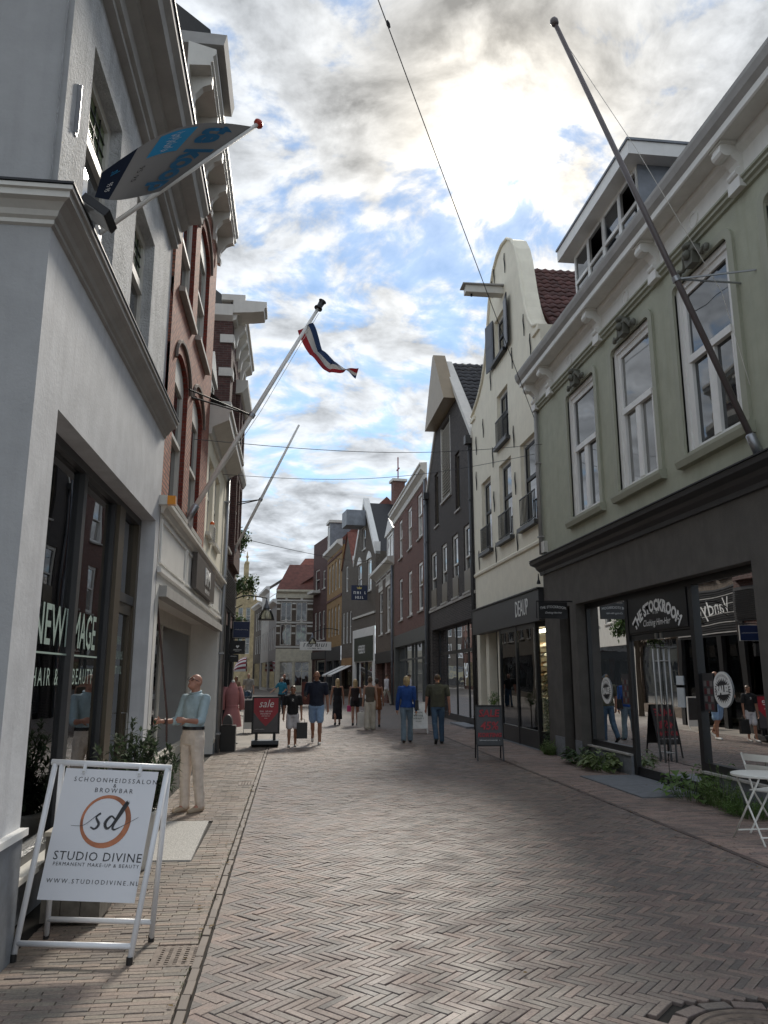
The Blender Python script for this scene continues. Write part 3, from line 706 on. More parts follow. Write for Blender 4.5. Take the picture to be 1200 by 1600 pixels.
# salon furniture seen through the glass
t = thing('globe_lamp', 'large pale paper globe lamp hanging inside the salon window', 'lamp', (LX - 0.95, 7.4, 2.65))
mb = MB(); prof = [(0.26 * math.sin(math.pi * k / 16) + (0.004 if k % 2 else 0), -0.26 * math.cos(math.pi * k / 16)) for k in range(17)]
mb.lathe((0, 0, 0), prof, 20).build('shade', mat('paper shade', (0.7, 0.68, 0.62), 0.8), t, smooth=True); MB().path([(0, 0, 0.26), (0, 0, 0.9)], 0.006, 5).build('cord', M_BLACK, t)
t = thing('bench', 'upholstered grey bench inside the salon window', 'bench', (LX - 0.8, 6.6, 0.02))
MB().box(-0.3, 0.3, -0.9, 0.9, 0.32, 0.46).build('seat', M_CURT, t); MB().box(-0.36, -0.26, -0.9, 0.9, 0.47, 0.85).build('backrest', M_CURT, t)
for x in (-0.24, 0.24):
    for y in (-0.8, 0.8): MB().box(x - .03, x + .03, y - .03, y + .03, 0, 0.32).build('leg', M_BLACK, t)
t = thing('barber_chair', 'dark salon chair seen through the hair salon glass', 'chair', (LX - 2.2, 8.0, 0.02))
MB().lathe((0, 0, 0), [(0.28, 0), (0.28, 0.03), (0.04, 0.06), (0.04, 0.45)]).build('base', M_CHROME, t, smooth=True); MB().box(-.28, .28, -.28, .28, .45, .58).build('seat', M_BLACK, t); MB().box(-.36, -.26, -.27, .27, .58, 1.15).build('backrest', M_BLACK, t)
# small fittings
t = thing('flood_light', 'black flood light on the ledge under the for-sale flag', 'lamp', (LX + 0.1, 5.35, 4.96))
MB().box(-0.02, 0.02, -0.02, 0.02, 0, 0.12).build('bracket', M_IRON, t)
mb = MB(); mb.box(-0.05, 0.17, -0.12, 0.12, -0.03, 0.03); o = mb.build('housing', M_IRON, t); o.rotation_euler = (0, R(35), 0); o.location = (0.06, 0, 0.13)
o2 = MB().box(-0.04, 0.16, -0.11, 0.11, -0.036, -0.031).build('lens', mat('lamp lens', (0.35, 0.36, 0.36), 0.2), o)
t = thing('wall_rail', 'short metal rail fixed upright on the grey stucco by the stained window', 'rail', (LX - 0.04, 5.42, 5.75))
MB().box(0, 0.012, -0.03, 0.03, 0, 0.42).build('backplate', M_METAL, t); MB().box(0.012, 0.035, -0.025, -0.019, 0, 0.42).build('flange', M_METAL, t)
t = thing('alarm_light', 'orange alarm beacon on the wall corner beside the salon', 'beacon', (LX, 9.8, 3.88))
MB().box(0, 0.10, -0.05, 0.05, -0.06, 0.06).build('base', M_OFFW, t); MB().box(0.102, 0.2, -0.05, 0.05, -0.055, 0.055).build('lens', mat('amber lens', (0.75, 0.28, 0.02), 0.3), t)

# --- red brick house
f = Fr((LX, 9.87), (LX, 14.7), 'L', 9.87)
h = house('red_brick_house', 'tall red brick house with arched windows and bracketed eaves', f)
W2 = [(10.42, 11.70, 4.05, 6.30), (12.30, 13.62, 4.05, 6.36), (10.36, 11.70, 7.12, 9.25), (12.22, 13.66, 7.22, 9.45)]
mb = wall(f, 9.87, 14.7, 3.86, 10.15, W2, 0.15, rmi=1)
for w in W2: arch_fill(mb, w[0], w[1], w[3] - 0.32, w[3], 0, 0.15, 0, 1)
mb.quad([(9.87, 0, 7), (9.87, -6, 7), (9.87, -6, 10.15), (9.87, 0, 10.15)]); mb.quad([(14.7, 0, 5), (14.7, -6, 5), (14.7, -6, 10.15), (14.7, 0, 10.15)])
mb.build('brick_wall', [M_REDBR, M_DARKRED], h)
for w in W2:
    window(f, h, w[0], w[1], w[2], w[3], -0.07, M_OFFW, 'sash', 0.12, arch=0.3, sill=(0.09, M_SILL))
    um = (w[0] + w[1]) / 2; hw = (w[1] - w[0]) / 2 + 0.14
    pts = [f.p(um - hw * math.cos(math.pi * k / 12), 0.02, w[3] - 0.28 + 0.46 * math.sin(math.pi * k / 12)) for k in range(13)]
    MB().path(pts, 0.03, 5).build('arch_moulding', M_REDBR2, h)
MB(f).prof(9.87, 14.75, [(0, 10.1), (0.03, 10.1), (0.03, 10.35), (0.33, 10.37), (0.33, 10.42), (0.36, 10.44), (0.36, 10.52), (0.40, 10.56), (0.40, 10.64), (0, 10.75)], m0=0.0).build('eaves_cornice', M_OFFW, h)
MB(f).prof(9.9, 11.4, [(-0.2, 10.752), (0.50, 10.752), (0.54, 10.93), (-0.2, 10.95)]).build('gutter', M_GREYP, h)
for k in range(6):
    u = 10.15 + k * 0.86
    pr = [(0.03, 9.78), (0.09, 9.76), (0.11, 9.84), (0.07, 9.92), (0.10, 10.05), (0.20, 10.18), (0.33, 10.24), (0.34, 10.375), (0.03, 10.345)]
    MB(f).prof(u - 0.06, u + 0.06, pr).build('bracket', M_OFFW, h)
MB(f).quad([(9.87, 0.3, 10.97), (14.7, 0.3, 10.97), (14.7, -3.5, 14), (9.87, -3.5, 14)]).build('roof', M_TILEB, h)

# --- cream house and its shared white shopfront
f = Fr((LX, 14.7), (LX, 18.75), 'L', 14.7)
h = house('cream_house', 'narrow cream house with a projecting cornice beside the red brick house', f)
W3 = [(15.0, 15.95, 4.46, 5.95), (16.3, 17.3, 4.46, 5.95)]
wall(f, 14.7, 18.75, 3.86, 6.4, W3, 0.15).build('front_wall', M_CREAM, h)
for w in W3: window(f, h, *w, -0.08, M_OFFW, 'sash', 0.07, sill=(0.08, M_OFFW))
MB(f).prof(14.68, 18.75, [(0, 6.3), (0.05, 6.32), (0.07, 6.45), (0.28, 6.55), (0.38, 6.6), (0.38, 6.75), (0.42, 6.78), (0.42, 6.86), (0, 6.9)]).build('cornice', M_OFFW, h)
MB(f).quad([(14.7, 0.3, 6.9), (18.75, 0.3, 6.9), (18.75, -3, 9.8), (14.7, -3, 9.8)]).build('roof', M_TILEB, h)
d_ = MB(f); d_.box(15.6, 17.2, -1.6, -0.25, 6.95, 8.2); dm = d_.build('dormer', M_LEAD, h)
MB(f).poly([(15.45, 8.2), (17.35, 8.2), (16.4, 8.75)], -1.7, -0.15).build('dormer_pediment', M_OFFW, dm); window(f, dm, 15.75, 17.05, 7.05, 8.1, -0.2, M_OFFW, 'case2')
drainpipe(f, h, 18.62, 0.07, 0.0, 6.4, 0.05)
t = thing('alarm_box', 'slatted white alarm box with an orange lamp on the cream house', 'alarm', (LX, 15.6, 4.3))
mb = MB(); mb.box(0, 0.10, -0.14, 0.14, 0, 0.36)
o = mb.build('case', M_OFFW, t)
for k in range(6): MB().box(0.1, 0.112, -0.12, 0.12, 0.04 + k * 0.05, 0.065 + k * 0.05).build('slat', M_GREYP, o)
MB().lathe((0.05, 0, 0.36), [(0.045, 0), (0.045, 0.05), (0.03, 0.08), (0.0, 0.09)], 10).build('lamp', mat('orange lens', (0.8, 0.15, 0.02), 0.3), t, smooth=True)

f = Fr((LX, 9.9), (LX, 18.75), 'L', 9.9)
h = house('white_shopfront', 'white panelled shopfront with a deep display recess under the brick house', f, 'shopfront')
wall(f, 9.9, 18.75, 0, 3.78, [(10.12, 18.3, 0, 2.86)], 0.6).build('front_wall', M_WPAINT, h)
MB(f).prof(9.9, 18.75, [(0.002, 3.74), (0.04, 3.75), (0.07, 3.82), (0.12, 3.84), (0.12, 3.89), (0.002, 3.92)]).build('cornice', M_OFFW, h)
MB(f).prof(9.9, 18.75, [(0.002, 2.98), (0.05, 2.99), (0.05, 3.04), (0.002, 3.06)]).build('band', M_WPAINT, h)
for a, b in ((10.0, 12.35), (12.5, 16.6), (16.75, 18.6)): panel_frame(f, h, a, b, 3.12, 3.68, 0.002, M_WPAINT)
MB(f).box(10.12, 18.3, -0.05, 0.10, 2.70, 2.84).build('blind_box', M_GREYP, h)
panel_frame(f, h, 18.36, 18.66, 0.3, 2.8, 0.002, M_WPAINT); MB(f).box(18.3, 18.75, 0.002, 0.03, 0, 0.22).build('plinth', M_STONE, h)
mb = MB(f); d = -0.6
mb.box(10.12, 18.3, d - .05, d, 2.6, 2.86).box(10.12, 18.3, d - .05, d, 0.3, 0.36).box(10.12, 18.3, d - .05, d + .02, 0, 0.3)
for u in (10.12, 12.2, 14.3, 18.2): mb.box(u, u + .08, d - .05, d + .004, 0.36, 2.6)
w = mb.build('window_frame', M_OFFW, h)
for a, b in ((10.2, 12.2), (12.28, 14.3), (14.38, 18.2)): pane(f, w, a, b, 0.36, 2.6, d - .03)
roomy(f, h, 10.1, 18.3, d - .06, -5, 0.01, 2.9, M_ROOM, M_ROOMD)
for k, (u, z) in enumerate(((12.6, 1.45), (12.9, 1.5), (13.2, 1.42), (15.2, 1.55))):
    t = thing('bulb', ('small glowing warm bulb inside the white shop, nearest the entrance', 'small glowing warm bulb inside the white shop, second from the entrance', 'small glowing warm bulb inside the white shop, third from the entrance', 'small glowing warm bulb inside the white shop, set apart from the others')[k], 'lamp', f.o + f.p(u, -1.8, z), 'warm bulbs in the white shop')
    MB().lathe((0, 0, 0), [(0.01, -0.05), (0.05, -0.02), (0.05, 0.02), (0.015, 0.06)], 10).build('glass', emis('warm bulb', (1, 0.45, 0.12), 3.0), t, smooth=True); MB().path([(0, 0, 0.06), (0, 0, 1.3)], 0.004, 4).build('cord', M_BLACK, t)
ftext(f, '11', 0.28, 12.9, d + 0.004, 2.2, M_WTXT, w)
t = thing('shop_sign', 'dark brown square sign with white letters on the white shopfront', 'sign', f.o + f.p(14.6, 0.02, 3.18))
MB(f).box(13.1, 16.1, 0.02, 0.10, 3.14, 3.74).build('board', mat('brown sign board', (0.075, 0.062, 0.055), 0.5), t, loc=-(f.p(14.6, 0.02, 3.18)))
L0 = -f.p(14.6, 0.02, 3.18)
for s, sz, z, b in (('PM', 0.42, 3.47, 0.012),):
    o = ftext(f, s, sz, 14.75, 0.104, z, M_WTXT, t, ext=0.012 if sz > 0.2 else 0.001, bold=b, sx=1.6); o.location = L0
scribble(.75, .07, lambda x, y: f.p(14.75 + x, .103, 3.235 + y) + L0, M_WTXT, t, 5)

# --- dark brick house with white bands
f = Fr((LX, 18.75), (LX, 23.0), 'L', 18.75); fn = Fr((LX, 18.75), (LX - 6, 18.75), 'R')
h = house('banded_brick_house', 'tall dark brick house with white stone bands and stacked cornices beyond the cream house', f)
W4 = [(u, u + 1.0, z, z + 1.9) for z in (4.9, 7.9) for u in (19.4,)]
wall(f, 18.75, 23.0, 3.0, 10.7, W4, 0.2).build('brick_wall', M_PURBR, h)
wall(fn, 0, 6, 5.0, 10.7, [(0.55, 1.15, 8.6, 10.2)], 0.15).build('gable_wall', M_PURBR, h); window(fn, h, 0.55, 1.15, 8.6, 10.2, -0.08, M_OFFW, 'sash', 0.07)
for w in W4: window(f, h, *w, -0.1, M_OFFW, 'sash', 0.07, sill=(0.08, M_OFFW))
for z in (5.6, 6.3, 7.2, 8.2, 9.1, 10.0): 
    for u in (18.75, 22.6): MB(f).box(u, u + 0.4, 0.002, 0.05, z, z + 0.22).build('stone_block', M_OFFW, h)
    MB(fn).box(-0.04, 0.3, 0.002, 0.04, z, z + 0.22).build('stone_block', M_OFFW, h)
def corn(u0, u1, z, o, hh, m=M_OFFW, par=h, fr=f):
    MB(fr).prof(u0, u1, [(0, z), (o * .25, z + hh * .08), (o * .3, z + hh * .35), (o * .8, z + hh * .5), (o * .85, z + hh * .75), (o, z + hh * .8), (o, z + hh), (0, z + hh * 1.05)]).build('cornice', m, par)
corn(18.7, 22.95, 10.6, 0.34, 0.45); MB(f).prof(18.62, 19.3, [(0, 10.78), (.5, 10.82), (.78, 10.86), (.8, 10.95), (.85, 10.97), (.85, 11.12), (0, 11.14)]).build('cornice', M_OFFW, h); MB(fn).prof(0, 2.2, [(0, 10.6), (0.15, 10.7), (0.15, 11.0), (0, 11.05)]).build('cornice', M_OFFW, h)
MB(f).box(18.65, 19.6, -0.3, 0.3, 11.142, 11.3).build('parapet', M_OFFW, h)
for k in range(4): MB(f).prof(19.2 + k * 0.8, 19.4 + k * 0.8, [(0.003, 10.1), (0.08, 10.15), (0.12, 10.4), (0.28, 10.62), (0.28, 10.70), (0.003, 10.72)]).build('bracket', M_OFFW, h)
# oriel bay
mb = wall(f, 20.6, 22.9, 4.6, 9.3, [(20.8, 21.6, 5.2, 7.0), (21.9, 22.7, 5.2, 7.0), (20.8, 21.6, 7.8, 9.1), (21.9, 22.7, 7.8, 9.1)], 0.12, d=0.12)
mb.quad([(20.6, 0, 4.6), (20.6, 0.12, 4.6), (20.6, 0.12, 9.3), (20.6, 0, 9.3)]); mb.quad([(22.9, 0, 4.6), (22.9, 0.12, 4.6), (22.9, 0.12, 9.3), (22.9, 0, 9.3)]); mb.quad([(20.6, 0, 4.6), (22.9, 0, 4.6), (22.9, 0.12, 4.6), (20.6, 0.12, 4.6)])
b = mb.build('oriel', M_PURBR, h)
for u in (20.8, 21.9):
    for z, z2 in ((5.2, 7.0), (7.8, 9.1)): window(f, b, u, u + 0.8, z, z2, 0.06, M_OFFW, 'sash', 0.07)
f2 = Fr((LX + 0.12, 18.75), (LX + 0.12, 23.0), 'L', 18.75)
for z, o, hh in ((9.3, 0.20, 0.4), (7.15, 0.10, 0.3)):
    MB(f).prof(20.5, 22.98, [(0.0, z), (0.12 + o * .3, z + .04), (0.12 + o, z + hh * .55), (0.12 + o, z + hh), (0, z + hh * 1.02)]).build('cornice', M_OFFW, b)
MB(f).quad([(18.75, 0.1, 11.0), (23.0, 0.1, 11.0), (23.0, -3, 13.5), (18.75, -3, 13.5)]).build('roof', M_TILEB, h)
MB(f).box(18.75, 23.0, -0.3, 0.02, 3.35, 4.4).build('fascia', mat('charcoal slat panel', (0.05, 0.05, 0.052), 0.5), h)
for k in range(14): MB(f).box(19.2, 22.9, 0.022, 0.05, 3.42 + k * 0.066, 3.45 + k * 0.066).build('slat', M_BLACK, h)
for u in (18.85, 19.6, 21.0, 22.6): MB(f).box(u, u + 0.3, -0.05, 0.05, 0, 3.35).build('pilaster', M_BLACK, h)
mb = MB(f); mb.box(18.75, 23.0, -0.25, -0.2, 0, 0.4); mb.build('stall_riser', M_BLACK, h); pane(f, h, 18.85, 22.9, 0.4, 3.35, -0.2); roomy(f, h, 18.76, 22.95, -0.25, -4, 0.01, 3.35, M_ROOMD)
MB(f).quad([(23.0, 0, 0), (23.0, -6, 0), (23.0, -6, 10.7), (23.0, 0, 10.7)]).build('far_gable_wall', M_PURBR, h)
f = Fr((-2.0, 23.0), (-2.0, 27.5), 'L', 23.0)
h = house('slatted_shop', 'charcoal slatted shopfront with white script just beyond the banded house', f, 'shopfront')
W = [(23.5, 24.5, 5.0, 7.0), (24.9, 25.9, 5.0, 7.0), (26.2, 27.2, 5.0, 7.0)]
wall(f, 23.0, 27.5, 3.0, 8.6, W, .15).build('brick_wall', M_BROWNBR, h)
for w in W: window(f, h, *w, -.06, M_OFFW, 'sash', .08, sill=(.06, M_SILL))
MB(f).box(23.0, 27.5, -.3, .02, 3.0, 4.6).build('fascia', MATS['charcoal slat panel'], h)
for k in range(20): MB(f).box(23.1, 27.4, .022, .05, 3.08 + k * .076, 3.115 + k * .076).build('slat', M_GREYP if k % 4 == 0 else M_DGREY, h)
ftext(f, 'Vandyck', .78, 24.95, .056, 3.95, M_WTXT, h, shear=.35)
for u in (23.0, 24.5, 26.0, 27.25): MB(f).box(u, u + .25, -.1, .04, 0, 3.0).build('pilaster', M_BLACK, h)
pane(f, h, 23.2, 27.3, .35, 3.0, -.1); roomy(f, h, 23.0, 27.5, -.15, -4, .01, 3.0, M_ROOM, M_ROOMD)
MB(f).quad([(23.0, .1, 8.6), (27.5, .1, 8.6), (27.5, -4, 11.5), (23.0, -4, 11.5)]).build('roof', M_TILEB, h)
# set-back terrace beyond the banded house
for (A, B, m, lab) in (((-3.9, 31.0), (-5.2, 38), M_BROWNBR, 'brown brick house set back behind the street tree'), ((-5.2, 38), (-6.6, 58), M_OFFW, 'pale plastered house set back beyond the street tree'), ((-6.6, 58), (-8.2, 78), M_GREYBR, 'grey-brown house in the set-back terrace, third from the tree'), ((-8.2, 78), (-9.6, 102), M_REDBR2, 'red-brown house in the set-back terrace, farthest from the tree')):
    f = Fr(A, B, 'L'); h = house('set_back_house', lab, f, group='set-back terrace beyond the banded house')
    n = int((f.len - 1.2) / 2.4)
    W5 = [(1.2 + k * 2.4, 2.4 + k * 2.4, z, z + 1.9) for k in range(n) for z in (4.6, 7.4)]
    wall(f, 0, f.len, 0, 10, W5 + [(0.6, f.len - 0.6, 0.4, 3.3)], 0.2).build('front_wall', m, h)
    for w in W5: window(f, h, *w, -0.1, M_WPAINT, 'sash', 0.08, sill=(0.06, M_SILL))
    pane(f, h, 0.6, f.len - 0.6, 0.4, 3.3, -0.15, M_WIN); corn(0, f.len, 9.8, 0.4, 0.5, par=h, fr=f)
    MB(f).quad([(0, 0.2, 10.3), (f.len, 0.2, 10.3), (f.len, -4, 13.5), (0, -4, 13.5)]).build('roof', M_TILEB, h)
# ---------------------------------------------------------------- buildings along the clothing-shop side
GX = 5.85
f = Fr((GX, 0.5), (GX, 17.64), 'R', 0.5)
h = house('green_house', 'sage green house with white bracketed cornice and a charcoal shopfront', f)
WG = [(y, y + 1.56, 4.93, 7.66) for y in (13.92, 11.48, 9.06, 6.64, 4.2, 1.8)]
wall(f, 0.5, 17.64, 4.2, 8.1, WG, 0.16).build('green_wall', M_GREEN, h)
mb = MB(f); mb.quad([(17.64, 0, 0), (17.64, -5, 0), (17.64, -5, 8.7), (17.64, 0, 8.7)]); mb.build('party_wall', M_GREEN, h)
M_ORN = mat('grey-green cast ornament', (0.13, 0.13, 0.105), 0.7, var=0.15)
for a, b, z0, z1 in WG:
    if b < 4: continue
    w = window(f, h, a + .10, b - .10, z0 + 0.02, z1 - .10, -0.06, M_WPAINT, 'tcase', 0.11)
    MB(f).prof(a - 0.18, b + 0.18, [(0.002, z0 - 0.16), (0.10, z0 - 0.15), (0.13, z0 - 0.06), (0.13, z0 - 0.01), (0.002, z0 + 0.012)]).build('sill', M_GREENTRIM, w)
    # moulded surround with rounded upper corners
    for off, t, wd in ((0.0, 0.045, 0.13),):
        mb = MB(f); x0, x1, zt = a - off, b + off, z1 + off
        rr = 0.10; n = 5
        inner = [(x0, z0)] + [(x0 + rr - rr * math.cos(math.pi / 2 * k / n), zt - rr + rr * math.sin(math.pi / 2 * k / n)) for k in range(n + 1)] + [(x1 - rr + rr * math.sin(math.pi / 2 * k / n), zt - rr + rr * math.cos(math.pi / 2 * k / n)) for k in range(n + 1)] + [(x1, z0)]
        cx, cz = (x0 + x1) / 2, z0
        R2 = rr + wd
        outer = [(x0 - wd, z0)] + [(x0 + rr - R2 * math.cos(math.pi / 2 * k / n), zt - rr + R2 * math.sin(math.pi / 2 * k / n)) for k in range(n + 1)] + [(x1 - rr + R2 * math.sin(math.pi / 2 * k / n), zt - rr + R2 * math.cos(math.pi / 2 * k / n)) for k in range(n + 1)] + [(x1 + wd, z0)]
        for i in range(len(inner) - 1):
            A, B, C, D = inner[i], inner[i + 1], outer[i + 1], outer[i]
            mb.quad([(A[0], t, A[1]), (B[0], t, B[1]), (C[0], t, C[1]), (D[0], t, D[1])]); mb.quad([(D[0], t, D[1]), (C[0], t, C[1]), (C[0], 0, C[1]), (D[0], 0, D[1])]); mb.quad([(A[0], t, A[1]), (B[0], t, B[1]), (B[0], -.06, B[1]), (A[0], -.06, A[1])])
        mb.build('surround', M_GREENTRIM, w)
    # white inner lining fills between surround and frame
    mb = MB(f); mb.box(a, a + .10, -.14, -.03, z0, z1).box(b - .10, b, -.14, -.03, z0, z1).box(a + .10, b - .10, -.14, -.03, z1 - .10, z1); mb.build('lining', M_WPAINT, w)
    # keystone ornament: a little cast crest of scrolls
    um = (a + b) / 2; o = MB(f).poly([(um - .10, z1 - .02), (um + .10, z1 - .02), (um + .16, z1 + .26), (um - .16, z1 + .26)], 0.05, 0.17).build('keystone', M_ORN, w)
    for sgn in (-1, 1):
        pts = [f.p(um + sgn * (.08 + .30 * t_), 0.12 + .02 * math.sin(t_ * 9), z1 + .16 + .06 * math.sin(t_ * 7) - .10 * t_) for t_ in [k / 9 for k in range(10)]]
        MB().path(pts, [.055 - .004 * k for k in range(10)], 6).build('scroll', M_ORN, o, smooth=True)
        MB().lathe(f.p(um + sgn * .40, 0.11, z1 + .05), [(.0, -.03), (.06, -.02), (.06, .02), (.0, .03)], 10, ax=f.n).build('scroll', M_ORN, o, smooth=True)
    MB().lathe(f.p(um, 0.19, z1 + .14), [(.0, -.05), (.07, -.03), (.08, .02), (.0, .07)], 9, ax=f.n).build('boss', M_ORN, o, smooth=True)
    MB().lathe(f.p(um, 0.15, z1 + .27), [(.0, -.04), (.09, -.02), (.10, .03), (.03, .08), (.0, .09)], 9).build('boss', M_ORN, o, smooth=True)
# entablature
M_ENT = mat('white entablature paint', (0.74, 0.73, 0.69), 0.5, var=0.05, streak=0.15, dirt=(0.5, 0.49, 0.45))
MB(f).prof(0.5, 17.64, [(0, 8.02), (0.04, 8.03), (0.05, 8.07), (0.09, 8.09), (0.09, 8.13), (0.12, 8.15), (0.12, 8.18), (0, 8.2)]).build('architrave', M_GREENTRIM, h)
MB(f).prof(0.5, 17.64, [(0, 8.2), (0.03, 8.2), (0.03, 8.55), (0.10, 8.60), (0.12, 8.64), (0.12, 8.70), (0.36, 8.70), (0.38, 8.68), (0.40, 8.70), (0.40, 8.80), (0, 8.80)]).build('frieze', M_ENT, h)
MB(f).prof(0.45, 17.72, [(0.38, 8.802), (0.40, 8.802), (0.46, 8.87), (0.49, 8.97), (0.49, 9.03), (0.46, 9.03), (0.45, 8.98), (0, 8.95), (0, 8.802)]).build('gutter', M_GREYP, h)
M_SCR = M_ENT
for u in (17.45, 16.35, 13.48, 11.05, 8.62, 6.2):
    pr = [(0.03, 8.22), (0.07, 8.21), (0.10, 8.26), (0.08, 8.33), (0.12, 8.42), (0.20, 8.50), (0.30, 8.53), (0.34, 8.60), (0.33, 8.69), (0.031, 8.69)]
    o = MB(f).prof(u - 0.10, u + 0.10, pr).build('console', M_SCR, h)
    MB().tube(f.p(u - 0.11, 0.26, 8.58), f.p(u + 0.11, 0.26, 8.58), 0.09, n=12).build('scroll', M_SCR, o)
    MB().tube(f.p(u - 0.105, 0.10, 8.27), f.p(u + 0.105, 0.10, 8.27), 0.06, n=10).build('scroll', M_SCR, o)
    MB(f).box(u - 0.15, u + 0.15, 0.125, 0.355, 8.662, 8.698).build('cap', M_SCR, o); MB(f).box(u - 0.14, u + 0.14, 0.0, 0.135, 8.035, 8.195).build('corbel', M_ENT, o)
    v = u - 1.22
    if 5 < v < 15.5: MB().lathe(f.p(v, 0.03, 8.38), [(0.13, -.01), (0.13, .018), (0.10, .022), (0.095, .008), (0.0, .008)], 16, ax=f.n).build('roundel', M_ENT, h)
# roof and dormer
MB(f).quad([(0.5, 0.0, 8.96), (17.64, 0.0, 8.96), (17.64, -4.5, 13), (0.5, -4.5, 13)]).build('roof', M_TILEB, h)
d0, d1 = -0.62, -2.6
mb = MB(f); mb.quad([(12.75, d1, 9.2), (16.2, d1, 9.2), (16.2, d1, 11.5), (12.75, d1, 11.5)]); mb.quad([(12.75, d0, 9.2), (12.75, d1, 9.2), (12.75, d1, 11.5), (12.75, d0, 11.5)]); mb.quad([(16.2, d0, 9.2), (16.2, d1, 9.2), (16.2, d1, 11.5), (16.2, d0, 11.5)])
dm = mb.build('dormer', M_LEAD, h)
MB(f).poly([(12.45, 11.5), (16.5, 11.5), (16.5, 11.78), (12.45, 11.78)], d1, d0 + 0.30).build('dormer_roof', M_WPAINT, dm); MB(f).box(12.42, 16.53, d1, d0 + 0.33, 11.782, 11.83).build('dormer_flashing', M_LEAD, dm)
MB(f).box(12.75, 16.2, d0 - .05, d0, 9.2, 9.72).build('dormer_apron', M_WPAINT, dm)
for k in range(4):
    u = 12.80 + k * 0.85
    w = MB(f); a, b = u, u + 0.85
    w.box(a, a + .07, d0 - .06, d0, 9.72, 11.5).box(b - .07, b, d0 - .06, d0, 9.72, 11.5).box(a + .07, b - .07, d0 - .06, d0, 9.72, 9.8).box(a + .07, b - .07, d0 - .06, d0, 11.4, 11.5).box(a + .07, b - .07, d0 - .06, d0 + .01, 10.72, 10.8)
    o = w.build('window', M_WPAINT, dm); pane(f, o, a + .07, b - .07, 9.8, 10.72, d0 - .03, M_WIN)
    if k in (0, 2):
        c_, s_ = 0.32, 0.48; mbp = MB(f); mbp.quad([(a + .09, d0 + .02, 11.4), (b - .09, d0 + .02, 11.4), (b - .09, d0 + c_, 10.92), (a + .09, d0 + c_, 10.92)]); mbp.build('open_pane', M_WIN, o)
        for q in (a + .07, b - .11): MB(f).poly([(q, 11.38), (q + .04, 11.38), (q + .04, 11.42), (q, 11.42)], d0, d0 + .02).build('hinge', M_WPAINT, o)
        fm_ = MB(f); 
        for q0, q1 in ((a + .06, a + .12), (b - .12, b - .06)): fm_.quad([(q0, d0 + .03, 11.41), (q1, d0 + .03, 11.41), (q1, d0 + c_ + .01, 10.90), (q0, d0 + c_ + .01, 10.90)])
        fm_.quad([(a + .06, d0 + c_ - .03, 10.96), (b - .06, d0 + c_ - .03, 10.96), (b - .06, d0 + c_ + .015, 10.89), (a + .06, d0 + c_ + .015, 10.89)]); fm_.build('open_sash', M_WPAINT, o)
    else: pane(f, o, a + .07, b - .07, 10.8, 11.4, d0 - .03, M_WIN)
roomy(f, dm, 12.8, 16.15, d0 - .1, d1, 9.3, 11.45, M_ROOMD)
# ground floor
ZG = 3.17
wall(f, 0.5, 17.64, 0, 4.2, [(9.28, 15.62, 0.0, ZG), (15.98, 16.62, 0.0, ZG), (0.8, 8.7, 0.0, ZG)], 0.22).build('shopfront_wall', M_DARKR, h)
MB(f).prof(0.5, 17.72, [(0, 4.02), (0.04, 4.03), (0.05, 4.10), (0.12, 4.16), (0.15, 4.22), (0.26, 4.27), (0.28, 4.34), (0, 4.36)], m1=0.3).build('shop_cornice', M_DGREY, h)
MB(f).prof(0.5, 17.74, [(0, 4.362), (0.30, 4.345), (0.30, 4.365), (0, 4.40)]).build('flashing', M_IRON, h)
for a, b in ((15.63, 15.97), (16.63, 17.2)): MB(f).box(a, b, 0.0, 0.02, 0, 0.42).build('pillar_base', M_STONE, h)
g = -0.2
mb = MB(f)
mb.box(9.28, 15.62, g - .08, g, ZG - .1, ZG).box(15.54, 15.62, g - .08, g, 0.36, ZG - .1).box(9.28, 9.36, g - .08, g, .36, ZG - .1)
mb.box(13.52, 13.64, g - .08, g + .02, 0, ZG - .1).box(11.18, 11.30, g - .08, g + .02, 0, ZG - .1).box(13.64, 15.54, g - .08, g + .02, .36, .47).box(9.36, 11.18, g - .08, g + .02, .36, .47)
sf = mb.build('shop_window_frame', M_BLACK, h)
for a, b in ((13.64, 15.62), (9.28, 11.18)):
    MB(f).box(a, b, g - .1, g + .06, 0, .33).build('stall_riser', M_STONE, h); MB(f).box(a, b, g - .1, g + .10, .332, .36).build('window_ledge', M_SILL, h)
pane(f, sf, 13.64, 15.54, .47, ZG - .1, g - .04); pane(f, sf, 9.36, 11.18, .47, ZG - .1, g - .04)
MB(f).box(11.30, 13.52, g - .06, g, 2.42, ZG - .1).build('sign_backing', M_BLACK, h)
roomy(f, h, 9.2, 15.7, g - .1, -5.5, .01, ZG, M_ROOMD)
# pair of glass doors
for k, (a, b) in enumerate(((11.31, 12.40), (12.42, 13.51))):
    mb = MB(f); mb.box(a, b, g - .05, g - .01, 2.32, 2.41).box(a, b, g - .05, g - .01, 0.02, 0.16)
    d = mb.build('door', M_BLACK, h); MB(f).box(a + .003, b - .003, g - .035, g - .023, .16, 2.32).build('pane', M_GLASS, d)
    u = 12.32 if k == 0 else 12.50
    for q in ((u, g + .06),): 
        MB().path([f.p(u, g + .07, 0.35), f.p(u, g + .07, 2.15)], 0.016, 8).build('door_handle', M_CHROME, d, smooth=True)
    for z in (0.5, 1.95): MB().path([f.p(u, g + .07, z), f.p(u, g - .03, z)], 0.009, 6).build('handle_bracket', M_CHROME, d)
    for z in (.06, 2.36): MB(f).box(u - .03, u + .03, g - .012, g + .01, z - .05, z + .05).build('hinge', M_CHROME, d)
    if k == 0:
        for z, hh in ((1.62, .09), (1.40, .17)): MB(f).box(11.72, 11.94, g - .018, g - .014, z - hh, z + hh).build('notice', mat('paper notice', (0.62, 0.66, 0.68), 0.7), d)
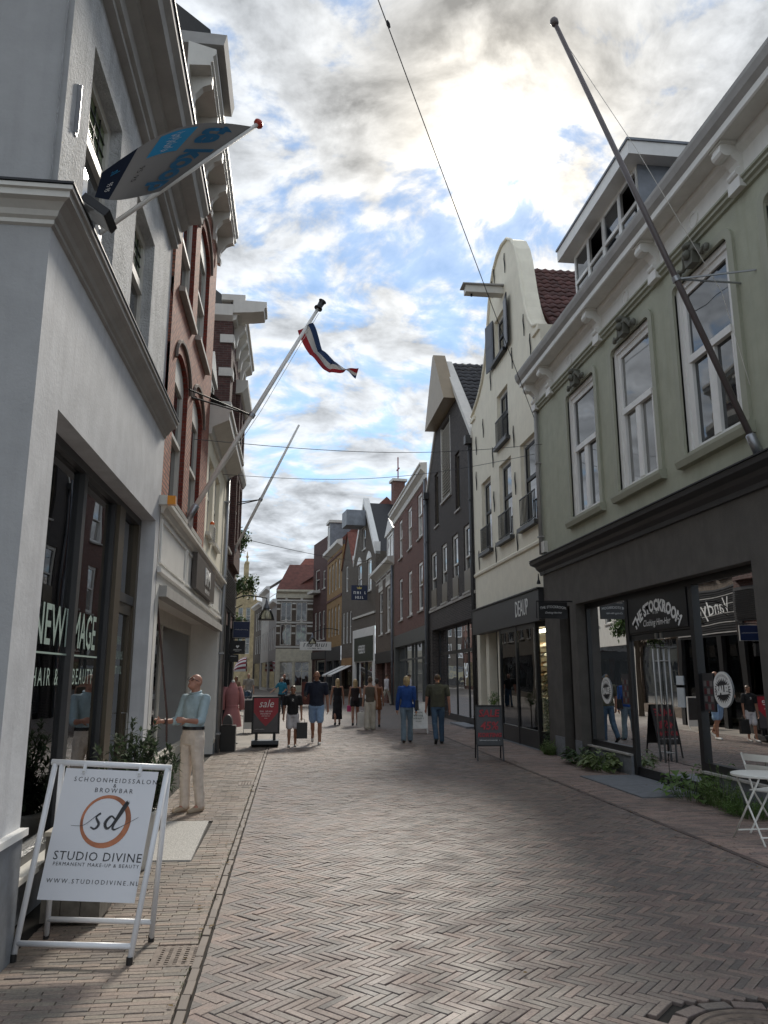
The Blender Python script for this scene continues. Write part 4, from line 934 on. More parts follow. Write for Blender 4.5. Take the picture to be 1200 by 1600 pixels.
MB(f).box(16.02, 16.58, -.5, -.46, 0, 2.15).build('side_door', mat('dark blue door', (0.02, 0.024, 0.032), 0.4), h)
MB(f).box(16.0, 16.6, -.5, -.44, 2.2, 2.28).build('transom', M_DARKR, h); pane(f, h, 16.0, 16.6, 2.28, ZG, -.47, M_WIN)
MB().lathe(f.p(16.12, -.44, 1.05), [(.0, 0), (.03, .01), (.03, .03), (.0, .05)], 8, ax=f.n).build('door_knob', M_CHROME, h)
roomy(f, h, 15.98, 16.62, -.2, -.6, .01, ZG, M_DARKR)
# lettered fascia sign
o0 = f.p(12.41, g + .0, 2.42)
t = thing('shop_sign', 'black panel sign with arched white letters above the glass doors', 'sign', f.o + o0)
MB(f).box(11.36, 13.46, g + .002, g + .022, 2.46, 3.06).build('board', mat('sign black', (0.010, 0.010, 0.012), 0.35), t, loc=-o0)
def arc_text(s, size, u, zc, rad, m, par, span=None, d=g + .026, loc=None, sx=1.0, bold=0.0):
    def fn(x, y, e):
        a = x / rad; r_ = rad + y
        return f.p(u + f.sg * r_ * math.sin(a), d + e, zc + r_ * math.cos(a) - rad)
    o = text(s, size, fn, m, par, sx=sx, bold=bold); o.location = loc if loc is not None else (0, 0, 0); return o
arc_text('THE STOCKROOM', 0.26, 12.41, 2.86, 1.25, M_WTXT, t, loc=-o0, sx=0.84, bold=0.013)
for s, sz, z, sh, sx in (('EST. 2006', .055, 2.745, 0, .9), ('Clothing Him-Her', .155, 2.585, .35, .86)):
    o = ftext(f, s, sz, 12.41, g + .026, z, M_WTXT, t, shear=sh, sx=sx); o.location = -o0
for sgn in (-1, 1): MB(f).box(12.41 + sgn * .30 - .09, 12.41 + sgn * .30 + .09, g + .024, g + .027, 2.742, 2.75).build('lettering', M_WTXT, t, loc=-o0)
def sale_sticker(u, z, r, label):
    o0 = f.p(u, g - .03, z)
    t = thing('sale_sticker', label, 'sticker', f.o + o0, 'round sale stickers on the clothing shop windows')
    MB().lathe((0, 0, 0), [(r, 0), (r, .003), (0, .003)], 36, ax=f.n).build('disc', M_WTXT, t)
    mb = MB(); n = 26; c0 = f.n * .0048
    def q(a, rr): return c0 + f.t * (f.sg * math.cos(a) * rr * 1.0) + Vector((0, 0, math.sin(a) * rr * .82 - r * .06))
    pts = []
    for k in range(2 * n): pts.append(q(math.pi * k / n, r * (.88 if k % 2 else .62)))
    for k in range(2 * n): mb.face([c0 + Vector((0, 0, -r * .06)), pts[k], pts[(k + 1) % (2 * n)]])
    mb.build('burst', M_KTXT, t)
    for dx, col, dd, bo in ((-.012 * r * 5, M_KTXT, .0062, .02 * r * 4), (0, M_WTXT, .0076, .012)):
        o = text('SALE!', r * .62, lambda x, y, e: f.t * (f.sg * (x + dx)) + f.n * dd + Vector((0, 0, y + x * .08 - r * .05 + dx)), col, t, sx=.86, bold=bo)
    text('THE STOCKROOM', r * .17, lambda x, y, e: f.t * (f.sg * (r * .80 + y) * math.sin(x / (r * .8))) + f.n * .0066 + Vector((0, 0, (r * .80 + y) * math.cos(x / (r * .8)) - .02 * r)), M_KTXT, t, sx=.9)
sale_sticker(10.62, 1.52, .25, 'round white sale sticker on the large shop pane by the folding table')
sale_sticker(14.8, 1.43, .25, 'round white sale sticker on the shop pane between the doors and the pillar')
for u, label in ((11.0, 'small dark poster on the shop glass beside the larger sale sticker'), (13.9, 'small dark poster on the far shop pane next to the doors')):
    o0 = f.p(u, g - .03, 1.2); t = thing('poster', label, 'poster', f.o + o0, 'dark posters in the clothing shop windows')
    MB(f).box(u - .15, u + .15, g - .03, g - .026, 1.2, 1.75).build('sheet', M_DGREY, t, loc=-o0)
    for i in range(4):
        for j in range(3): MB(f).box(u - .12 + j * .085, u - .05 + j * .085, g - .025, g - .023, 1.23 + i * .11, 1.31 + i * .11).build('photo', mat('poster photo %d' % ((i + j) % 2), ((.10, .025, .03), (.16, .15, .15))[(i + j) % 2], .6), t, loc=-o0)
# projecting sign of the clothing shop
o0 = f.p(15.8, 0, 3.1)
t = thing('hanging_sign', 'small black projecting sign with white letters beside the white gable house', 'sign', f.o + o0)
fh = Fr((GX, 15.8), (GX - 1, 15.8), 'R')      # faces the camera
MB().path([(0, 0, .14), (-.78, 0, .14), (-.78, 0, -.22)], .014, 6).build('bracket', M_IRON, t)
MB().box(-.74, -.12, -.02, .02, -.22, .12).build('board', M_BLACK, t)
for s, sz, z, sh in (('THE STOCKROOM', .075, .02, 0), ('Clothing Him-Her', .055, -.10, .35)):
    text(s, sz, lambda x, y, e: Vector((-.43 + x, -.0235, z + y - x * x * (.4 if sh == 0 else 0))), M_WTXT, t, sx=.9, shear=sh)
drainpipe(f, h, 17.48, 0.07, 4.5, 8.7, .05, mat('grey plastic pipe', (.33, .32, .31), .5))
t = thing('junction_box', 'small cream electrical box on the drainpipe above the charcoal cornice', 'box', f.o + f.p(17.3, .0, 4.5))
MB(f).box(17.2, 17.42, 0, .09, 4.52, 4.78).build('case', M_OFFW, t, loc=-f.p(17.3, 0, 4.5)); MB().path([(-.05, .02, .02), (-.06, -.04, -.1), (-.05, .08, -.2), (-.05, .1, -.45)], .008, 5).build('cable', M_BLACK, t)
t = thing('wall_lamp', 'tiny black lamp hanging under the end of the charcoal cornice', 'lamp', f.o + f.p(17.62, .12, 3.82))
MB().lathe((0, 0, 0), [(.05, 0), (.04, .06), (.02, .1), (.01, .24)], 8).build('shade', M_IRON, t)

# --- white bell gable house
WY0, WY1 = 17.64, 25.3
f = Fr((RX, WY0), (RX, WY1), 'R', WY0)
h = house('bell_gable_house', 'cream white house with a curved bell gable and hoisting beam', f)
out = [(17.64, 10.3), (17.72, 10.3), (17.76, 10.46), (18.15, 10.62), (18.45, 10.95), (18.72, 11.45), (18.92, 12.0), (19.08, 12.6), (19.22, 13.1), (19.42, 13.6), (19.75, 14.05), (20.2, 14.36), (20.75, 14.48),
       (21.3, 14.42), (21.8, 14.2), (22.2, 13.8), (22.45, 13.3), (22.62, 12.85), (22.85, 12.3), (23.15, 11.7), (23.6, 11.2), (24.2, 10.85), (24.85, 10.62), (25.2, 10.5), (25.25, 10.3), (25.3, 10.3)]
UC = 20.75
WW = [(22.95, 24.15, 5.55, 7.85), (20.65, 21.95, 5.55, 7.85), (18.45, 19.75, 5.55, 7.85), (20.75, 21.95, 8.45, 10.05), (20.75, 21.95, 11.15, 12.5)]
mb = wall(f, WY0, WY1, 3.6, out, WW, 0.16)
for (a, za), (b, zb) in zip(out, out[1:]): mb.quad([(a, 0, za), (b, 0, zb), (b, -.42, zb), (a, -.42, za)])
mb.quad([(WY0, 0, 8.5), (WY0, -5, 8.5), (WY0, -5, 10.3), (WY0, 0, 10.3)])
for (a, za), (b, zb) in zip(out, out[1:]): mb.quad([(a, -.42, 9.5), (b, -.42, 9.5), (b, -.42, zb), (a, -.42, za)])
mb.build('gable_wall', M_CREAM, h)
edge = [f.p(u, 0.03, z + .01) for u, z in out[2:-2]]
MB().path(edge, .045, 6).build('gable_coping', M_CREAM, h, smooth=True)
for sg, u in ((1, WY0), (-1, WY1)): MB(f).box(min(u, u + sg * .55), max(u, u + sg * .55), -.44, .06, 10.30, 10.44).build('shoulder_stone', M_CREAM, h)
for i, (a, b, z0, z1) in enumerate(WW):
    w = window(f, h, a, b, z0, z1, -.1, M_OFFW if i < 3 else M_OFFW, 'none', .10, gm=M_WIN)
    st = MB(f); zm = z0 + (z1 - z0) * .55
    a2, b2 = a + .10, b - .10
    st.box(a2, a2 + .05, -.17, -.115, z0 + .1, z1 - .1).box(b2 - .05, b2, -.17, -.115, z0 + .1, z1 - .1).box(a2 + .05, b2 - .05, -.17, -.10, zm - .05, zm + .05).box(a2 + .05, b2 - .05, -.17, -.115, z1 - .16, z1 - .1)
    if i >= 3: st.box((a + b) / 2 - .03, (a + b) / 2 + .03, -.17, -.11, z0 + .1, z1 - .1)
    st.build('sash', M_IRON, w)
    MB(f).box(a - .12, b + .12, -.02, .14, z0 - .12, z0 - .01).build('sill', M_DGREY if i < 4 else M_IRON, w)
    if i < 4:
        rl = MB(f); zt = z0 + .78
        rl.box(a - .02, b + .02, .05, .075, zt - .03, zt).box(a - .02, b + .02, .05, .075, z0 + .06, z0 + .085)
        o = rl.build('railing', M_IRON, w)
        n = 11
        for k in range(n + 1): uu = a + (b - a) * k / n; MB(f).box(uu - .008, uu + .008, .053, .071, z0 + .085, zt - .03).build('baluster', M_IRON, o)
for u0, u1, ang in ((20.10, 20.72, -7), (21.98, 22.58, 7)):
    mb = MB(f); s_ = math.sin(R(abs(ang))) ; hinge, tip = (u1, u0) if ang < 0 else (u0, u1)
    du = (tip - hinge) * math.cos(R(abs(ang))); dd = .7 * s_
    for (z0, z1) in ((11.05, 12.6),):
        P = lambda k, off: (hinge + du * k, .03 + dd * k + off)
        for k0, k1, za, zb, th in ((0, 1, z0, z1, .03),):
            a, b = P(k0, 0), P(k1, 0); a2, b2 = P(k0, th), P(k1, th)
            mb.face([mb.P(a[0], a[1], za), mb.P(b[0], b[1], za), mb.P(b[0], b[1], zb), mb.P(a[0], a[1], zb)]); mb.face([mb.P(a2[0], a2[1], za), mb.P(b2[0], b2[1], za), mb.P(b2[0], b2[1], zb), mb.P(a2[0], a2[1], zb)])
            for (p, q) in ((a, a2), (b, b2)): mb.face([mb.P(p[0], p[1], za), mb.P(q[0], q[1], za), mb.P(q[0], q[1], zb), mb.P(p[0], p[1], zb)])
        sh = mb.build('shutter', mat('blue black shutter', (.016, .018, .026), .4), h)
        pm = MB(f)
        for za, zb in ((11.15, 11.75), (11.85, 12.5)):
            a, b = P(.12, .034), P(.88, .034); pm.face([pm.P(a[0], a[1], za), pm.P(b[0], b[1], za), pm.P(b[0], b[1], zb), pm.P(a[0], a[1], zb)])
        pm.build('shutter_panel', mat('shutter panel', (.03, .033, .045), .4), sh)
o = MB(f).box(20.8, 21.1, -.2, 1.15, 12.92, 13.14).build('hoisting_beam', M_OFFW, h); MB(f).prof(20.72, 21.18, [(-.1, 13.142), (1.25, 13.142), (1.25, 13.17), (-.1, 13.19)]).build('beam_cap', M_GREYP, o); MB().lathe(f.p(20.95, .95, 12.84), [(.03, 0), (.03, .08)], 8).build('hook', M_IRON, o)
rn = random.Random(3)
for u, z in ((20.5, 13.75), (22.0, 13.7), (21.7, 14.0), (18.9, 11.0), (20.1, 10.55), (22.5, 10.8), (18.4, 10.2), (23.6, 9.6), (24.6, 9.3), (20.2, 8.25), (22.5, 8.3), (18.2, 8.3), (24.7, 8.1), (22.45, 5.3), (20.2, 5.25), (24.6, 5.4), (18.05, 6.1), (20.2, 6.9), (22.5, 6.9)):
    hh = .32; MB().path([f.p(u, .03, z - hh), f.p(u - .03, .035, z - hh * .3), f.p(u + .02, .035, z + hh * .4), f.p(u, .03, z + hh)], [.012, .02, .02, .012], 5).build('wall_anchor', M_IRON, h)
MB(f).prof(WY0, WY1, [(0, 4.9), (.05, 4.92), (.06, 4.98), (.03, 5.02), (0, 5.04)]).build('string_course', M_CREAM, h)
# tiled roof behind the gable (slope faces the camera)
def tiles(par, org, ex, ey, nx, ny, w, hgt, m, name='roof_tile', single=300, lift=.03):
    """pantiles: ex along the eaves, ey up the slope (unit vectors); each tile a curved shell"""
    ex = Vector(ex).normalized(); ey = Vector(ey).normalized(); nz = ex.cross(ey).normalized()
    if nz.z < 0: nz = -nz
    n = 6; V, F = [], []
    for j in range(2):
        for i in range(n + 1):
            x = i / n; s_ = .5 * (1 - math.cos(2 * math.pi * x)) * .9 if x < .62 else .5 * (1 - math.cos(2 * math.pi * x)) * .5
            V.append(tuple(ex * (x * w * 1.04) + ey * (j * hgt * 1.12) + nz * (.045 * s_ + (lift if j == 0 else 0.0))))
    for i in range(n): F.append((i, i + 1, n + 2 + i, n + 1 + i))
    b = len(V)
    for i in range(n + 1): V.append(tuple(Vector(V[i]) - nz * .022))
    for i in range(n): F.append((i, b + i, b + i + 1, i + 1))
    me = bpy.data.meshes.new(name); me.from_pydata(V, [], F); me.materials.append(m)
    me.polygons.foreach_set('use_smooth', [k < n for k in range(len(F))])
    cnt = 0; rr = random.Random(9)
    for r_ in range(ny):
        for c_ in range(nx):
            o = bpy.data.objects.new(name, me); COL.objects.link(o); o.parent = par
            o.location = Vector(org) + ex * (c_ * w) + ey * (r_ * hgt) + nz * rr.gauss(0, .004); o.rotation_euler = (rr.gauss(0, .006), rr.gauss(0, .006), rr.gauss(0, .006))
# slope from the near eave (z 10.2 at Y=17.7) up to the ridge (z 13.9 at Y=21.47), running back in +X
ey = Vector((0, UC - 17.75, 13.7 - 10.25)).normalized()
rf = MB(f).quad([(WY0, -.42, 10.2), (UC, -.42, 13.75), (UC, -9, 13.75), (WY0, -9, 10.2)]).quad([(WY1, -.42, 10.2), (UC, -.42, 13.75), (UC, -9, 13.75), (WY1, -9, 10.2)]).build('roof', M_TILER, h)
tiles(rf, f.p(WY0 + .05, -.44, 10.28), (1, 0, 0), ey, 16, 15, .24, .30, M_TILER)
# shop at street level: fascia box, bay window, door
mb = MB(f); mb.box(17.75, 24.6, 0.0, .30, 2.98, 3.72); fb = mb.build('fascia_box', mat('dark grey fascia', (.032, .032, .034), .45, var=.06), h)
MB(f).box(17.72, 24.63, -.02, .34, 3.722, 3.76).build('fascia_cap', M_IRON, fb)
ftext(f, 'DEAUP', .58, 19.15, .306, 3.36, M_WTXT, fb, sx=.62, ext=.004)
wall(f, WY0, WY1, 0, 3.6, [(17.95, 22.35, 0, 3.1), (22.7, 23.75, 0, 3.1), (24.1, 24.9, 0.4, 3.1)], .25).build('shop_wall', M_CREAM, h)
MB(f).box(22.72, 23.73, -.7, -.64, 0, 3.0).build('door', M_BLACK, h)
roomy(f, h, 22.7, 23.75, -.25, -.72, .01, 3.1, M_ROOMD); pane(f, h, 24.1, 24.9, .4, 3.1, -.2, M_WIN)
bayp = [(22.3, -.05), (21.6, .22), (18.35, .22), (17.98, -.05)]
def bay_seg(a, b, z0, z1, t, m, name, par):
    mb = MB(f)
    p0, p1 = a, b
    pts = [(p0[0], p0[1]), (p1[0], p1[1]), (p1[0], p1[1] - t), (p0[0], p0[1] - t)]
    mb.face([mb.P(u, d, z0) for u, d in pts]); mb.face([mb.P(u, d, z1) for u, d in pts])
    for k in range(4):
        q, r_ = pts[k], pts[(k + 1) % 4]; mb.face([mb.P(q[0], q[1], z0), mb.P(r_[0], r_[1], z0), mb.P(r_[0], r_[1], z1), mb.P(q[0], q[1], z1)])
    return mb.build(name, m, par)
bay = bay_seg(bayp[1], bayp[2], 0.02, .42, .06, M_BLACK, 'bay_window', h)
for a, b in ((bayp[0], bayp[1]), (bayp[2], bayp[3])): bay_seg(a, b, 0.02, .42, .06, M_BLACK, 'bay_base', bay)
for a, b in zip(bayp, bayp[1:]): bay_seg(a, b, 2.86, 2.98, .06, M_BLACK, 'bay_head', bay)
for a, b in zip(bayp, bayp[1:]): bay_seg((a[0], a[1] - .02), (b[0], b[1] - .02), .42, 2.86, .008, M_GLASS, 'pane', bay)
for u, d in bayp + [(20.0, .22)]: MB(f).box(u - .05, u + .05, d - .09, d + .015, .0, 2.975).build('mullion', M_BLACK, bay)
mb = MB(f); mb.face([mb.P(u, d, .43) for u, d in bayp]); mb.build('display_floor', M_OFFW, bay)
mb = MB(f); mb.face([mb.P(u, d, .01) for u, d in [(22.5, -.1), (21.7, .3), (18.25, .3), (17.8, -.1)]]); mb.build('bay_step', M_STONE, bay)
roomy(f, h, 17.95, 22.35, -.1, -3.2, .43, 3.0, mat('warm shop wall', (.52, .47, .38), .8), M_OFFW)
M_SHOEW = mat('shelf wood', (.25, .19, .13), .6)
SH = [mat('shoe %d' % k, c, .5) for k, c in enumerate(((.30, .15, .07), (.55, .50, .42), (.05, .045, .04), (.38, .22, .10), (.62, .60, .56)))]
def shoe_mesh():
    mb = MB(); ring = lambda x, w, z0, z1: [(x, -w, z0), (x, w, z0), (x, w * .8, z1), (x, -w * .8, z1)]
    rs = [ring(-.13, .03, 0, .10), ring(-.06, .04, 0, .09), ring(.02, .035, 0, .065), ring(.09, .045, 0, .045), ring(.14, .02, 0, .03)]
    mb.face(rs[0][::-1]); mb.face(rs[-1])
    for p, q in zip(rs, rs[1:]):
        for k in range(4): mb.face([p[k], p[(k + 1) % 4], q[(k + 1) % 4], q[k]])
    return mb
SHM = [shoe_mesh().mesh('shoe') for _ in SH]
for me, m in zip(SHM, SH): me.materials.append(m)
rn = random.Random(2)
k_ = 0
N11 = ('first', 'second', 'third', 'fourth', 'fifth', 'sixth', 'seventh', 'eighth', 'ninth', 'tenth', 'eleventh')
ORD = ('lowest', 'second', 'third', 'fourth', 'fifth', 'sixth', 'seventh', 'top')
for i in range(8):
    z = .70 + i * .25
    t = thing('shoe_shelf', 'wall shelf of shoes in the bay window, %s from the floor' % ORD[i], 'shelf', f.o + f.p(20.2, -.55, z), 'shoe shelves in the bay window')
    MB(f).box(18.4, 22.0, -.72, -.48, z - .012, z + .012).build('board', M_SHOEW, t, loc=-f.p(20.2, -.55, z))
    for j in range(11):
        o = link('shoe', SHM[rn.randrange(5)], SH[0], None, f.o + f.p(18.6 + j * .31 + rn.uniform(-.03, .03), -.60, z + .012)); o.rotation_euler = (0, 0, R(180) + rn.uniform(-.5, .5)); o.scale = (1.1, 1.2, 1.3)
        tag(o, '%s shoe on the %s shelf of the bay window, %s from the pillar end' % (('tan', 'pale', 'black', 'brown', 'white')[SHM.index(o.data)], ORD[i], N11[j]), 'shoe', 'shoes on the shelves of the bay window')
t = thing('ceiling_lamp', 'lit strip lamp above the shoe shelves in the bay window', 'lamp', f.o + f.p(20.2, -.30, 2.84))
MB(f).box(18.6, 21.9, -.36, -.26, 2.80, 2.86).build('tube', emis('shop strip light', (1, .86, .66), 9.0), t, loc=-f.p(20.2, -.30, 2.84))
for u, hh, label in ((18.75, .75, 'white display block standing by the near corner of the shoe shop bay'), (19.6, .5, 'lower white display block inside the shoe shop bay')):
    tag(MB(f).box(u - .22, u + .22, -.40, -.05, .432, .432 + hh).build('display_block', M_WPAINT, None, f.o), label, 'display block')
# --- dark brick house with the metal hood
f = Fr((RX, 25.3), (RX, 34.4), 'R', 25.3)
h = house('dark_brick_house', 'dark brick gabled house with a beige metal hood at its peak', f)
UC = 29.85
WD = [(32.35, 33.6, 4.6, 6.95), (30.1, 31.15, 4.6, 6.95), (27.95, 29.0, 4.6, 6.95), (25.9, 26.95, 4.6, 6.95)]
WN = [(31.65, 32.5, 8.0, 10.3), (27.4, 28.2, 7.8, 10.0)]
SL = (28.98, 30.95, 8.72, 11.9)
mb = wall(f, 25.3, 34.4, 3.65, [(25.3, 10.0), (UC, 14.4), (34.4, 10.0)], WD + WN + [SL], .14)
mb.quad([(25.3, 0, 9), (25.3, -5, 9), (25.3, -5, 10), (25.3, 0, 10)]); mb.quad([(34.4, 0, 0), (34.4, -5, 0), (34.4, -5, 10), (34.4, 0, 10)])
mb.build('brick_wall', M_DARKBR, h)
for w in WD:
    o = window(f, h, *w, -.05, M_OFFW, 'sash', .13, sill=(.08, M_SILL))
    MB(f).box(w[0] + .02, w[1] - .02, .0, .012, w[2], w[2] + .75).build('glass_balustrade', mat('bronze mesh balustrade', (.11, .085, .05), .4, metal=.4), o)
for w in WN: window(f, h, *w, -.08, M_BROWNM, 'none', .10, sill=(.06, M_SILL))
o = MB(f).box(SL[0], SL[1], -.138, -.12, SL[2], SL[3]).build('louvre_panel', M_DGREY, h)
n = 24
for k in range(n):
    z = SL[2] + .06 + k * (SL[3] - SL[2] - .1) / n
    MB(f).prof(SL[0] + .06, SL[1] - .06, [(-.115, z), (-.02, z - .05), (-.01, z - .035), (-.105, z + .015)]).build('slat', M_OFFW, o)
for u in (SL[0], SL[1] - .06): MB(f).box(u, u + .06, -.12, .01, SL[2], SL[3]).build('louvre_post', M_OFFW, o)
MB(f).box(SL[0] - .05, SL[1] + .05, -.1, .07, SL[2] - .1, SL[2] - .01).build('sill', M_SILL, h)
M_HOOD = mat('beige metal cladding', (.25, .195, .125), .45, metal=.2, var=.06)
mb = MB(f); hd = .5
tri = [(UC - 2.15, 12.15), (UC + 2.15, 12.15), (UC + .12, 14.75), (UC - .12, 14.75)]
mb.poly(tri, .003, hd); mb.build('hood', M_HOOD, h)
sl = lambda u: 14.4 - abs(u - UC) * 4.4 / 4.55
for sgn in (-1, 1):
    a, b = UC + sgn * 4.6, UC
    mb = MB(f); za, zb = sl(a) + .06, 14.5
    mb.poly([(a, za - .22), (a, za + .02), (b, zb + .05), (b, zb - .2)] , -.3, .06).build('verge_board', M_OFFW, h)
rf = MB(f).quad([(25.2, -.3, 10.05), (UC, -.3, 14.45), (UC, -9, 14.45), (25.2, -9, 10.05)]).quad([(34.5, -.3, 10.05), (UC, -.3, 14.45), (UC, -9, 14.45), (34.5, -9, 10.05)]).build('roof', M_TILEB, h)
ey = Vector((0, UC - 25.25, 14.4 - 10.0)).normalized()
tiles(rf, f.p(25.25, -.32, 10.08), (1, 0, 0), ey, 11, 17, .30, .37, M_TILEB)
for u, z1 in ((25.42, 10.0), (34.15, 10.0)):
    drainpipe(f, h, u, .08, 0, z1 - .35, .06, M_DGREY); MB(f).box(u - .14, u + .14, .01, .24, z1 - .4, z1 - .1).build('rain_head', M_DGREY, h)
MB(f).box(25.3, 34.4, .0, .05, 4.40, 4.5).build('string_course', M_SILL, h)
wall(f, 25.3, 34.4, 0, 3.65, [(25.85, 33.6, 0, 3.62)], .35).build('shop_wall', M_DARKBR, h)
mb = MB(f); d = -.3
for u in (25.85, 27.2, 27.9, 30.0, 31.9, 33.5): mb.box(u, u + .1, d - .06, d, 0, 3.6)
mb.box(25.95, 33.5, d - .055, d - .004, 2.55, 2.68).box(25.95, 33.5, d - .055, d - .004, 0.0, .25)
w = mb.build('shop_window_frame', M_BLACK, h)
for a, b in ((25.95, 27.2), (27.3, 27.9), (28.0, 30.0), (30.1, 31.9), (32.0, 33.5)): pane(f, w, a, b, .25, 2.55, d - .03); pane(f, w, a, b, 2.68, 3.6, d - .03)
roomy(f, h, 25.8, 33.6, d - .08, -4, .01, 3.62, M_ROOM, M_ROOMD)
for k in range(7):
    u = 27.5 + k * .8; mb = MB(f)
    for j in range(6): mb.quad([(u + j * .1, -.8 - .04 * (j % 2), .5), (u + (j + 1) * .1, -.8 - .04 * ((j + 1) % 2), .5), (u + (j + 1) * .1, -.8 - .04 * ((j + 1) % 2), 2.5), (u + j * .1, -.8 - .04 * (j % 2), 2.5)])
    mb.build('curtain', mat('pale drapes', (.5, .47, .4), .9), h)
MB(f).box(25.85, 28.5, -.2, .3, 0, .06).build('doorstep', M_STONE, h)

# --- red brick house with white cornice
f = Fr((RX, 34.4), (RX, 46.3), 'R', 34.4)
h = house('red_cornice_house', 'red-brown brick house with six tall sash windows and a white cornice', f)
WR = [(u, u + 1.35, z, z + hh) for u in (35.9, 39.2, 42.7) for z, hh in ((4.75, 2.3), (8.25, 2.2))]
wall(f, 34.4, 46.3, 3.95, 10.9, WR, .13).build('brick_wall', M_REDBR2, h)
for w in WR: window(f, h, *w, -.05, M_WPAINT, 'sash', .14, sill=(.08, M_SILL))
MB(f).prof(34.4, 46.4, [(0, 10.7), (.06, 10.72), (.1, 10.95), (.26, 11.1), (.3, 11.12), (.3, 11.3), (.36, 11.34), (.36, 11.42), (0, 11.45)]).build('cornice', M_OFFW, h)
drainpipe(f, h, 34.7, .08, 0, 10.7, .06, M_LEAD)
M_GSH = mat('grey shopfront paint', (.085, .09, .085), .45)
wall(f, 34.4, 46.3, 0, 3.97, [(35.0, 45.7, 0, 3.3)], .3, d=.03).build('shopfront', M_GSH, h)
mb = MB(f)
for u in (35.0, 37.4, 39.6, 40.7, 43.1, 45.55): mb.box(u, u + .14, -.3, -.2, 0, 3.3)
mb.box(35.1, 45.6, -.3, -.22, 0, .35).box(35.1, 45.6, -.3, -.22, 2.5, 2.6)
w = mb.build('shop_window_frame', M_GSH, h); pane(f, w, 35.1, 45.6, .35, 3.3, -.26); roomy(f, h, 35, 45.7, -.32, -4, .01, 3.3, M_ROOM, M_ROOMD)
for u, z in ((37.2, 2.6), (41, 2.7)):
    t = thing('pendant_lamp', 'lit pendant lamp inside the grey shopfront, %s' % ('nearer the dark brick house' if u < 38 else 'farther along the street'), 'lamp', f.o + f.p(u, -1.2, z), 'pendant lamps in the grey shopfront')
    MB().lathe((0, 0, 0), [(.16, -.12), (.12, .05), (.03, .12)], 12).build('shade', emis('pendant glow', (1, .9, .7), 1.2), t, smooth=True); MB().path([(0, 0, .12), (0, 0, .6)], .01, 4).build('cord', M_BLACK, t)

# --- small brick house with a dormer
f = Fr((RX, 46.3), (5.9, 55.5), 'R', 46.3)
h = house('dormer_house', 'small brown brick house with a white pedimented dormer', f)
W5 = [(48.0, 49.7, 4.4, 7.3), (51.6, 53.3, 4.4, 7.3)]
wall(f, 46.3, 55.5, 3.2, 8.5, W5, .15).build('brick_wall', M_BROWNBR, h)
for w in W5:
    o = window(f, h, *w, -.06, M_WPAINT, 'sash', .14, sill=(.08, M_OFFW)); MB(f).box(w[0] - .15, w[1] + .15, .002, .05, w[3], w[3] + .28).build('lintel', M_OFFW, o)
    for k in range(5): MB(f).box(w[0] + k * .38, w[0] + .12 + k * .38, .002, .06, w[3] + .3, w[3] + .62).build('keystone', M_OFFW, o)
MB(f).prof(46.2, 55.6, [(0, 8.3), (.1, 8.4), (.45, 8.6), (.45, 8.8), (0, 8.85)]).build('cornice', M_OFFW, h)
for k in range(3): panel_frame(f, h, 46.8 + k * 2.9, 49.4 + k * 2.9, 7.95, 8.25, .002, M_OFFW, .06)
MB(f).quad([(46.3, 0, 8.8), (55.5, 0, 8.8), (55.5, -5, 14), (46.3, -5, 14)]).build('roof', M_TILEB, h)
dm = MB(f).box(48.2, 51.6, -3.2, -.3, 8.9, 10.9).build('dormer', M_LEAD, h); MB(f).poly([(47.9, 10.9), (51.9, 10.9), (49.9, 11.9)], -3.2, -.15).build('pediment', M_WPAINT, dm); window(f, dm, 48.5, 51.3, 9.0, 10.8, -.25, M_WPAINT, 'case2', .14)
wall(f, 46.3, 55.5, 0, 3.2, [(46.9, 49.6, 0, 2.6), (50.5, 55.0, .4, 2.6)], .5).build('shop_wall', M_REDBR2, h)
MB(f).box(46.6, 55.2, .002, .08, 2.5, 3.2).build('fascia', M_BLACK, h); MB(f).box(46.9, 48.0, -.5, -.45, 0, 2.6).build('door', M_BLACK, h); pane(f, h, 48.0, 49.6, 0, 2.6, -.48); pane(f, h, 50.5, 55.0, .4, 2.6, -.4, M_WIN); roomy(f, h, 46.9, 49.6, -.52, -3, .01, 2.6, M_ROOM)
drainpipe(f, h, 46.6, .1, 0, 8.3, .07, M_LEAD)

# --- grey gable house with the green shop panel
f = Fr((5.9, 55.5), (4.9, 63.0), 'R')
h = house('grey_gable_house', 'grey-brown gabled house with a hoist box above a white shopfront', f)
ln = f.len; UC = ln / 2
W6 = [(1.3, 2.7, 7.9, 10.3), (4.6, 6.0, 7.9, 10.3), (3.3, 4.3, 11.3, 13.0)]
mb = wall(f, 0, ln, 5.2, [(0, 10.6), (UC, 15.0), (ln, 10.6)], W6, .15); mb.quad([(0, 0, 8), (0, -5, 8), (0, -5, 10.6), (0, 0, 10.6)]); mb.build('brick_wall', M_GREYBR, h)
for w in W6: o = window(f, h, *w, -.06, M_WPAINT, 'sash', .13, sill=(.08, M_OFFW)); MB(f).poly([(w[0] - .1, w[3]), (w[1] + .1, w[3]), (w[1] - .2, w[3] + .35), ((w[0] + w[1]) / 2, w[3] + .6), (w[0] + .2, w[3] + .35)], .002, .08).build('crest', M_WPAINT, o)
for sgn in (-1, 1):
    a = UC + sgn * UC; MB(f).poly([(a, 10.4), (a, 10.9), (UC, 15.4), (UC, 14.9)], -.35, .08).build('verge_board', M_WPAINT, h)
    MB(f).box(a - .35 if sgn > 0 else a, a if sgn > 0 else a + .35, -.36, .12, 10.9, 11.3).build('shoulder_stone', M_WPAINT, h)
MB(f).box(UC - .9, UC + .9, .1, 1.6, 13.0, 14.2).build('hoist_box', M_LEAD, h)
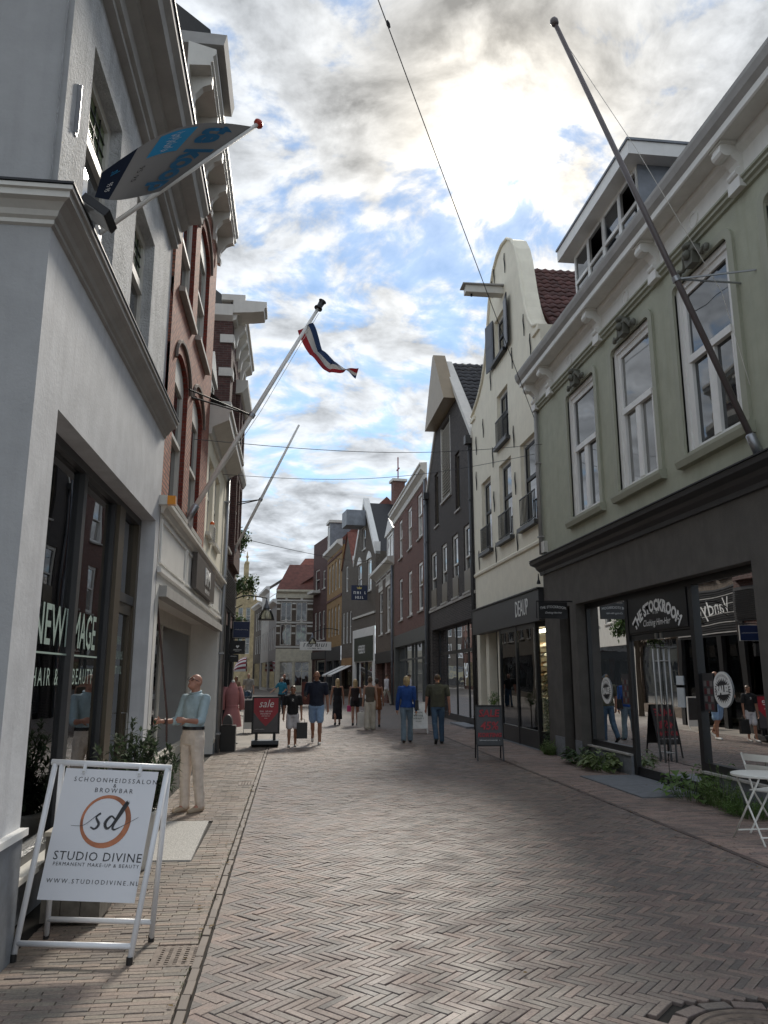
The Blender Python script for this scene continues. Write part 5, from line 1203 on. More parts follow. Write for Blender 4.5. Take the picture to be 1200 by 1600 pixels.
for a in (0, ln): MB(f).quad([(a, -.3, 10.6), (UC, -.3, 15), (UC, -9, 15), (a, -9, 10.6)]).build('roof', M_TILEB, h)
ch = MB(f).box(UC - .45, UC + .45, -3.2, -2.3, 14.6, 16.8).build('chimney', M_REDBR2, h); MB(f).box(UC - .6, UC + .6, -3.35, -2.15, 16.8, 17.0).build('chimney_cap', M_OFFW, ch)
MB().path([f.p(UC, -2.75, 17.0), f.p(UC, -2.75, 18.9)], .05, 5).build('weather_vane', mat('red iron', (.25, .04, .05), .5), ch); MB(f).box(UC - .4, UC + .4, -2.78, -2.72, 17.85, 17.95).build('vane_arm', MATS['red iron'], ch)
MB(f).box(-.02, ln, .002, .1, 6.1, 6.25).build('string_course', M_OFFW, h); wall(f, 0, ln, 0, 5.2, [(.8, ln - .8, .3, 2.7)], .3, d=.05).build('shopfront', M_WPAINT, h)
gp = MB(f).box(.55, ln - .9, .052, .12, 2.75, 4.55).build('sign_panel', mat('dark green panel', (.035, .045, .03), .5), h)
ftext(f, 'HEBBERS', .85, ln / 2 + .2, .126, 3.6, M_WTXT, gp, sx=.72, bold=.01)
mb = MB(f)
for u in (.8, 3.6, ln - .95): mb.box(u, u + .15, -.25, -.1, .3, 2.7)
w = mb.build('shop_window_frame', M_BLACK, h); pane(f, w, .9, ln - .9, .3, 2.7, -.2); roomy(f, h, .8, ln - .8, -.3, -3, .01, 2.7, M_ROOM)
t = thing('blue_sign', 'small dark blue projecting sign on the grey gable house', 'sign', f.o + f.p(2.2, 0, 7.2))
MB().box(-1.3, -.1, -.03, .03, 0, 1.1).build('board', mat('navy sign', (.012, .02, .06), .4), t)
for k, (w_, z) in enumerate(((.85, .55), (.6, .2))): scribble(w_, .2, lambda x, y: Vector((-.7 + x, -.034, z + y)), M_WTXT, t, k)
MB().face([(-.85, -.034, .82), (-.55, -.034, .82), (-.5, -.034, 1.0), (-.62, -.034, .92), (-.7, -.034, 1.02), (-.78, -.034, .92), (-.9, -.034, 1.0)]).build('crown_emblem', mat('gold print', (.5, .4, .12), .5), t)

# --- brown house with a striped awning, ochre house, dark flat-topped house
f = Fr((4.9, 63.0), (4.2, 67.2), 'R')
h = house('brown_narrow_house', 'narrow grey-brown brick house with a red tiled gable roof and awning', f); ln = f.len
W7 = [(.7, 1.4, 4.3, 6.9), (1.9, 2.6, 4.3, 6.9), (3.1, 3.8, 4.3, 6.9), (2.0, 2.8, 8.6, 10.8)]
wall(f, 0, ln, 3.2, [(0, 10.6), (ln * .5, 13.6), (ln, 10.6)], W7, .15).build('brick_wall', M_GREYBR, h)
for w in W7: window(f, h, *w, -.06, M_WPAINT, 'sash', .12)
for a in (0, ln): MB(f).quad([(a, .1, 10.6), (ln / 2, .1, 13.7), (ln / 2, -9, 13.7), (a, -9, 10.6)]).build('roof', M_TILEO, h)
wall(f, 0, ln, 0, 3.2, [(.4, ln - .4, .6, 2.2)], .3).build('shop_wall', M_BROWNBR, h); pane(f, h, .4, ln - .4, .6, 2.2, -.25, M_WIN); MB(f).box(.3, ln - .3, .002, .06, 2.5, 3.1).build('fascia', mat('ochre fascia', (.28, .16, .07), .6), h)
aw = thing('striped_awning', 'white shop awning with a dark stripe on the brown narrow house', 'awning', f.o + f.p(ln / 2, .06, 2.4))
for k in range(7):
    a, b = .3 + k * (ln - .6) / 7, .3 + (k + 1) * (ln - .6) / 7
    MB(f).prof(a, b, [(.06, 2.5), (1.7, 1.75), (1.7, 1.62), (1.68, 1.73), (.06, 2.47)]).build('strip', M_WPAINT if k != 3 else M_KTXT, aw, loc=-f.p(ln / 2, .06, 2.4))
f = Fr((4.2, 67.2), (3.3, 76.0), 'R')
h = house('ochre_brick_house', 'ochre brick house with paired arched windows and red tiled roof', f); ln = f.len
W8 = [(u, u + 1.05, z, z + 2.7) for u in (1.2, 3.1, 5.0, 6.9) for z in (5.2, 9.3)]
mb = wall(f, 0, ln, 4.2, 13.0, W8, .15)
for w in W8: arch_fill(mb, w[0], w[1], w[3] - .4, w[3], 0, .15)
mb.quad([(0, 0, 9), (0, -6, 9), (0, -6, 13), (0, 0, 13)]); mb.build('brick_wall', M_YELBR, h)
for w in W8: window(f, h, *w, -.08, M_OFFW, 'sash', .12, arch=.35)
for z in (8.5, 12.3): MB(f).box(0, ln, .002, .06, z, z + .22).build('string_course', M_REDBR2, h)
MB(f).prof(-.1, ln, [(0, 12.8), (.3, 13.0), (.5, 13.1), (.5, 13.4), (0, 13.5)]).build('cornice', M_OFFW, h)
MB(f).quad([(0, .2, 13.4), (ln, .2, 13.4), (ln, -4, 17.5), (0, -4, 17.5)]).quad([(0, .2, 13.4), (0, -8.2, 13.4), (0, -4, 17.5), (0, -4, 17.5)]).build('roof', M_TILEO, h)
d_ = MB(f).box(ln - 2.2, ln - .6, -2.5, .1, 13.5, 16.2).build('dormer', M_LEAD, h); MB(f).box(ln - 2.4, ln - .4, -2.6, .25, 16.2, 16.45).build('dormer_roof', M_OFFW, d_); window(f, d_, ln - 2.0, ln - .8, 13.8, 16.0, .14, M_OFFW, 'none', .12)
M_DSH = mat('dark shop paint', (.05, .05, .052), .5)
wall(f, 0, ln, 0, 4.2, [(.6, 3.9, .3, 3.0), (4.6, 8.2, .3, 3.0)], .3, d=.04).build('shopfront', M_DSH, h); pane(f, h, .6, 3.9, .3, 3.0, -.2, M_WIN); pane(f, h, 4.6, 8.2, .3, 3.0, -.2, M_WIN)
f = Fr((3.3, 76.0), (2.1, 82.0), 'R')
h = house('flat_top_house', 'tall dark brick house with a flat top at the bend', f); ln = f.len
W9 = [(u, u + 1.0, 5.2, 8.0) for u in (.8, 2.5, 4.2)] + [(.8, 1.8, 10.2, 12.0), (3.2, 5.2, 10.2, 12.4)]
mb = wall(f, 0, ln, 0, 15.3, W9 + [(.6, ln - .6, .3, 3.2)], .15); mb.quad([(0, 0, 12), (0, -6, 12), (0, -6, 15.3), (0, 0, 15.3)]); mb.build('brick_wall', M_PURBR, h)
for w in W9: window(f, h, *w, -.06, M_OFFW, 'sash', .12, sill=(.1, M_OFFW))
pane(f, h, .6, ln - .6, .3, 3.2, -.2, M_WIN); MB(f).box(0, ln, .002, .1, 3.3, 4.0).build('fascia', M_DSH, h); MB(f).box(2.9, 5.5, .0, .8, 9.9, 10.15).build('balcony', M_OFFW, h)

# --- banded house facing up the street at the bend
f = Fr((2.25, 82.0), (-1.65, 82.0), 'R')
h = house('bend_house', 'brown brick house with cream bands and a red hipped roof facing up the street', f); ln = f.len
W10 = [(u, u + 1.15, z, z + hh) for u in (.75, 2.35) for z, hh in ((4.75, 2.2), (7.0 + .25, 2.0))]
wall(f, 0, ln, 4.4, 9.8, W10, .15).build('brick_wall', M_BROWNBR, h)
for w in W10:
    window(f, h, *w, -.06, M_OFFW, 'case2', .09, gm=M_WIN); MB(f).box((w[0] + w[1]) / 2 - .12, (w[0] + w[1]) / 2 + .12, .002, .07, w[3] + .05, w[3] + .5).build('keystone', M_OFFW, h)
for z in (4.5, 7.0, 9.3):
    MB(f).box(-.03, ln + .03, .002, .06, z, z + .18).build('stone_band', M_OFFW, h)
for z in (5.9, 6.65, 8.4, 9.0):
    for a, b in ((0, .72), (1.93, 2.32), (3.53, ln)): MB(f).box(a, b, .002, .045, z, z + .17).build('stone_block', M_OFFW, h)
MB(f).prof(-.1, ln + .1, [(0, 9.6), (.1, 9.65), (.1, 10.1), (.4, 10.3), (.4, 10.5), (0, 10.55)]).build('cornice', mat('cream paint', (.62, .58, .46), .6), h)
MB().face([f.p(-.1, .4, 10.5), f.p(ln + .1, .4, 10.5), f.p(ln - 1.2, -3, 13.6), f.p(-2, -3, 13.6)]).face([f.p(ln + .1, .4, 10.5), f.p(ln + .1, -10, 10.5), f.p(ln - 1.2, -8, 13.6), f.p(ln - 1.2, -3, 13.6)]).build('roof', M_TILEO, h)
wall(f, 0, ln, 0, 4.4, [(.4, 1.95, .6, 3.1), (2.1, 3.5, 0, 3.1)], .2, d=.05).build('shopfront', MATS['cream paint'], h)
window(f, h, .4, 1.95, .6, 3.1, -.05, MATS['cream paint'], 'grid', .08); window(f, h, 2.1, 3.5, .05, 3.1, -.05, MATS['cream paint'], 'grid', .08)
# big red roof rising behind
f2 = Fr((4.6, 91.0), (-2.0, 91.6), 'R')
h = house('red_roof_house', 'house with a broad red tiled roof behind the banded house', f2)
MB(f2).quad([(0, 0, 0), (f2.len, 0, 0), (f2.len, 0, 11), (0, 0, 11)]).build('brick_wall', M_BROWNBR, h)
MB().face([f2.p(-1, .3, 10.9), f2.p(f2.len, .3, 10.9), f2.p(f2.len - 3, -4.5, 15.9), f2.p(-1, -4.5, 15.9)]).face([f2.p(f2.len, .3, 10.9), f2.p(f2.len, -12, 10.9), f2.p(f2.len - 3, -8, 15.9), f2.p(f2.len - 3, -4.5, 15.9)]).build('roof', M_TILEO, h)
MB(f2).box(f2.len - 4.4, f2.len - 2.9, -2.0, -.6, 12.6, 13.8).build('skylight', M_LEAD, h)
for k, (A, B, z, m, lab) in enumerate((((-1.65, 82), (-2.7, 91), 9.2, M_GREYP, 'pale grey narrow house beside the banded house at the bend'), ((-2.7, 91), (-3.9, 100), 11.5, M_OFFW, 'white tall-windowed house in the distant row beyond the bend'), ((-3.9, 100), (-5.2, 108), 10.5, M_GREYBR, 'grey-brown house third in the distant row beyond the bend'))):
    f = Fr(A, B, 'R'); ln = f.len
    h = house('distant_house', lab, f, group='distant row of houses beyond the bend')
    W = [(.8 + j * 2.0, 1.9 + j * 2.0, zz, zz + 2.3) for j in range(int((ln - 1) / 2)) for zz in (4.4, 7.4) if zz + 2.3 < z]
    wall(f, 0, ln, 0, z, W + [(.6, ln - .6, .3, 3.2)], .15).build('front_wall', m, h)
    for w in W: window(f, h, *w, -.05, M_WPAINT if m is not M_WPAINT else M_OFFW, 'sash', .12)
    pane(f, h, .6, ln - .6, .3, 3.2, -.1, M_WIN)
    MB(f).prof(0, ln, [(0, z - .2), (.3, z), (.45, z + .1), (.45, z + .35), (0, z + .4)]).build('cornice', M_WPAINT, h); MB(f).quad([(0, 0, z + .35), (ln, 0, z + .35), (ln, -4, z + 3), (0, -4, z + 3)]).build('roof', M_TILEB if k else M_LEAD, h)
# ornate stone gable far down the street
f = Fr((-5.0, 110), (-8.4, 111), 'R')
h = house('stone_gable_house', 'ornate sandstone gable with a finial far down the street', f); M_SAND2 = mat('sandstone', (.42, .34, .20), .8, var=.25, vs=2)
mb = wall(f, 0, f.len, 0, [(0, 12.0), (.5, 12.0), (.5001, 13.4), (.95, 13.4), (.9501, 15), (1.35, 15), (1.3501, 17.2), (2.1, 17.2), (2.1001, 15), (2.5, 15), (2.5001, 13.4), (3.0, 13.4), (3.0001, 12.0), (f.len, 12.0)], [(.9, 1.6, 8.6, 11), (2.0, 2.7, 8.6, 11), (.9, 1.6, 4.6, 7.4), (2.0, 2.7, 4.6, 7.4)], .2)
for (a, b) in ((0, 3.54),): mb.quad([(a, 0, 0), (a, -3, 0), (a, -3, 12), (a, 0, 12)])
mb.build('front_wall', M_SAND2, h)
for u in (.9, 2.0):
    for z, hh in ((8.6, 2.4), (4.6, 2.8)): window(f, h, u, u + .7, z, z + hh, -.1, M_OFFW, 'sash', .1)
MB().lathe(f.p(1.72, -.2, 17.2), [(.35, 0), (.3, .3), (.12, .4), (.1, .8), (.22, 1.0), (.1, 1.2), (.04, 1.7), (0, 1.8)], 10).build('finial', M_SAND2, h)
for u in (.25, 3.25): MB().lathe(f.p(u, -.1, 12.0), [(.2, 0), (.1, .3), (.2, .6), (0, 1.0)], 8).build('pinnacle', M_SAND2, h)
f = Fr((-8.6, 112), (-17, 116), 'R')
h = house('far_terrace_house', 'brown terrace house closing the view far down the street', f)
W = [(.8 + j * 2.0, 1.9 + j * 2.0, zz, zz + 2.0) for j in range(4) for zz in (4.2, 7.2)]
wall(f, 0, f.len, 0, 10.5, W + [(.6, 8.4, .3, 3)], .15).build('front_wall', M_GREYBR, h)
for w in W: window(f, h, *w, -.05, M_WPAINT, 'sash', .12)
pane(f, h, .6, 8.4, .3, 3, -.1, M_WIN); MB(f).quad([(0, .2, 10.5), (f.len, .2, 10.5), (f.len, -4, 14), (0, -4, 14)]).build('roof', M_TILEB, h)
# round striped awning at the distant row
t = thing('bonnet_awning', 'round red and white striped bonnet awning far down the street', 'awning', (-5.7, 105.0, 2.2))
n = 18
for k in range(n):
    mb = MB(); a0, a1 = math.pi * k / n, math.pi * (k + 1) / n
    for j in range(6):
        b0, b1 = math.pi / 2 * j / 6, math.pi / 2 * (j + 1) / 6
        q = lambda a, b: (-.15 - 1.6 * math.cos(b), -1.4 * math.cos(a), 2.0 * math.sin(b) * math.sin(a) * .95)
        mb.face([q(a0, b0), q(a1, b0), q(a1, b1), q(a0, b1)])
    mb.build('gore', mat('awning red', (.30, .03, .05), .7) if k % 2 else M_WPAINT, t)
# ---------------------------------------------------------------- street furniture, signs, flags
def sheet(f2, nu, nv, thick=0.0):
    """grid surface f2(s,t)->Vector, s,t in 0..1; returns MB with UV=(s,t)"""
    mb = MB()
    for i in range(nu):
        for j in range(nv):
            c = [(i / nu, j / nv), ((i + 1) / nu, j / nv), ((i + 1) / nu, (j + 1) / nv), (i / nu, (j + 1) / nv)]
            mb.face([f2(*q) for q in c], 0, c)
    return mb
def weld(o):
    bm = bmesh.new(); bm.from_mesh(o.data); bmesh.ops.remove_doubles(bm, verts=bm.verts, dist=1e-4); bm.to_mesh(o.data); bm.free()
    o.data.polygons.foreach_set('use_smooth', [True] * len(o.data.polygons)); return o
def ramp_mat(name, stops, axis=1, rough=.8):
    """hard-edged stripes across UV"""
    m, nt, b = newmat(name)
    uv = nd(nt, 'ShaderNodeSeparateXYZ', {0: nd(nt, 'ShaderNodeUVMap').outputs[0]})
    cr = nd(nt, 'ShaderNodeValToRGB', {0: uv.outputs[axis]}); cr.color_ramp.interpolation = 'CONSTANT'
    el = cr.color_ramp.elements
    el[0].position = stops[0][0]; el[0].color = (*stops[0][1], 1); el[1].position = stops[1][0]; el[1].color = (*stops[1][1], 1)
    for p, c in stops[2:]: e = el.new(p); e.color = (*c, 1)
    nt.links.new(cr.outputs[0], b.inputs['Base Color']); b.inputs['Roughness'].default_value = rough
    tr = nd(nt, 'ShaderNodeBsdfTranslucent', {0: cr.outputs[0]}); mx = nd(nt, 'ShaderNodeMixShader', {0: .25, 1: b.outputs[0], 2: tr.outputs[0]})
    nt.links.new(mx.outputs[0], nt.nodes['Material Output'].inputs[0])
    return m
# for-sale flag on the corner house: pole goes out and up, cloth hangs from it blown along the street
B0, T0 = Vector((LX, 6.07, 5.30)), Vector((-.415, 6.60, 6.92))
t = thing('for_sale_flag', 'white for-sale flag with blue letters on a pole from the corner house', 'flag', B0)
MB().path([(0, 0, 0), (T0 - B0) * .97], .02, 8).build('pole', M_WPAINT, t, smooth=True); MB().lathe((T0 - B0) * .97, [(.02, 0), (.045, .01), (.05, .03), (.035, .05), (0, .055)], 10, ax=T0 - B0).build('finial', mat('red knob', (.5, .06, .04), .4), t, smooth=True)
MB().box(0, .03, -.05, .05, -.07, .07).build('bracket', M_METAL, t)
pd = (T0 - B0).normalized(); L_ = (T0 - B0).length
E0, E1 = Vector((-1.545, 5.50, 5.50)) - B0, Vector((-1.60, 5.58, 5.34)) - B0
def cloth(s, v):       # s along the pole from the tip down, v away from the pole to the fly end
    base = (T0 - B0) * (.95 - .58 * s); end = E0 + (E1 - E0) * s
    p = base + (end - base) * v
    bul = math.sin(math.pi * v)
    return p + Vector((.03, -.10, .10)) * bul * (1 - s) * 1.2 + Vector((0, -.06, -.10)) * bul * s + Vector((0, .05, .02)) * math.sin(v * 7 + s * 2) * .5
o = sheet(cloth, 22, 16).build('cloth', ramp_mat('for-sale cloth', [(0, (.20, .20, .205)), (.80, (.006, .012, .03))], 1), t); weld(o)
M_BLUET = mat('blue print', (.01, .14, .30), .7, var=.02); M_BLUEP = mat('light blue print', (.02, .28, .55), .7, var=.02)
def onflag(m, s0, sw, v0, vw, off=.006):      # text x -> -s, y -> v
    def fn(x, y, e):
        s, v = s0 + x * sw, v0 + y * vw
        p = cloth(s, v); n = (cloth(s + .02, v) - p).cross(cloth(s, v + .02) - p).normalized()
        if n.dot(Vector((0, 0, 1.72)) - B0 - p) < 0: n = -n
        return p + n * off
    return fn
text('te koop', .3, lambda x, y, e: onflag(0, .49 + x * .92, 0, .24 - y * 1.15, 0, .012)(0, 0, 0), M_BLUET, t, bold=.012, res=3)
for s_, sz, a_, b_ in (('95 95', .15, .62, .64), ('.nl', .2, .30, .90), ('95 95', .15, .70, .90)): text(s_, sz, lambda x, y, e: onflag(0, a_ + x * .7, 0, b_ - y * .5, 0)(0, 0, 0), M_KTXT if b_ < .8 else M_BLUEP if sz > .18 else M_WTXT, t)
mb = MB()
for i in range(8):
    for j in range(6):
        c = [(.04 + .34 * a / 8, .42 + .24 * b / 6) for a, b in ((i, j), (i + 1, j), (i + 1, j + 1), (i, j + 1))]
        fn = onflag(0, 0, 1, 0, 1, .004); mb.face([fn(*q, 0) for q in c])
mb.build('blue_patch', M_BLUEP, t); scribble(.34, .16, lambda x, y: onflag(0, .21 + x * .8, 0, .54 - y * .7, 0, .010)(0, 0, 0), M_WTXT, t, 3, script=True)
# long flagpoles
def flagpole(name, label, B, T, r=.045, fin=True, ring=None, group=None, m=None):
    B, T = Vector(B), Vector(T); t = thing(name, label, 'flagpole', B, group)
    MB().path([(0, 0, 0), (T - B) * .5, (T - B)], [r, r * .95, r * .75], 10).build('pole', m or M_WPAINT, t, smooth=True)
    ax = (T - B).normalized()
    MB().lathe((0, 0, 0), [(r * 1.5, -.08), (r * 1.5, .22), (r, .24)], 10, ax=ax).build('socket', M_METAL, t, smooth=True)
    if ring:
        k, wy, wz, wx = ring; c = (T - B) * k
        MB().lathe(c, [(r * 1.35, -.035), (r * 1.35, .035)], 12, ax=ax).build('ring', M_METAL, t)
        for dy in (-.35, .0): MB().path([c, Vector((wx - B.x, c.y + dy + wy, c.z + wz))], .014, 6).build('stay', M_IRON if m is None else M_METAL, t)
    return t, ax
t2, ax = flagpole('flagpole', 'white flagpole with a black top hat finial above the white shopfront', (LX + .02, 12.36, 4.18), (.32, 12.8, 8.11), .04, ring=(.46, -.5, .1, LX), group='flagpoles along the salon side')
e = Vector((.32, 12.8, 8.11)) - Vector((LX + .02, 12.36, 4.18))
MB().lathe(e, [(.075, -.01), (.075, .02), (.05, .03), (.055, .14), (.075, .17), (.0, .175)], 12, ax=ax).build('finial', M_BLACK, t2, smooth=True)
MB().path([e * .98 + Vector((.05, 0, -.02)), e * .5 + Vector((.07, 0, -.06)), e * .08 + Vector((.03, 0, 0))], .005, 4).build('halyard', M_OFFW, t2)
t3, ax = flagpole('flagpole', 'bare white flagpole rising from the banded brick house', (LX + .02, 20.96, 4.83), (.05, 21.3, 8.72), .04, ring=(.42, .2, -.15, LX), group='flagpoles along the salon side')
t4, ax = flagpole('flagpole', 'long bare grey-brown flagpole leaning out from the green house', (GX - .05, 8.82, 4.5), (3.51, 9.0, 10.78), .042, ring=(.375, .0, .0, GX), m=mat('brown grey pole', (.12, .10, .10), .4))
e = Vector((3.51, 9.0, 10.78)) - Vector((GX - .05, 8.82, 4.5)); MB().lathe(e, [(.04, -.02), (.055, .01), (.06, .05), (.045, .09), (0, .1)], 12, ax=ax).build('finial', MATS['brown grey pole'], t4, smooth=True)
MB().path([e * .97, e * .7 + Vector((.32, -.05, -.1)), e * .35 + Vector((.5, -.1, -.05)), Vector((.02, .05, .9))], .004, 4).build('halyard', M_OFFW, t4)
# the Dutch tricolour, twisted in the wind
F0 = Vector((.10, 12.75, 7.73))
t = thing('tricolour_flag', 'red white and blue flag twisted by the wind on the top hat flagpole', 'flag', F0)
def tri(s, v):
    ks = [(0, 0, 0), (.19, 0, -.47), (.45, -.02, -.74), (.72, -.02, -.78), (.92, 0, -.84)]; k = min(3.999, s * 4); i = int(k); u = k - i; u2 = u * u * (3 - 2 * u) * .4 + u * .6
    c = Vector(ks[i]).lerp(Vector(ks[i + 1]), u2)
    d = (Vector(ks[i + 1]) - Vector(ks[i])).normalized(); nn = Vector((-d.z, 0, d.x)); w = .27 + .08 * math.sin(s * 5.5 + .4)
    a = -.35 + 2.0 * s + .5 * math.sin(s * 8)
    return c + (nn * math.cos(a) + Vector((0, 1, 0)) * math.sin(a)) * (v - .5) * w + Vector((0, .03 * math.sin(v * 6 + s * 12), .012 * math.sin(s * 25)))
weld(sheet(tri, 40, 12).build('cloth', ramp_mat('tricolour cloth', [(0, (.22, .012, .02)), (.34, (.36, .36, .36)), (.67, (.012, .03, .09))], 1), t))
# overhead wires
M_WIRE = mat('wire', (.04, .04, .045), .5)
def wire(name, label, A, B, sag, r=.006, extra=None):
    A, B = Vector(A), Vector(B); t = thing(name, label, 'wire', A, 'overhead wires')
    pts = [(B - A) * (k / 24) + Vector((0, 0, -sag * math.sin(math.pi * k / 24))) for k in range(25)]
    MB().path(pts, r, 5).build('cable', M_WIRE, t)
    if extra: MB().lathe((B - A) * extra, [(.02, -.05), (.03, 0), (.02, .05)], 6, ax=B - A).build('clamp', M_WIRE, t)
wire('overhead_wire', 'thick wire slanting across the sky from the drainpipe of the green house', (5.8, 17.6, 7.85), (-1.7, 4.2, 12.6), .05, .008, .62)
wire('overhead_wire', 'thin wire spanning the street from the top hat flagpole stay', (LX, 12.6, 5.55), (5.85, 17.3, 7.15), .22)
wire('overhead_wire', 'thin sagging wire from the cream house to the drainpipe of the green house', (LX, 17.8, 6.3), (5.9, 17.5, 7.0), .35)
wire('overhead_wire', 'thin distant wire crossing above the bend', (-1.7, 26.0, 6.2), (6.05, 44, 8.0), .2, .01)
# hanging street lamps
def street_lamp(label, P, arm_to, s=1.0):
    P = Vector(P); t = thing('street_lamp', label, 'street lamp', P, 'bell shaped street lamps'); a = Vector(arm_to) - P
    MB().lathe((0, 0, 0), [(.235 * s, -.02 * s), (.24 * s, 0), (.20 * s, .14 * s), (.15 * s, .26 * s), (.11 * s, .30 * s)], 16).build('glass', glassmat('lamp glass', (.86, .84, .72), 1.45, .1), t, smooth=True)
    MB().lathe((0, 0, 0), [(.115 * s, .30 * s), (.10 * s, .36 * s), (.045 * s, .48 * s), (.03 * s, .60 * s)], 14).build('cap', M_LEAD, t, smooth=True)
    MB().lathe((0, 0, 0), [(.245 * s, -.03 * s), (.25 * s, -.015 * s), (.245 * s, 0)], 16).build('rim', M_IRON, t)
    MB().lathe((0, 0, 0), [(.03 * s, .02 * s), (.06 * s, .08 * s), (.06 * s, .16 * s), (.03 * s, .24 * s)], 10).build('bulb', M_WTXT, t, smooth=True)
    top = Vector((0, 0, .60 * s)); pts = [top, top + Vector((0, 0, .04))] + [top + (a - top) * k + Vector((0, 0, .18 * s * math.sin(math.pi * k))) for k in (.2, .4, .6, .8, 1)]
    MB().path(pts, .022 * s, 6).build('arm', M_IRON, t)
    MB().path([a + Vector((0, 0, -.30)), a * .6 + Vector((0, 0, .15 * s))], .014, 5).build('brace', M_IRON, t)
street_lamp('bell shaped glass street lamp on a curved arm from the banded brick house', (-.79, 23.9, 3.38), (-2.0, 23.9, 3.85))
street_lamp('distant bell shaped street lamp on an arm near the bend', (1.75, 68.0, 4.4), (4.05, 69.0, 5.6), 1.5)
t = thing('shop_board', 'white lettered board hanging below the distant street lamp', 'sign', (2.6, 70.5, 3.9))
MB().box(-1.9, .9, -.04, .04, 0, .75).build('board', M_WPAINT, t); scribble(2.1, .3, lambda x, y: Vector((-.5 + x + y * .2, -.045, .46 + y)), M_KTXT, t, 8); scribble(1.2, .1, lambda x, y: Vector((-.6 + x, -.045, .17 + y)), M_KTXT, t, 9)
# blade signs on the banded house
def blade(label, P, w, hgt, m, items, group):
    t = thing('blade_sign', label, 'sign', P, group)
    MB().box(0, w, -.03, .03, 0, hgt).build('board', m, t); MB().path([(-.35, 0, hgt + .05), (w, 0, hgt + .05)], .014, 5).build('bracket', M_IRON, t)
    for k, (w_, sz, z, sc_) in enumerate(items): scribble(w_, sz, lambda x, y: Vector((w / 2 + x, -.034, z + y)), M_WTXT, t, k + 4, script=sc_)
    return t
M_NAVY = mat('navy blue board', (.010, .022, .075), .4)
G = 'projecting signs on the banded house'
o = blade('square navy projecting sign with script lettering', (-1.62, 22.0, 2.74), .44, .43, M_NAVY, ((.36, .05, .215, True),), G)
MB().box(-.012, .452, -.025, .025, -.012, .442).build('rim', M_GREYP, o)
o = blade('black projecting sign with a small white emblem below the navy one', (-1.66, 21.6, 1.98 + .30), .40, .36, M_BLACK, ((.22, .032, .11, False), (.12, .015, .075, False)), G)
MB().face([(.2, -.036, .15), (.25, -.036, .21), (.225, -.036, .235), (.2, -.036, .22), (.175, -.036, .235), (.15, -.036, .21)]).build('emblem', M_WTXT, o)
blade('small black projecting sign, lowest beneath the emblem sign', (-1.66, 21.2, 2.06), .26, .2, M_BLACK, ((.16, .02, .15, False),), G)
# A-frame of the beauty salon
P0 = Vector((-1.25, 5.55, 0))
t = thing('frame_sign', 'white tubular frame sign of a beauty studio with a copper ring logo', 'sign', P0)
q = lambda x, y, z: Vector((x, y, z)) - P0
TL, TR = q(-1.55, 5.60, 1.155), q(-.795, 5.55, 1.115)
M_TUBE = mat('white enamel tube', (.70, .71, .73), .35, var=.04)
FL, FRt, BLg, BRg = q(-1.653, 5.444, 0.015), q(-.933, 5.306, 0.015), q(-1.581, 5.862, 0.015), q(-.875, 5.716, 0.015)
MB().path([TL - (TR - TL) * .02, TR + (TR - TL) * .02], .019, 10).build('top_bar', M_TUBE, t, smooth=True)
for a, b in ((FL, TL + (TR - TL) * .012), (FRt, TR - (TR - TL) * .012), (BLg, TL + (TR - TL) * .07), (BRg, TR - (TR - TL) * .002)):
    MB().path([a, b], .018, 10).build('leg', M_TUBE, t, smooth=True); MB().lathe(a, [(.02, -.015), (.02, .03)], 10).build('foot', M_BLACK, t)
def on(a, b, k): return a + (b - a) * k
MB().path([on(FL, TL, .075), on(FRt, TR, .075)], .017, 10).build('cross_bar', M_TUBE, t, smooth=True); MB().path([on(BLg, TL, .10), on(BRg, TR, .10)], .017, 10).build('cross_bar', M_TUBE, t, smooth=True)
A, B, C, D = q(-1.465, 5.585, 1.118), q(-.862, 5.545, 1.088), q(-.945, 5.425, .315), q(-1.548, 5.465, .345)
nrm = (B - A).cross(D - A).normalized(); nrm = nrm if nrm.y < 0 else -nrm
def pan(s, v, off=0.0): return on(on(A, B, s), on(D, C, s), v) + nrm * off
mb = MB(); mb.face([pan(0, 0, .004), pan(1, 0, .004), pan(1, 1, .004), pan(0, 1, .004)]); mb.face([pan(0, 0, -.004), pan(1, 0, -.004), pan(1, 1, -.004), pan(0, 1, -.004)])
for s0, v0, s1, v1 in ((0, 0, 1, 0), (1, 0, 1, 1), (1, 1, 0, 1), (0, 1, 0, 0)): mb.face([pan(s0, v0, .004), pan(s1, v1, .004), pan(s1, v1, -.004), pan(s0, v0, -.004)])
pn = mb.build('panel', mat('white sign panel', (.66, .67, .70), .45, var=.02), t)
for s in (.2, .8):
    MB().path([pan(s, -.045, .005), pan(s, .04, .007)], .012, 6).build('clip', M_TUBE, t); MB().lathe(pan(s, .025, .018), [(.007, 0), (.007, .004)], 8, ax=nrm).build('bolt', M_CHROME, t)
PW, PH = (B - A).length, (D - A).length
def ptext(s, size, ps, pv, m=M_KTXT, par=pn, **k): return text(s, size, lambda x, y, e: pan(ps + x / PW, pv - y / PH, .0055), m, par, **k)
ptext('SCHOONHEIDSSALON', .040, .56, .085, sp=1.45); ptext('&', .034, .56, .125); ptext('BROWBAR', .040, .56, .165, sp=1.45)
ptext('PERMANENT MAKE-UP & BEAUTY', .030, .53, .735, sp=1.25); ptext('WWW.STUDIODIVINE.NL', .037, .53, .86, sp=1.45)
ptext('STUDIO DIVINE', .074, .53, .675, sp=1.12, sx=.98)
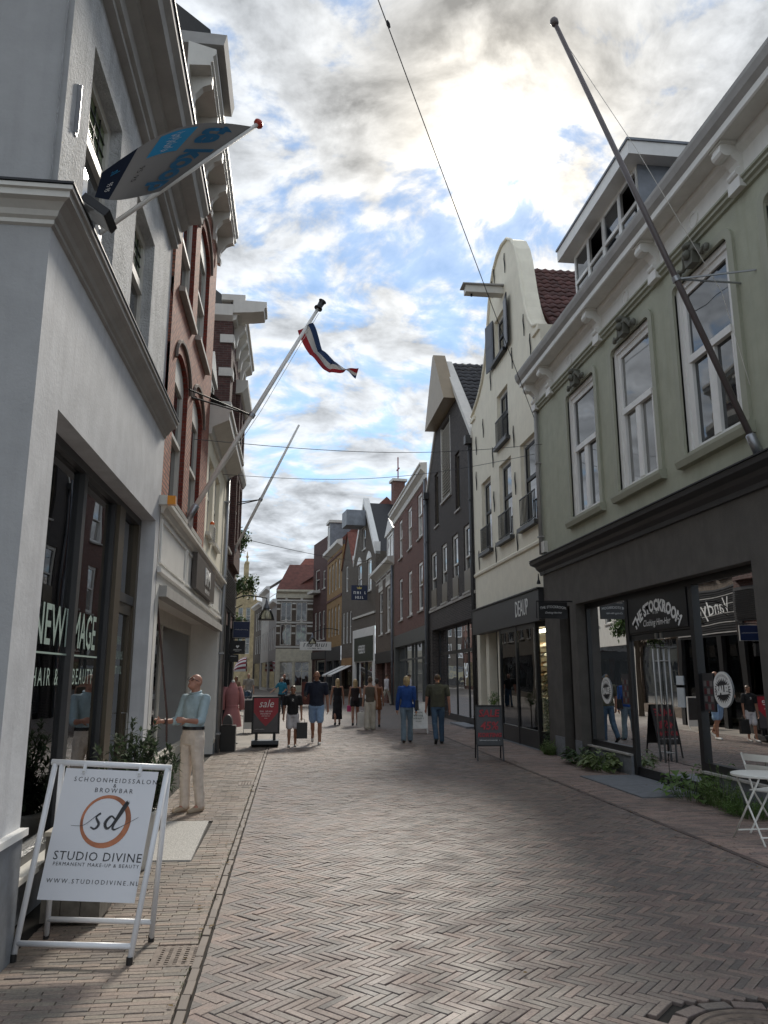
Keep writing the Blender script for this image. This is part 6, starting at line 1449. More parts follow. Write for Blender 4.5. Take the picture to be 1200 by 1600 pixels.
# serifs on the studio name are suggested by thin bars at stems
M_COP = mat('copper print', (.30, .115, .06), .35, metal=.6, var=.35, vs=9)
mb = MB(); n = 48; rc = .148
for k in range(n):
    a0, a1 = 2 * math.pi * k / n, 2 * math.pi * (k + 1) / n
    w = lambda a: .008 + .010 * (.5 - .5 * math.cos(a - 2.6))
    ring = lambda a, r: pan(.53 + r * math.cos(a) / PW, .40 - r * math.sin(a) / PH, .0055)
    mb.face([ring(a0, rc - w(a0)), ring(a1, rc - w(a1)), ring(a1, rc + w(a1)), ring(a0, rc + w(a0))])
mb.build('ring_logo', M_COP, pn)
def brush(pts, ws, m=M_KTXT):
    """calligraphic stroke through (x,y) in metres about the logo centre"""
    cr = []
    for i in range(len(pts) - 1):
        p = [Vector((*pts[max(0, min(len(pts) - 1, j))], 0)) for j in (i - 1, i, i + 1, i + 2)]
        for k in range(8):
            u = k / 8; cr.append((.5 * ((2 * p[1]) + (-p[0] + p[2]) * u + (2 * p[0] - 5 * p[1] + 4 * p[2] - p[3]) * u * u + (-p[0] + 3 * p[1] - 3 * p[2] + p[3]) * u ** 3), ws[i] + (ws[i + 1] - ws[i]) * u))
    cr.append((Vector((*pts[-1], 0)), ws[-1])); mb = MB()
    f3 = lambda v: pan(.53 + v.x / PW, .40 - v.y / PH, .0068)
    for (a, wa), (b, wb) in zip(cr, cr[1:]):
        d = (b - a); nn = Vector((-d.y, d.x, 0)).normalized() if d.length > 1e-6 else Vector((0, 1, 0))
        mb.face([f3(a + nn * wa), f3(b + nn * wb), f3(b - nn * wb), f3(a - nn * wa)])
    return mb.build('brush_stroke', m, pn)
brush([(-.21, -.035), (-.13, -.03), (-.06, .03), (-.035, .045), (-.06, .02), (-.035, -.02), (-.055, -.05), (-.085, -.04)], [.001, .0015, .002, .006, .005, .009, .006, .004])
brush([(.065, .01), (.035, .03), (.005, -.01), (.02, -.045), (.05, -.02), (.10, .09), (.125, .12), (.10, .06), (.06, -.02), (.065, -.05), (.11, -.03), (.21, .03)], [.004, .006, .010, .008, .004, .006, .012, .009, .008, .006, .002, .001])
# snap-frame sale sign
t = thing('sale_stand', 'dark poster stand with a red sale heart on a heavy base', 'sign', (-.6, 20.1, 0))
mb = MB(); mb.prof(-.33, .33, [(-.26, .03), (-.30, .07), (-.24, .15), (.24, .15), (.30, .07), (.26, .03)])
o = mb.build('base', M_BLACK, t); 
for x in (-.22, .22): MB().box(x - .035, x + .035, -.03, .03, .12, .32).build('leg', M_BLACK, t)
MB().box(-.345, .345, -.035, .035, .30, 1.20).build('frame', M_BLACK, t); MB().box(-.30, .30, -.040, -.036, .34, 1.16).build('poster', mat('grey poster', (.085, .08, .085), .3), t)
mb = MB(); mb.face([(-.30, -.0425, 1.16), (.30, -.0425, 1.16), (.30, -.0425, .82), (.14, -.0425, .62), (0, -.0425, .48), (-.14, -.0425, .62), (-.30, -.0425, .82)]).build('heart', mat('sale red', (.36, .025, .04), .35), t)
text('sale', .27, lambda x, y, e: Vector((x, -.045, 1.02 + y)), M_WTXT, t, shear=.3, sx=.9)
for k, (w_, hh) in enumerate(((.30, .035), (.26, .035), (.20, .022), (.08, .018))): scribble(w_, hh, lambda x, y: Vector((x, -.045, .84 - k * .055 + y)), M_WTXT, t, k)
scribble(.24, .035, lambda x, y: Vector((-.15 + x, -.045, .41 + y)), M_WTXT, t, 7, script=True)
t = thing('pavement_board', 'white edged board standing behind the sale stand', 'sign', (-1.15, 25.0, 0)); MB().box(-.28, .28, -.02, .02, .1, 1.0).build('frame', M_WPAINT, t); MB().box(-.25, .25, -.026, -.022, .3, .96).build('poster', M_DGREY, t)
for x in (-.26, .26): MB().path([(x, .0, .1), (x, -.1, 0)], .012, 5).build('foot', M_WPAINT, t)
def aboard(label, P, w, hgt, fm, pm, rz, z0=.28):
    t = thing('a_board', label, 'sign', P, 'folding boards on the pavement', rz)
    for sgn in (-1, 1):
        o = MB(); tilt = lambda z: sgn * (.24 * (1 - z / hgt) + .012)
        for x in (-w / 2, w / 2 - .03): o.face([(x, tilt(0), 0), (x + .03, tilt(0), 0), (x + .03, tilt(hgt), hgt), (x, tilt(hgt), hgt)]).face([(x, tilt(0) + .02 * sgn, 0), (x + .03, tilt(0) + .02 * sgn, 0), (x + .03, tilt(hgt) + .02 * sgn, hgt), (x, tilt(hgt) + .02 * sgn, hgt)]).face([(x, tilt(0), 0), (x, tilt(0) + .02 * sgn, 0), (x, tilt(hgt) + .02 * sgn, hgt), (x, tilt(hgt), hgt)]).face([(x + .03, tilt(0), 0), (x + .03, tilt(0) + .02 * sgn, 0), (x + .03, tilt(hgt) + .02 * sgn, hgt), (x + .03, tilt(hgt), hgt)])
        for z in (z0, hgt - .03): o.face([(-w / 2, tilt(z) + .021 * sgn, z), (w / 2, tilt(z) + .021 * sgn, z), (w / 2, tilt(z) + .021 * sgn, z + .03), (-w / 2, tilt(z) + .021 * sgn, z + .03)])
        o = o.build('leaf', fm, t)
        MB().face([(-w / 2 + .03, tilt(z0) + .008 * sgn, z0), (w / 2 - .03, tilt(z0) + .008 * sgn, z0), (w / 2 - .03, tilt(hgt) + .008 * sgn, hgt - .03), (-w / 2 + .03, tilt(hgt) + .008 * sgn, hgt - .03)]).build('poster', pm, o)
    return t, lambda x, z: Vector((x, -(.24 * (1 - z / hgt) + .012) - .012, z))
M_CHALK = mat('dark chalk poster', (.022, .022, .024), .3, var=.6, vs=4); M_REDT = mat('red chalk', (.36, .04, .05), .7)
t, fp = aboard('black folding chalkboard with red sale writing before the shoe shop', (4.15, 16.5, 0), .56, 1.10, M_BLACK, M_CHALK, R(-8))
for s, sz, z, m in (('SALE', .2, .93, M_REDT), ('45%', .22, .68, M_REDT), ('KORTING', .11, .50, M_REDT)): text(s, sz, lambda x, y, e: fp(x, z + y) + Vector((0, -.012, 0)), m, t, shear=.15, bold=.006)
scribble(.42, .022, lambda x, y: fp(x, .40 + y) + Vector((0, -.012, 0)), M_WTXT, t, 2)
t, fp = aboard('white folding board with green print beside the olive shirt walker', (3.86, 24.0, 0), .56, .92, M_WPAINT, mat('white poster', (.8, .81, .8), .5), R(-6), .14)
for k, (w_, hh) in enumerate(((.16, .05), (.24, .05), (.28, .055), (.30, .045), (.16, .025))): scribble(w_, hh, lambda x, y: fp(x, .70 - k * .085 + y) + Vector((0, -.012, 0)), mat('green print', (.03, .08, .06), .6), t, k)
# litter bin and clothes dummy by the banded house
t = thing('waste_bin', 'black square waste bin with rounded top against the banded house', 'bin', (-1.42, 19.0, 0)); MB().box(-.17, .17, -.17, .17, .0, .58).build('body', M_BLACK, t)
mb = MB(); n = 10
for k in range(n):
    a0, a1 = math.pi * k / n, math.pi * (k + 1) / n; c = lambda a, y: (-.02 - .11 * math.cos(a), y, .60 + .22 * math.sin(a) + (.1 if 0 else 0))
    mb.face([c(a0, .16), c(a1, .16), c(a1, -.16), c(a0, -.16)]).face([(-.02, -.16, .60), c(a0, -.16), c(a1, -.16)]).face([(-.02, .16, .60), c(a0, .16), c(a1, .16)])
mb.build('hood', M_DGREY, t)
t = thing('clothes_dummy', 'shop dummy dressed in a long pink coat beside the black pilasters', 'mannequin', (-1.50, 21.0, 0))
MB().lathe((0, 0, 0), [(.18, 0), (.18, .02), (.02, .03), (.02, 1.3)], 12).build('stand', M_BLACK, t)
def coat(a, v):
    z = .42 + v * 1.12; r_ = [.25, .235, .22, .19, .155, .165, .19, .20, .12, .06]; k = v * 9; i = min(8, int(k)); rr = r_[i] + (r_[i + 1] - r_[i]) * (k - i)
    an = a * 2 * math.pi; rip = 1 + .07 * math.sin(an * 6) * (1 - v)
    return Vector((rr * math.cos(an) * rip, rr * .72 * math.sin(an) * rip, z))
M_PINK = mat('pink coat cloth', (.50, .21, .21), .85)
c = weld(sheet(coat, 26, 14).build('coat', M_PINK, t))
for sgn in (-1, 1): MB().path([(sgn * .17, 0, 1.42), (sgn * .24, .02, 1.15), (sgn * .25, -.04, .85)], [.06, .065, .075], 8).build('sleeve', M_PINK, c, smooth=True)
MB().path([coat(k / 16, .46) * 1.0 for k in range(17)], .018, 5).build('belt', M_PINK, c); MB().lathe((0, 0, 1.50), [(.05, 0), (.045, .08), (.02, .10)], 10).build('neck', M_WPAINT, t, smooth=True)
# bicycle
def bicycle(P, rz, label):
    t = thing('bicycle', label, 'bicycle', P, 'parked bicycles', rz)
    for y in (-.52, .52):
        n = 28; w = MB().path([(0, y + .33 * math.cos(2 * math.pi * k / n), .34 + .33 * math.sin(2 * math.pi * k / n)) for k in range(n + 1)], .022, 6).build('wheel', M_BLACK, t)
        for k in range(10): a = math.pi * k / 5; MB().path([(0, y, .34), (0, y + .32 * math.cos(a), .34 + .32 * math.sin(a))], .003, 3).build('spoke', M_METAL, w)
        MB().tube((-.04, y, .34), (.04, y, .34), .025).build('hub', M_METAL, w)
        MB().path([(0, y + .37 * math.cos(a), .34 + .37 * math.sin(a)) for a in [math.pi * k / 12 for k in range(1, 12)]], .02, 5).build('mudguard', M_METAL, w)
    J = {'bb': (0, -.05, .30), 'seat': (0, -.20, .80), 'head': (0, .36, .84), 'headl': (0, .40, .66), 'rear': (0, -.52, .34), 'front': (0, .52, .34)}
    mb = MB()
    for a, b in (('bb', 'seat'), ('bb', 'headl'), ('seat', 'head'), ('rear', 'bb'), ('rear', 'seat'), ('head', 'headl')): mb.path([J[a], J[b]], .018, 6)
    mb.build('frame', M_BLACK, t); MB().path([J['headl'], J['front']], .016, 6).build('fork', M_METAL, t); MB().path([(-.28, .18, 1.05), (-.25, .32, 1.08), (0, .36, 1.0), (.25, .32, 1.08), (.28, .18, 1.05)], .013, 6).build('handlebar', M_METAL, t)
    MB().path([J['head'], (0, .36, 1.0)], .014, 6).build('stem', M_METAL, t); MB().path([J['seat'], (0, -.22, .93)], .014, 6).build('seat_post', M_METAL, t); MB().lathe((0, -.24, .93), [(.11, 0), (.12, .03), (.05, .07)], 10).build('saddle', M_BLACK, t, smooth=True); MB().box(-.07, .07, -.85, -.3, .72, .74).build('carrier', M_BLACK, t)
bicycle((-2.0, 33.6, 0), R(-75), 'black city bicycle parked beyond the pink coat'); bicycle((-2.5, 34.6, 0), R(-82), 'second parked bicycle behind the black city one')
# folding table and chair at the shop window
M_WMET = mat('cream white enamel', (.72, .71, .66), .4, var=.03)
t = thing('bistro_table', 'round cream folding table at the edge by the shop plants', 'table', (5.02, 8.15, 0))
MB().lathe((0, 0, 0), [(.30, .665), (.31, .672), (.31, .69), (.30, .695), (0, .695)], 36).build('table_top', M_WMET, t)
for sg in (-1, 1):
    for dx in (-.21, .21): MB().path([(dx + sg * .012, -.27 * sg, .01), (dx * .8, .22 * sg, .665)], .011, 6).build('leg', M_WMET, t, smooth=True)
    MB().path([(-.21, -.22 * sg, .09), (.21, -.22 * sg, .09)], .009, 6).build('stretcher', M_WMET, t)
t = thing('folding_chair', 'cream slatted folding chair behind the round table', 'chair', (5.40, 8.55, 0), None, R(115))
for x in (-.19, .19):
    MB().path([(x, -.24, .01), (x, .10, .44), (x, .26, .86)], .011, 6).build('leg', M_WMET, t, smooth=True); MB().path([(x * .88, .26, .01), (x * .88, -.20, .45)], .011, 6).build('leg', M_WMET, t, smooth=True)
for k in range(5): MB().box(-.19, .19, -.20 + k * .078, -.138 + k * .078, .45, .462).build('seat_slat', M_WMET, t)
for z in (.66, .78): MB().face([(-.20, .18 + (z - .66) * .38, z), (.20, .18 + (z - .66) * .38, z), (.20, .21 + (z - .66) * .38, z + .075), (-.20, .21 + (z - .66) * .38, z + .075)]).face([(-.20, .19 + (z - .66) * .38, z), (.20, .19 + (z - .66) * .38, z), (.20, .22 + (z - .66) * .38, z + .075), (-.20, .22 + (z - .66) * .38, z + .075)]).build('back_slat', M_WMET, t)
# ---------------------------------------------------------------- plants
def leafmat(name, col, rv=.35, rough=.5):
    m, nt, b = newmat(name)
    gi = nd(nt, 'ShaderNodeNewGeometry').outputs['Random Per Island']
    c = mixc(nt, gi, tuple(x * (1 - rv) for x in col), tuple(x * (1 + rv) for x in col)); nt.links.new(c, b.inputs['Base Color']); b.inputs['Roughness'].default_value = rough
    tr = nd(nt, 'ShaderNodeBsdfTranslucent', {0: c}); mx = nd(nt, 'ShaderNodeMixShader', {0: .3, 1: b.outputs[0], 2: tr.outputs[0]}); nt.links.new(mx.outputs[0], nt.nodes['Material Output'].inputs[0])
    return m
def leaf(mb, p, d, l, w, up=Vector((0, 0, 1)), droop=.2):
    d = d.normalized(); s = d.cross(up); s = s.normalized() if s.length > 1e-3 else Vector((1, 0, 0)); n = s.cross(d)
    a = p; m1 = p + d * l * .45 + n * l * .06; e = p + d * l - Vector((0, 0, 1)) * l * droop; i = len(mb.v)
    mb.v += [tuple(a), tuple(m1 + s * w), tuple(e), tuple(m1 - s * w), tuple(m1 - n * w * .35)]
    for q in ((0, 1, 4), (1, 2, 4), (2, 3, 4), (3, 0, 4)): mb.f.append(tuple(i + k for k in q)); mb.m.append(0); mb.uv.append([(0, 0)] * 3)
def rdir(r, zmin=-1):
    while True:
        v = Vector((r.uniform(-1, 1), r.uniform(-1, 1), r.uniform(zmin, 1)))
        if .1 < v.length < 1: return v.normalized()
r = random.Random(11)
M_OLIVE = leafmat('olive leaf', (.06, .085, .045), .35, .85); M_WEED = leafmat('broad green leaf', (.11, .19, .045)); M_WEEDY = leafmat('pale weed leaf', (.17, .22, .085)); M_IVY = leafmat('dark ivy leaf', (.055, .09, .035)); M_TREE = leafmat('tree leaf', (.07, .115, .04))
M_BARK = mat('bark', (.09, .07, .05), .9, bump=.5); M_OLDW = mat('weathered planter wood', (.11, .10, .085), .8, var=.3, vs=9, streak=.3)
t = thing('potted_olive', 'bushy potted olive plant standing by the salon window', 'plant', (-1.42, 7.75, 0))
MB().lathe((0, 0, 0), [(.15, 0), (.17, .05), (.21, .46), (.22, .50), (.19, .50), (.18, .44), (0, .44)], 18).build('pot', mat('pale pot', (.55, .54, .50), .6), t, smooth=True)
mb = MB(); st = MB(); tips = []
for k in range(110):
    d = rdir(r, .0); L1 = r.uniform(.4, 1.0); p0 = Vector((r.uniform(-.06, .06), r.uniform(-.06, .06), .44)); ax = Vector((d.x * .42, d.y * .42, .42 + d.z * .62))
    pts = [p0 + ax * L1 * s + Vector((0, 0, -.10 * s * s)) + Vector((r.gauss(0, .012), r.gauss(0, .012), 0)) for s in (0, .3, .55, .8, 1.0)]
    st.path(pts, [.007, .006, .005, .004, .002], 4)
    for j in range(46):
        s = r.uniform(.2, 1.05); i = min(3, int(s * 4)); p = pts[i] + (pts[i + 1] - pts[i]) * (s * 4 - i if s < 1 else 1); leaf(mb, p, (ax.normalized() * .6 + rdir(r) * .9), r.uniform(.06, .11), r.uniform(.011, .019), droop=.1)
mb.build('foliage', M_OLIVE, t); st.build('stem', M_BARK, t)
t = thing('planter_box', 'weathered grey wooden planter box behind the white frame sign', 'planter', (-1.56, 6.3, 0))
for k in range(3):
    x = -.14 + k * .135; MB().box(x, x + .13, -.2, -.17, .03, .60).build('plank', M_OLDW, t); MB().box(x, x + .13, .17, .2, .03, .60).build('plank', M_OLDW, t)
for y in (-.168, -.055, .058):
    for x in (-.135, .235): MB().box(x, x + .025, y, y + .11, .03, .60).build('plank', M_OLDW, t)
MB().box(-.15, .275, -.22, .22, .602, .63).build('top_board', mat('pale plank', (.36, .33, .28), .7, streak=.3), t)
def weed(label, P, rad, hgt, n, m, broad=True, name='pavement_weed', seed=1, rz=.0):
    rr = random.Random(seed); t = thing(name, label, 'plant', P, 'weeds growing along the shop wall'); mb = MB(); st = MB()
    for k in range(n):
        a = rr.uniform(0, 2 * math.pi); d = Vector((math.cos(a), math.sin(a), 0)); q = math.sqrt(rr.random()); base = Vector((d.x * rad * .35 * q, d.y * rad * q * .8, 0)); h_ = hgt * rr.uniform(.25, 1) * (1.1 - .6 * q)
        tip = base + d * rad * rr.uniform(.1, .45) + Vector((0, 0, h_)); st.path([base, (base + tip) / 2 + Vector((0, 0, h_ * .15)), tip], [.004, .003, .002], 3)
        if broad: leaf(mb, tip, d * .8 + Vector((rr.gauss(0, .3), rr.gauss(0, .3), .3)), rr.uniform(.11, .24), rr.uniform(.045, .085), droop=.45)
        else:
            for j in range(7): leaf(mb, base + (tip - base) * (.3 + .1 * j), rdir(rr, -.1), rr.uniform(.03, .06), rr.uniform(.006, .014), droop=.2)
    mb.build('foliage', m, t); st.build('stem', M_WEED, t)
weed('large leafy weed at the doorstep edge below the bigger sale sticker', (5.66, 11.0, 0), .46, .42, 80, M_WEED, seed=1); weed('tall wispy pale weed beside the large leafy one', (5.75, 10.35, 0), .42, .62, 120, M_WEEDY, False, seed=2)
weed('low green weed patch towards the folding table', (5.68, 9.65, 0), .45, .32, 130, M_WEED, False, seed=3); weed('fern-like weed between the doorstep and the pillar', (5.72, 14.4, 0), .40, .34, 110, M_WEEDY, seed=4)
weed('dark leafy weed at the foot of the pillar', (5.70, 15.4, 0), .36, .34, 90, M_IVY, seed=5); weed('grassy weed tuft at the corner of the white gable house', (5.72, 17.35, 0), .28, .42, 120, M_WEEDY, False, seed=6)
t = thing('climbing_ivy', 'dark climbing plant at the corner between green house and shoe shop', 'plant', (5.95, 17.75, 0)); mb = MB()
for k in range(420):
    z = r.uniform(.05, 1.75); leaf(mb, Vector((r.gauss(-.05, .05), r.gauss(0, .10) * (1.4 - z * .5), z)), Vector((-1, r.gauss(0, .6), r.gauss(-.1, .4))), r.uniform(.04, .08), r.uniform(.015, .03), droop=.3)
mb.build('foliage', M_IVY, t); MB().path([(0, 0, 0), (.02, .03, .6), (-.01, -.02, 1.2), (0, .02, 1.7)], [.015, .012, .009, .004], 5).build('stem', M_BARK, t)
t = thing('potted_topiary', 'small round shrub in a pot behind the chalkboard', 'plant', (5.35, 20.6, 0)); MB().lathe((0, 0, 0), [(.12, 0), (.17, .38), (.15, .38), (0, .36)], 12).build('pot', M_BLACK, t, smooth=True); MB().path([(0, 0, .36), (0, 0, 1.0)], .015, 5).build('stem', M_BARK, t)
mb = MB()
for k in range(320): d = rdir(r); leaf(mb, Vector((0, 0, 1.12)) + d * r.uniform(.05, .17), d + rdir(r) * .5, .05, .014)
mb.build('foliage', M_WEED, t)
def tree(label, P, hgt, rad, n, seed):
    rr = random.Random(seed); t = thing('street_tree', label, 'tree', P); st = MB(); mb = MB()
    st.path([(0, 0, 0), (.05, .03, hgt * .25), (-.03, .05, hgt * .5), (.02, 0, hgt * .85)], [.16, .13, .10, .03], 8)
    for k in range(26):
        z = hgt * rr.uniform(.35, .85); d = rdir(rr, -.1); L1 = rad * rr.uniform(.5, 1.0); tip = Vector((d.x * L1, d.y * L1, z + abs(d.z) * rad * .8 + .2)); st.path([(0, 0, z * .85), (d.x * L1 * .5, d.y * L1 * .5, (z * .85 + tip.z) / 2 + .15), tuple(tip)], [.05, .03, .01], 5)
        for c in range(5):
            cc = tip + rdir(rr) * rad * .32 * rr.random() - Vector((d.x, d.y, 0)) * L1 * .25 * rr.random()
            for j in range(n): leaf(mb, cc + rdir(rr) * .36 * rr.random() ** .6, rdir(rr), rr.uniform(.12, .2), rr.uniform(.04, .07), droop=.3)
    st.build('trunk', M_BARK, t); mb.build('crown', M_TREE, t)
tree('green street tree rising beyond the banded brick house', (-2.95, 33.0, 0), 8.0, 1.4, 60, 4)

# windblown leaves and bits caught along the kerbs and walls
mb = MB(); rr = random.Random(31)
for k in range(150):
    q = rr.random()
    if q < .4: x, y = ROADL - abs(rr.gauss(0, .10)), rr.uniform(4, 18)
    elif q < .7: x, y = ROADR + rr.gauss(0, .12), rr.uniform(5, 20)
    elif q < .85: x, y = GX - .12 - abs(rr.gauss(0, .1)), rr.uniform(8.5, 17)
    else: x, y = rr.uniform(ROADL, ROADR), rr.uniform(4, 16)
    a = rr.uniform(0, 6.28); leaf(mb, Vector((x, y, .012)), Vector((math.cos(a), math.sin(a), .1)), rr.uniform(.025, .06), rr.uniform(.008, .018), droop=.05)
tag(mb.build('fallen_leaves', leafmat('dry leaf', (.20, .13, .05), .5, .8)), 'small dry leaves and bits scattered along the kerbs', 'leaves', kind='stuff')
# moss and sprouting grass in the kerb joint
mb = MB()
for k in range(700):
    y = rr.uniform(4, 17); x = ROADL - .078 + rr.gauss(0, .008)
    if noise.noise(Vector((0, y * 1.3, 3))) < .05: continue
    leaf(mb, Vector((x, y, -.004)), Vector((rr.gauss(0, .5), rr.gauss(0, .5), 1)), rr.uniform(.008, .028), .003, droop=.3)
tag(mb.build('kerb_moss', leafmat('kerb moss', (.09, .11, .035), .4, .9)), 'thin line of moss and grass sprouting in the kerb joint', 'moss', kind='stuff')
# ---------------------------------------------------------------- people
def capsule(mb, a, b, ra, rb, n=10):
    a, b = Vector(a), Vector(b); L = max((b - a).length, 1e-4); pf = []
    for k in range(5): t_ = -math.pi / 2 + math.pi / 2 * k / 4; pf.append((max(1e-3, ra * math.cos(t_)), ra * math.sin(t_)))
    for k in range(5): t_ = math.pi / 2 * k / 4; pf.append((max(1e-3, rb * math.cos(t_)), L + rb * math.sin(t_)))
    mb.lathe(a, pf, n, ax=(b - a) if (b - a).length > 1e-4 else (0, 0, 1))
def ell(mb, c, rx, ry, rz, rot=None, n=12, m=8):
    c = Vector(c); i = len(mb.v); rot = rot or Matrix.Identity(3)
    for j in range(m + 1):
        t_ = -math.pi / 2 + math.pi * j / m
        for k in range(n):
            a = 2 * math.pi * k / n; mb.v.append(tuple(c + rot @ Vector((rx * max(.02, math.cos(t_)) * math.cos(a), ry * max(.02, math.cos(t_)) * math.sin(a), rz * math.sin(t_)))))
    for j in range(m):
        for k in range(n): k2 = (k + 1) % n; q = i + j * n; mb.f.append((q + k, q + k2, q + n + k2, q + n + k)); mb.m.append(0); mb.uv.append([(0, 0)] * 4)
    mb.f.append(tuple(range(i + n - 1, i - 1, -1))); mb.m.append(0); mb.uv.append([(0, 0)] * n); q = i + m * n; mb.f.append(tuple(range(q, q + n))); mb.m.append(0); mb.uv.append([(0, 0)] * n)
def loft(mb, rings, n=16):
    i = len(mb.v)
    for c, rx, ry in rings:
        for k in range(n): a = 2 * math.pi * k / n; mb.v.append((c[0] + rx * math.cos(a), c[1] + ry * math.sin(a), c[2]))
    for j in range(len(rings) - 1):
        for k in range(n): k2 = (k + 1) % n; q = i + j * n; mb.f.append((q + k, q + k2, q + n + k2, q + n + k)); mb.m.append(0); mb.uv.append([(0, 0)] * 4)
    mb.f.append(tuple(range(i + n - 1, i - 1, -1))); mb.m.append(0); mb.uv.append([(0, 0)] * n); q = i + (len(rings) - 1) * n; mb.f.append(tuple(range(q, q + n))); mb.m.append(0); mb.uv.append([(0, 0)] * n)
def remesh(mb, vox, it=3, wrinkle=0.0, seed=0.0):
    me = mb.mesh('tmp'); o = bpy.data.objects.new('tmp', me)
    md = o.modifiers.new('r', 'REMESH'); md.mode = 'VOXEL'; md.voxel_size = vox; md.use_smooth_shade = True
    sm = o.modifiers.new('s', 'SMOOTH'); sm.iterations = it; sm.factor = .5
    out = evaluated(o)
    bpy.data.objects.remove(o); bpy.data.meshes.remove(me); out.materials.clear()
    if wrinkle:
        n_ = len(out.vertices); co = [0.0] * (3 * n_); no = [0.0] * (3 * n_)
        out.vertices.foreach_get('co', co); out.vertices.foreach_get('normal', no)
        for i in range(0, 3 * n_, 3):
            x, y, z = co[i:i + 3]; k = wrinkle * (noise.noise(Vector((x * 9 + seed, y * 9, z * 5))) + .5 * noise.noise(Vector((x * 20, y * 20 + seed, z * 26))))
            co[i] += no[i] * k; co[i + 1] += no[i + 1] * k; co[i + 2] += no[i + 2] * k
        out.vertices.foreach_set('co', co); out.update()
    return out
SKIN = {k: mat('skin ' + k, c, .55, var=.06, vs=8) for k, c in dict(fair=(.48, .28, .20), tan=(.34, .17, .11), ruddy=(.42, .21, .15)).items()}
HAIRM = {k: mat('hair ' + k, c, .5, var=.3, vs=20) for k, c in dict(blonde=(.40, .29, .15), dark=(.03, .022, .018), brown=(.10, .06, .035), grey=(.45, .43, .40)).items()}
def cl(name, c, rough=.85): return mat('cloth ' + name, c, rough, var=.12, vs=7)
def person(label, P, rz, H, skin, top, bottom, shoes, hair=None, legs=((12, 4), (-14, -22)), arms=((-8, 6, 8, 0), (10, 6, 20, 0)), fem=False, sleeve='short', pants='long', vox=.011, headp=0.0, heady=0.0, lean=0.0, cap=None, belt=None, glasses=False, group='pedestrians in the street', skirt_hem=.3, hairlen='short', fingers=True, girth=1.0):
    W = (.100 if fem else .114) * H * girth; hp = .052 * H; s = H / 1.78
    t = thing('person', label, 'person', (P[0], P[1], 0), group, R(rz))
    hipz = .515 * H
    # leg joints; the lower foot touches the ground
    def leg(sg, th, sh):
        a = Vector((sg * hp, 0, hipz)); k = a + Vector((sg * .004, math.sin(R(th)), -math.cos(R(th)))) * .240 * H; an = k + Vector((0, math.sin(R(sh)), -math.cos(R(sh)))) * .240 * H
        return a, k, an
    LG = [leg(sg, *l) for sg, l in zip((1, -1), legs)]
    drop = min(g_[2].z for g_ in LG) - .042 * H
    dz = Vector((0, 0, -drop)); LG = [tuple(j + dz for j in g_) for g_ in LG]; hz = hipz - drop
    tl = lambda z: math.tan(R(lean)) * (z - hz)
    C = lambda z, y=0.0: (0, y + tl(z), z)
    shz = hz + .305 * H; nk = hz + .345 * H; hc = Vector((0, tl(nk) + .012 * H, hz + .418 * H))
    def arm(sg, uf, uo, ff, fo):
        a = Vector((sg * W, tl(shz), shz - .01 * H))
        e = a + Vector((sg * math.sin(R(uo)) * math.cos(R(uf)), math.sin(R(uf)), -math.cos(R(uf)) * math.cos(R(uo)))) * .175 * H
        w = e + Vector((sg * math.sin(R(fo)), math.sin(R(ff)), -math.cos(R(ff))) if abs(fo) < 1e-6 else (sg * math.sin(R(fo)) * math.cos(R(ff)), math.sin(R(ff)), -math.cos(R(ff)) * math.cos(R(fo)))).normalized() * .150 * H
        return a, e, w
    AR = [arm(sg, *a_) for sg, a_ in zip((1, -1), arms)]
    b = MB()
    rings = [(C(hz - .03 * H), .080 * H * girth, .058 * H), (C(hz + .02 * H), (.092 if fem else .088) * H * girth, .064 * H), (C(hz + .10 * H), (.068 if fem else .080) * H * girth, .056 * H * girth), (C(hz + .19 * H), .084 * H * girth, .062 * H * girth), (C(hz + .25 * H), .092 * H * girth, .062 * H), (C(hz + .290 * H), W * .86, .048 * H), (C(hz + .325 * H), W * .5, .036 * H), (C(hz + .35 * H, .004 * H), .032 * H, .034 * H)]
    loft(b, rings); capsule(b, C(nk - .02 * H), tuple(hc - Vector((0, .006 * H, .03 * H))), .034 * H, .031 * H)
    hr = Matrix.Rotation(R(headp), 3, 'X') @ Matrix.Rotation(R(heady), 3, 'Z') if heady == 0 else Matrix.Rotation(R(heady), 3, 'Z') @ Matrix.Rotation(R(headp), 3, 'X')
    hd = lambda x, y, z: hc + hr @ Vector((x * s, y * s, z * s))
    ell(b, hd(0, -.005, .015), .074 * s, .094 * s, .098 * s, hr); ell(b, hd(0, .022, -.052), .056 * s, .068 * s, .066 * s, hr); ell(b, hd(0, .075, -.085), .026 * s, .022 * s, .022 * s, hr)
    capsule(b, hd(0, .086, .012), hd(0, .106, -.026), .009 * s, .014 * s, 8)
    capsule(b, hd(-.022, .082, -.058), hd(.022, .082, -.058), .009 * s, .009 * s, 6); capsule(b, hd(-.04, .083, .030), hd(.04, .083, .030), .010 * s, .010 * s, 6)
    for sg in (-1, 1): ell(b, hd(sg * .077, -.008, -.012), .012 * s, .022 * s, .032 * s, hr)
    for a, k, an in LG:
        capsule(b, a, k, .048 * H * (1.04 if fem else 1), .031 * H); capsule(b, k, an, .031 * H, .021 * H); capsule(b, k + (an - k) * .1, k + (an - k) * .5 + Vector((0, -.008 * H, 0)), .030 * H, .031 * H); capsule(b, an, an + Vector((0, .06 * H, -.025 * H)), .022 * H, .018 * H)
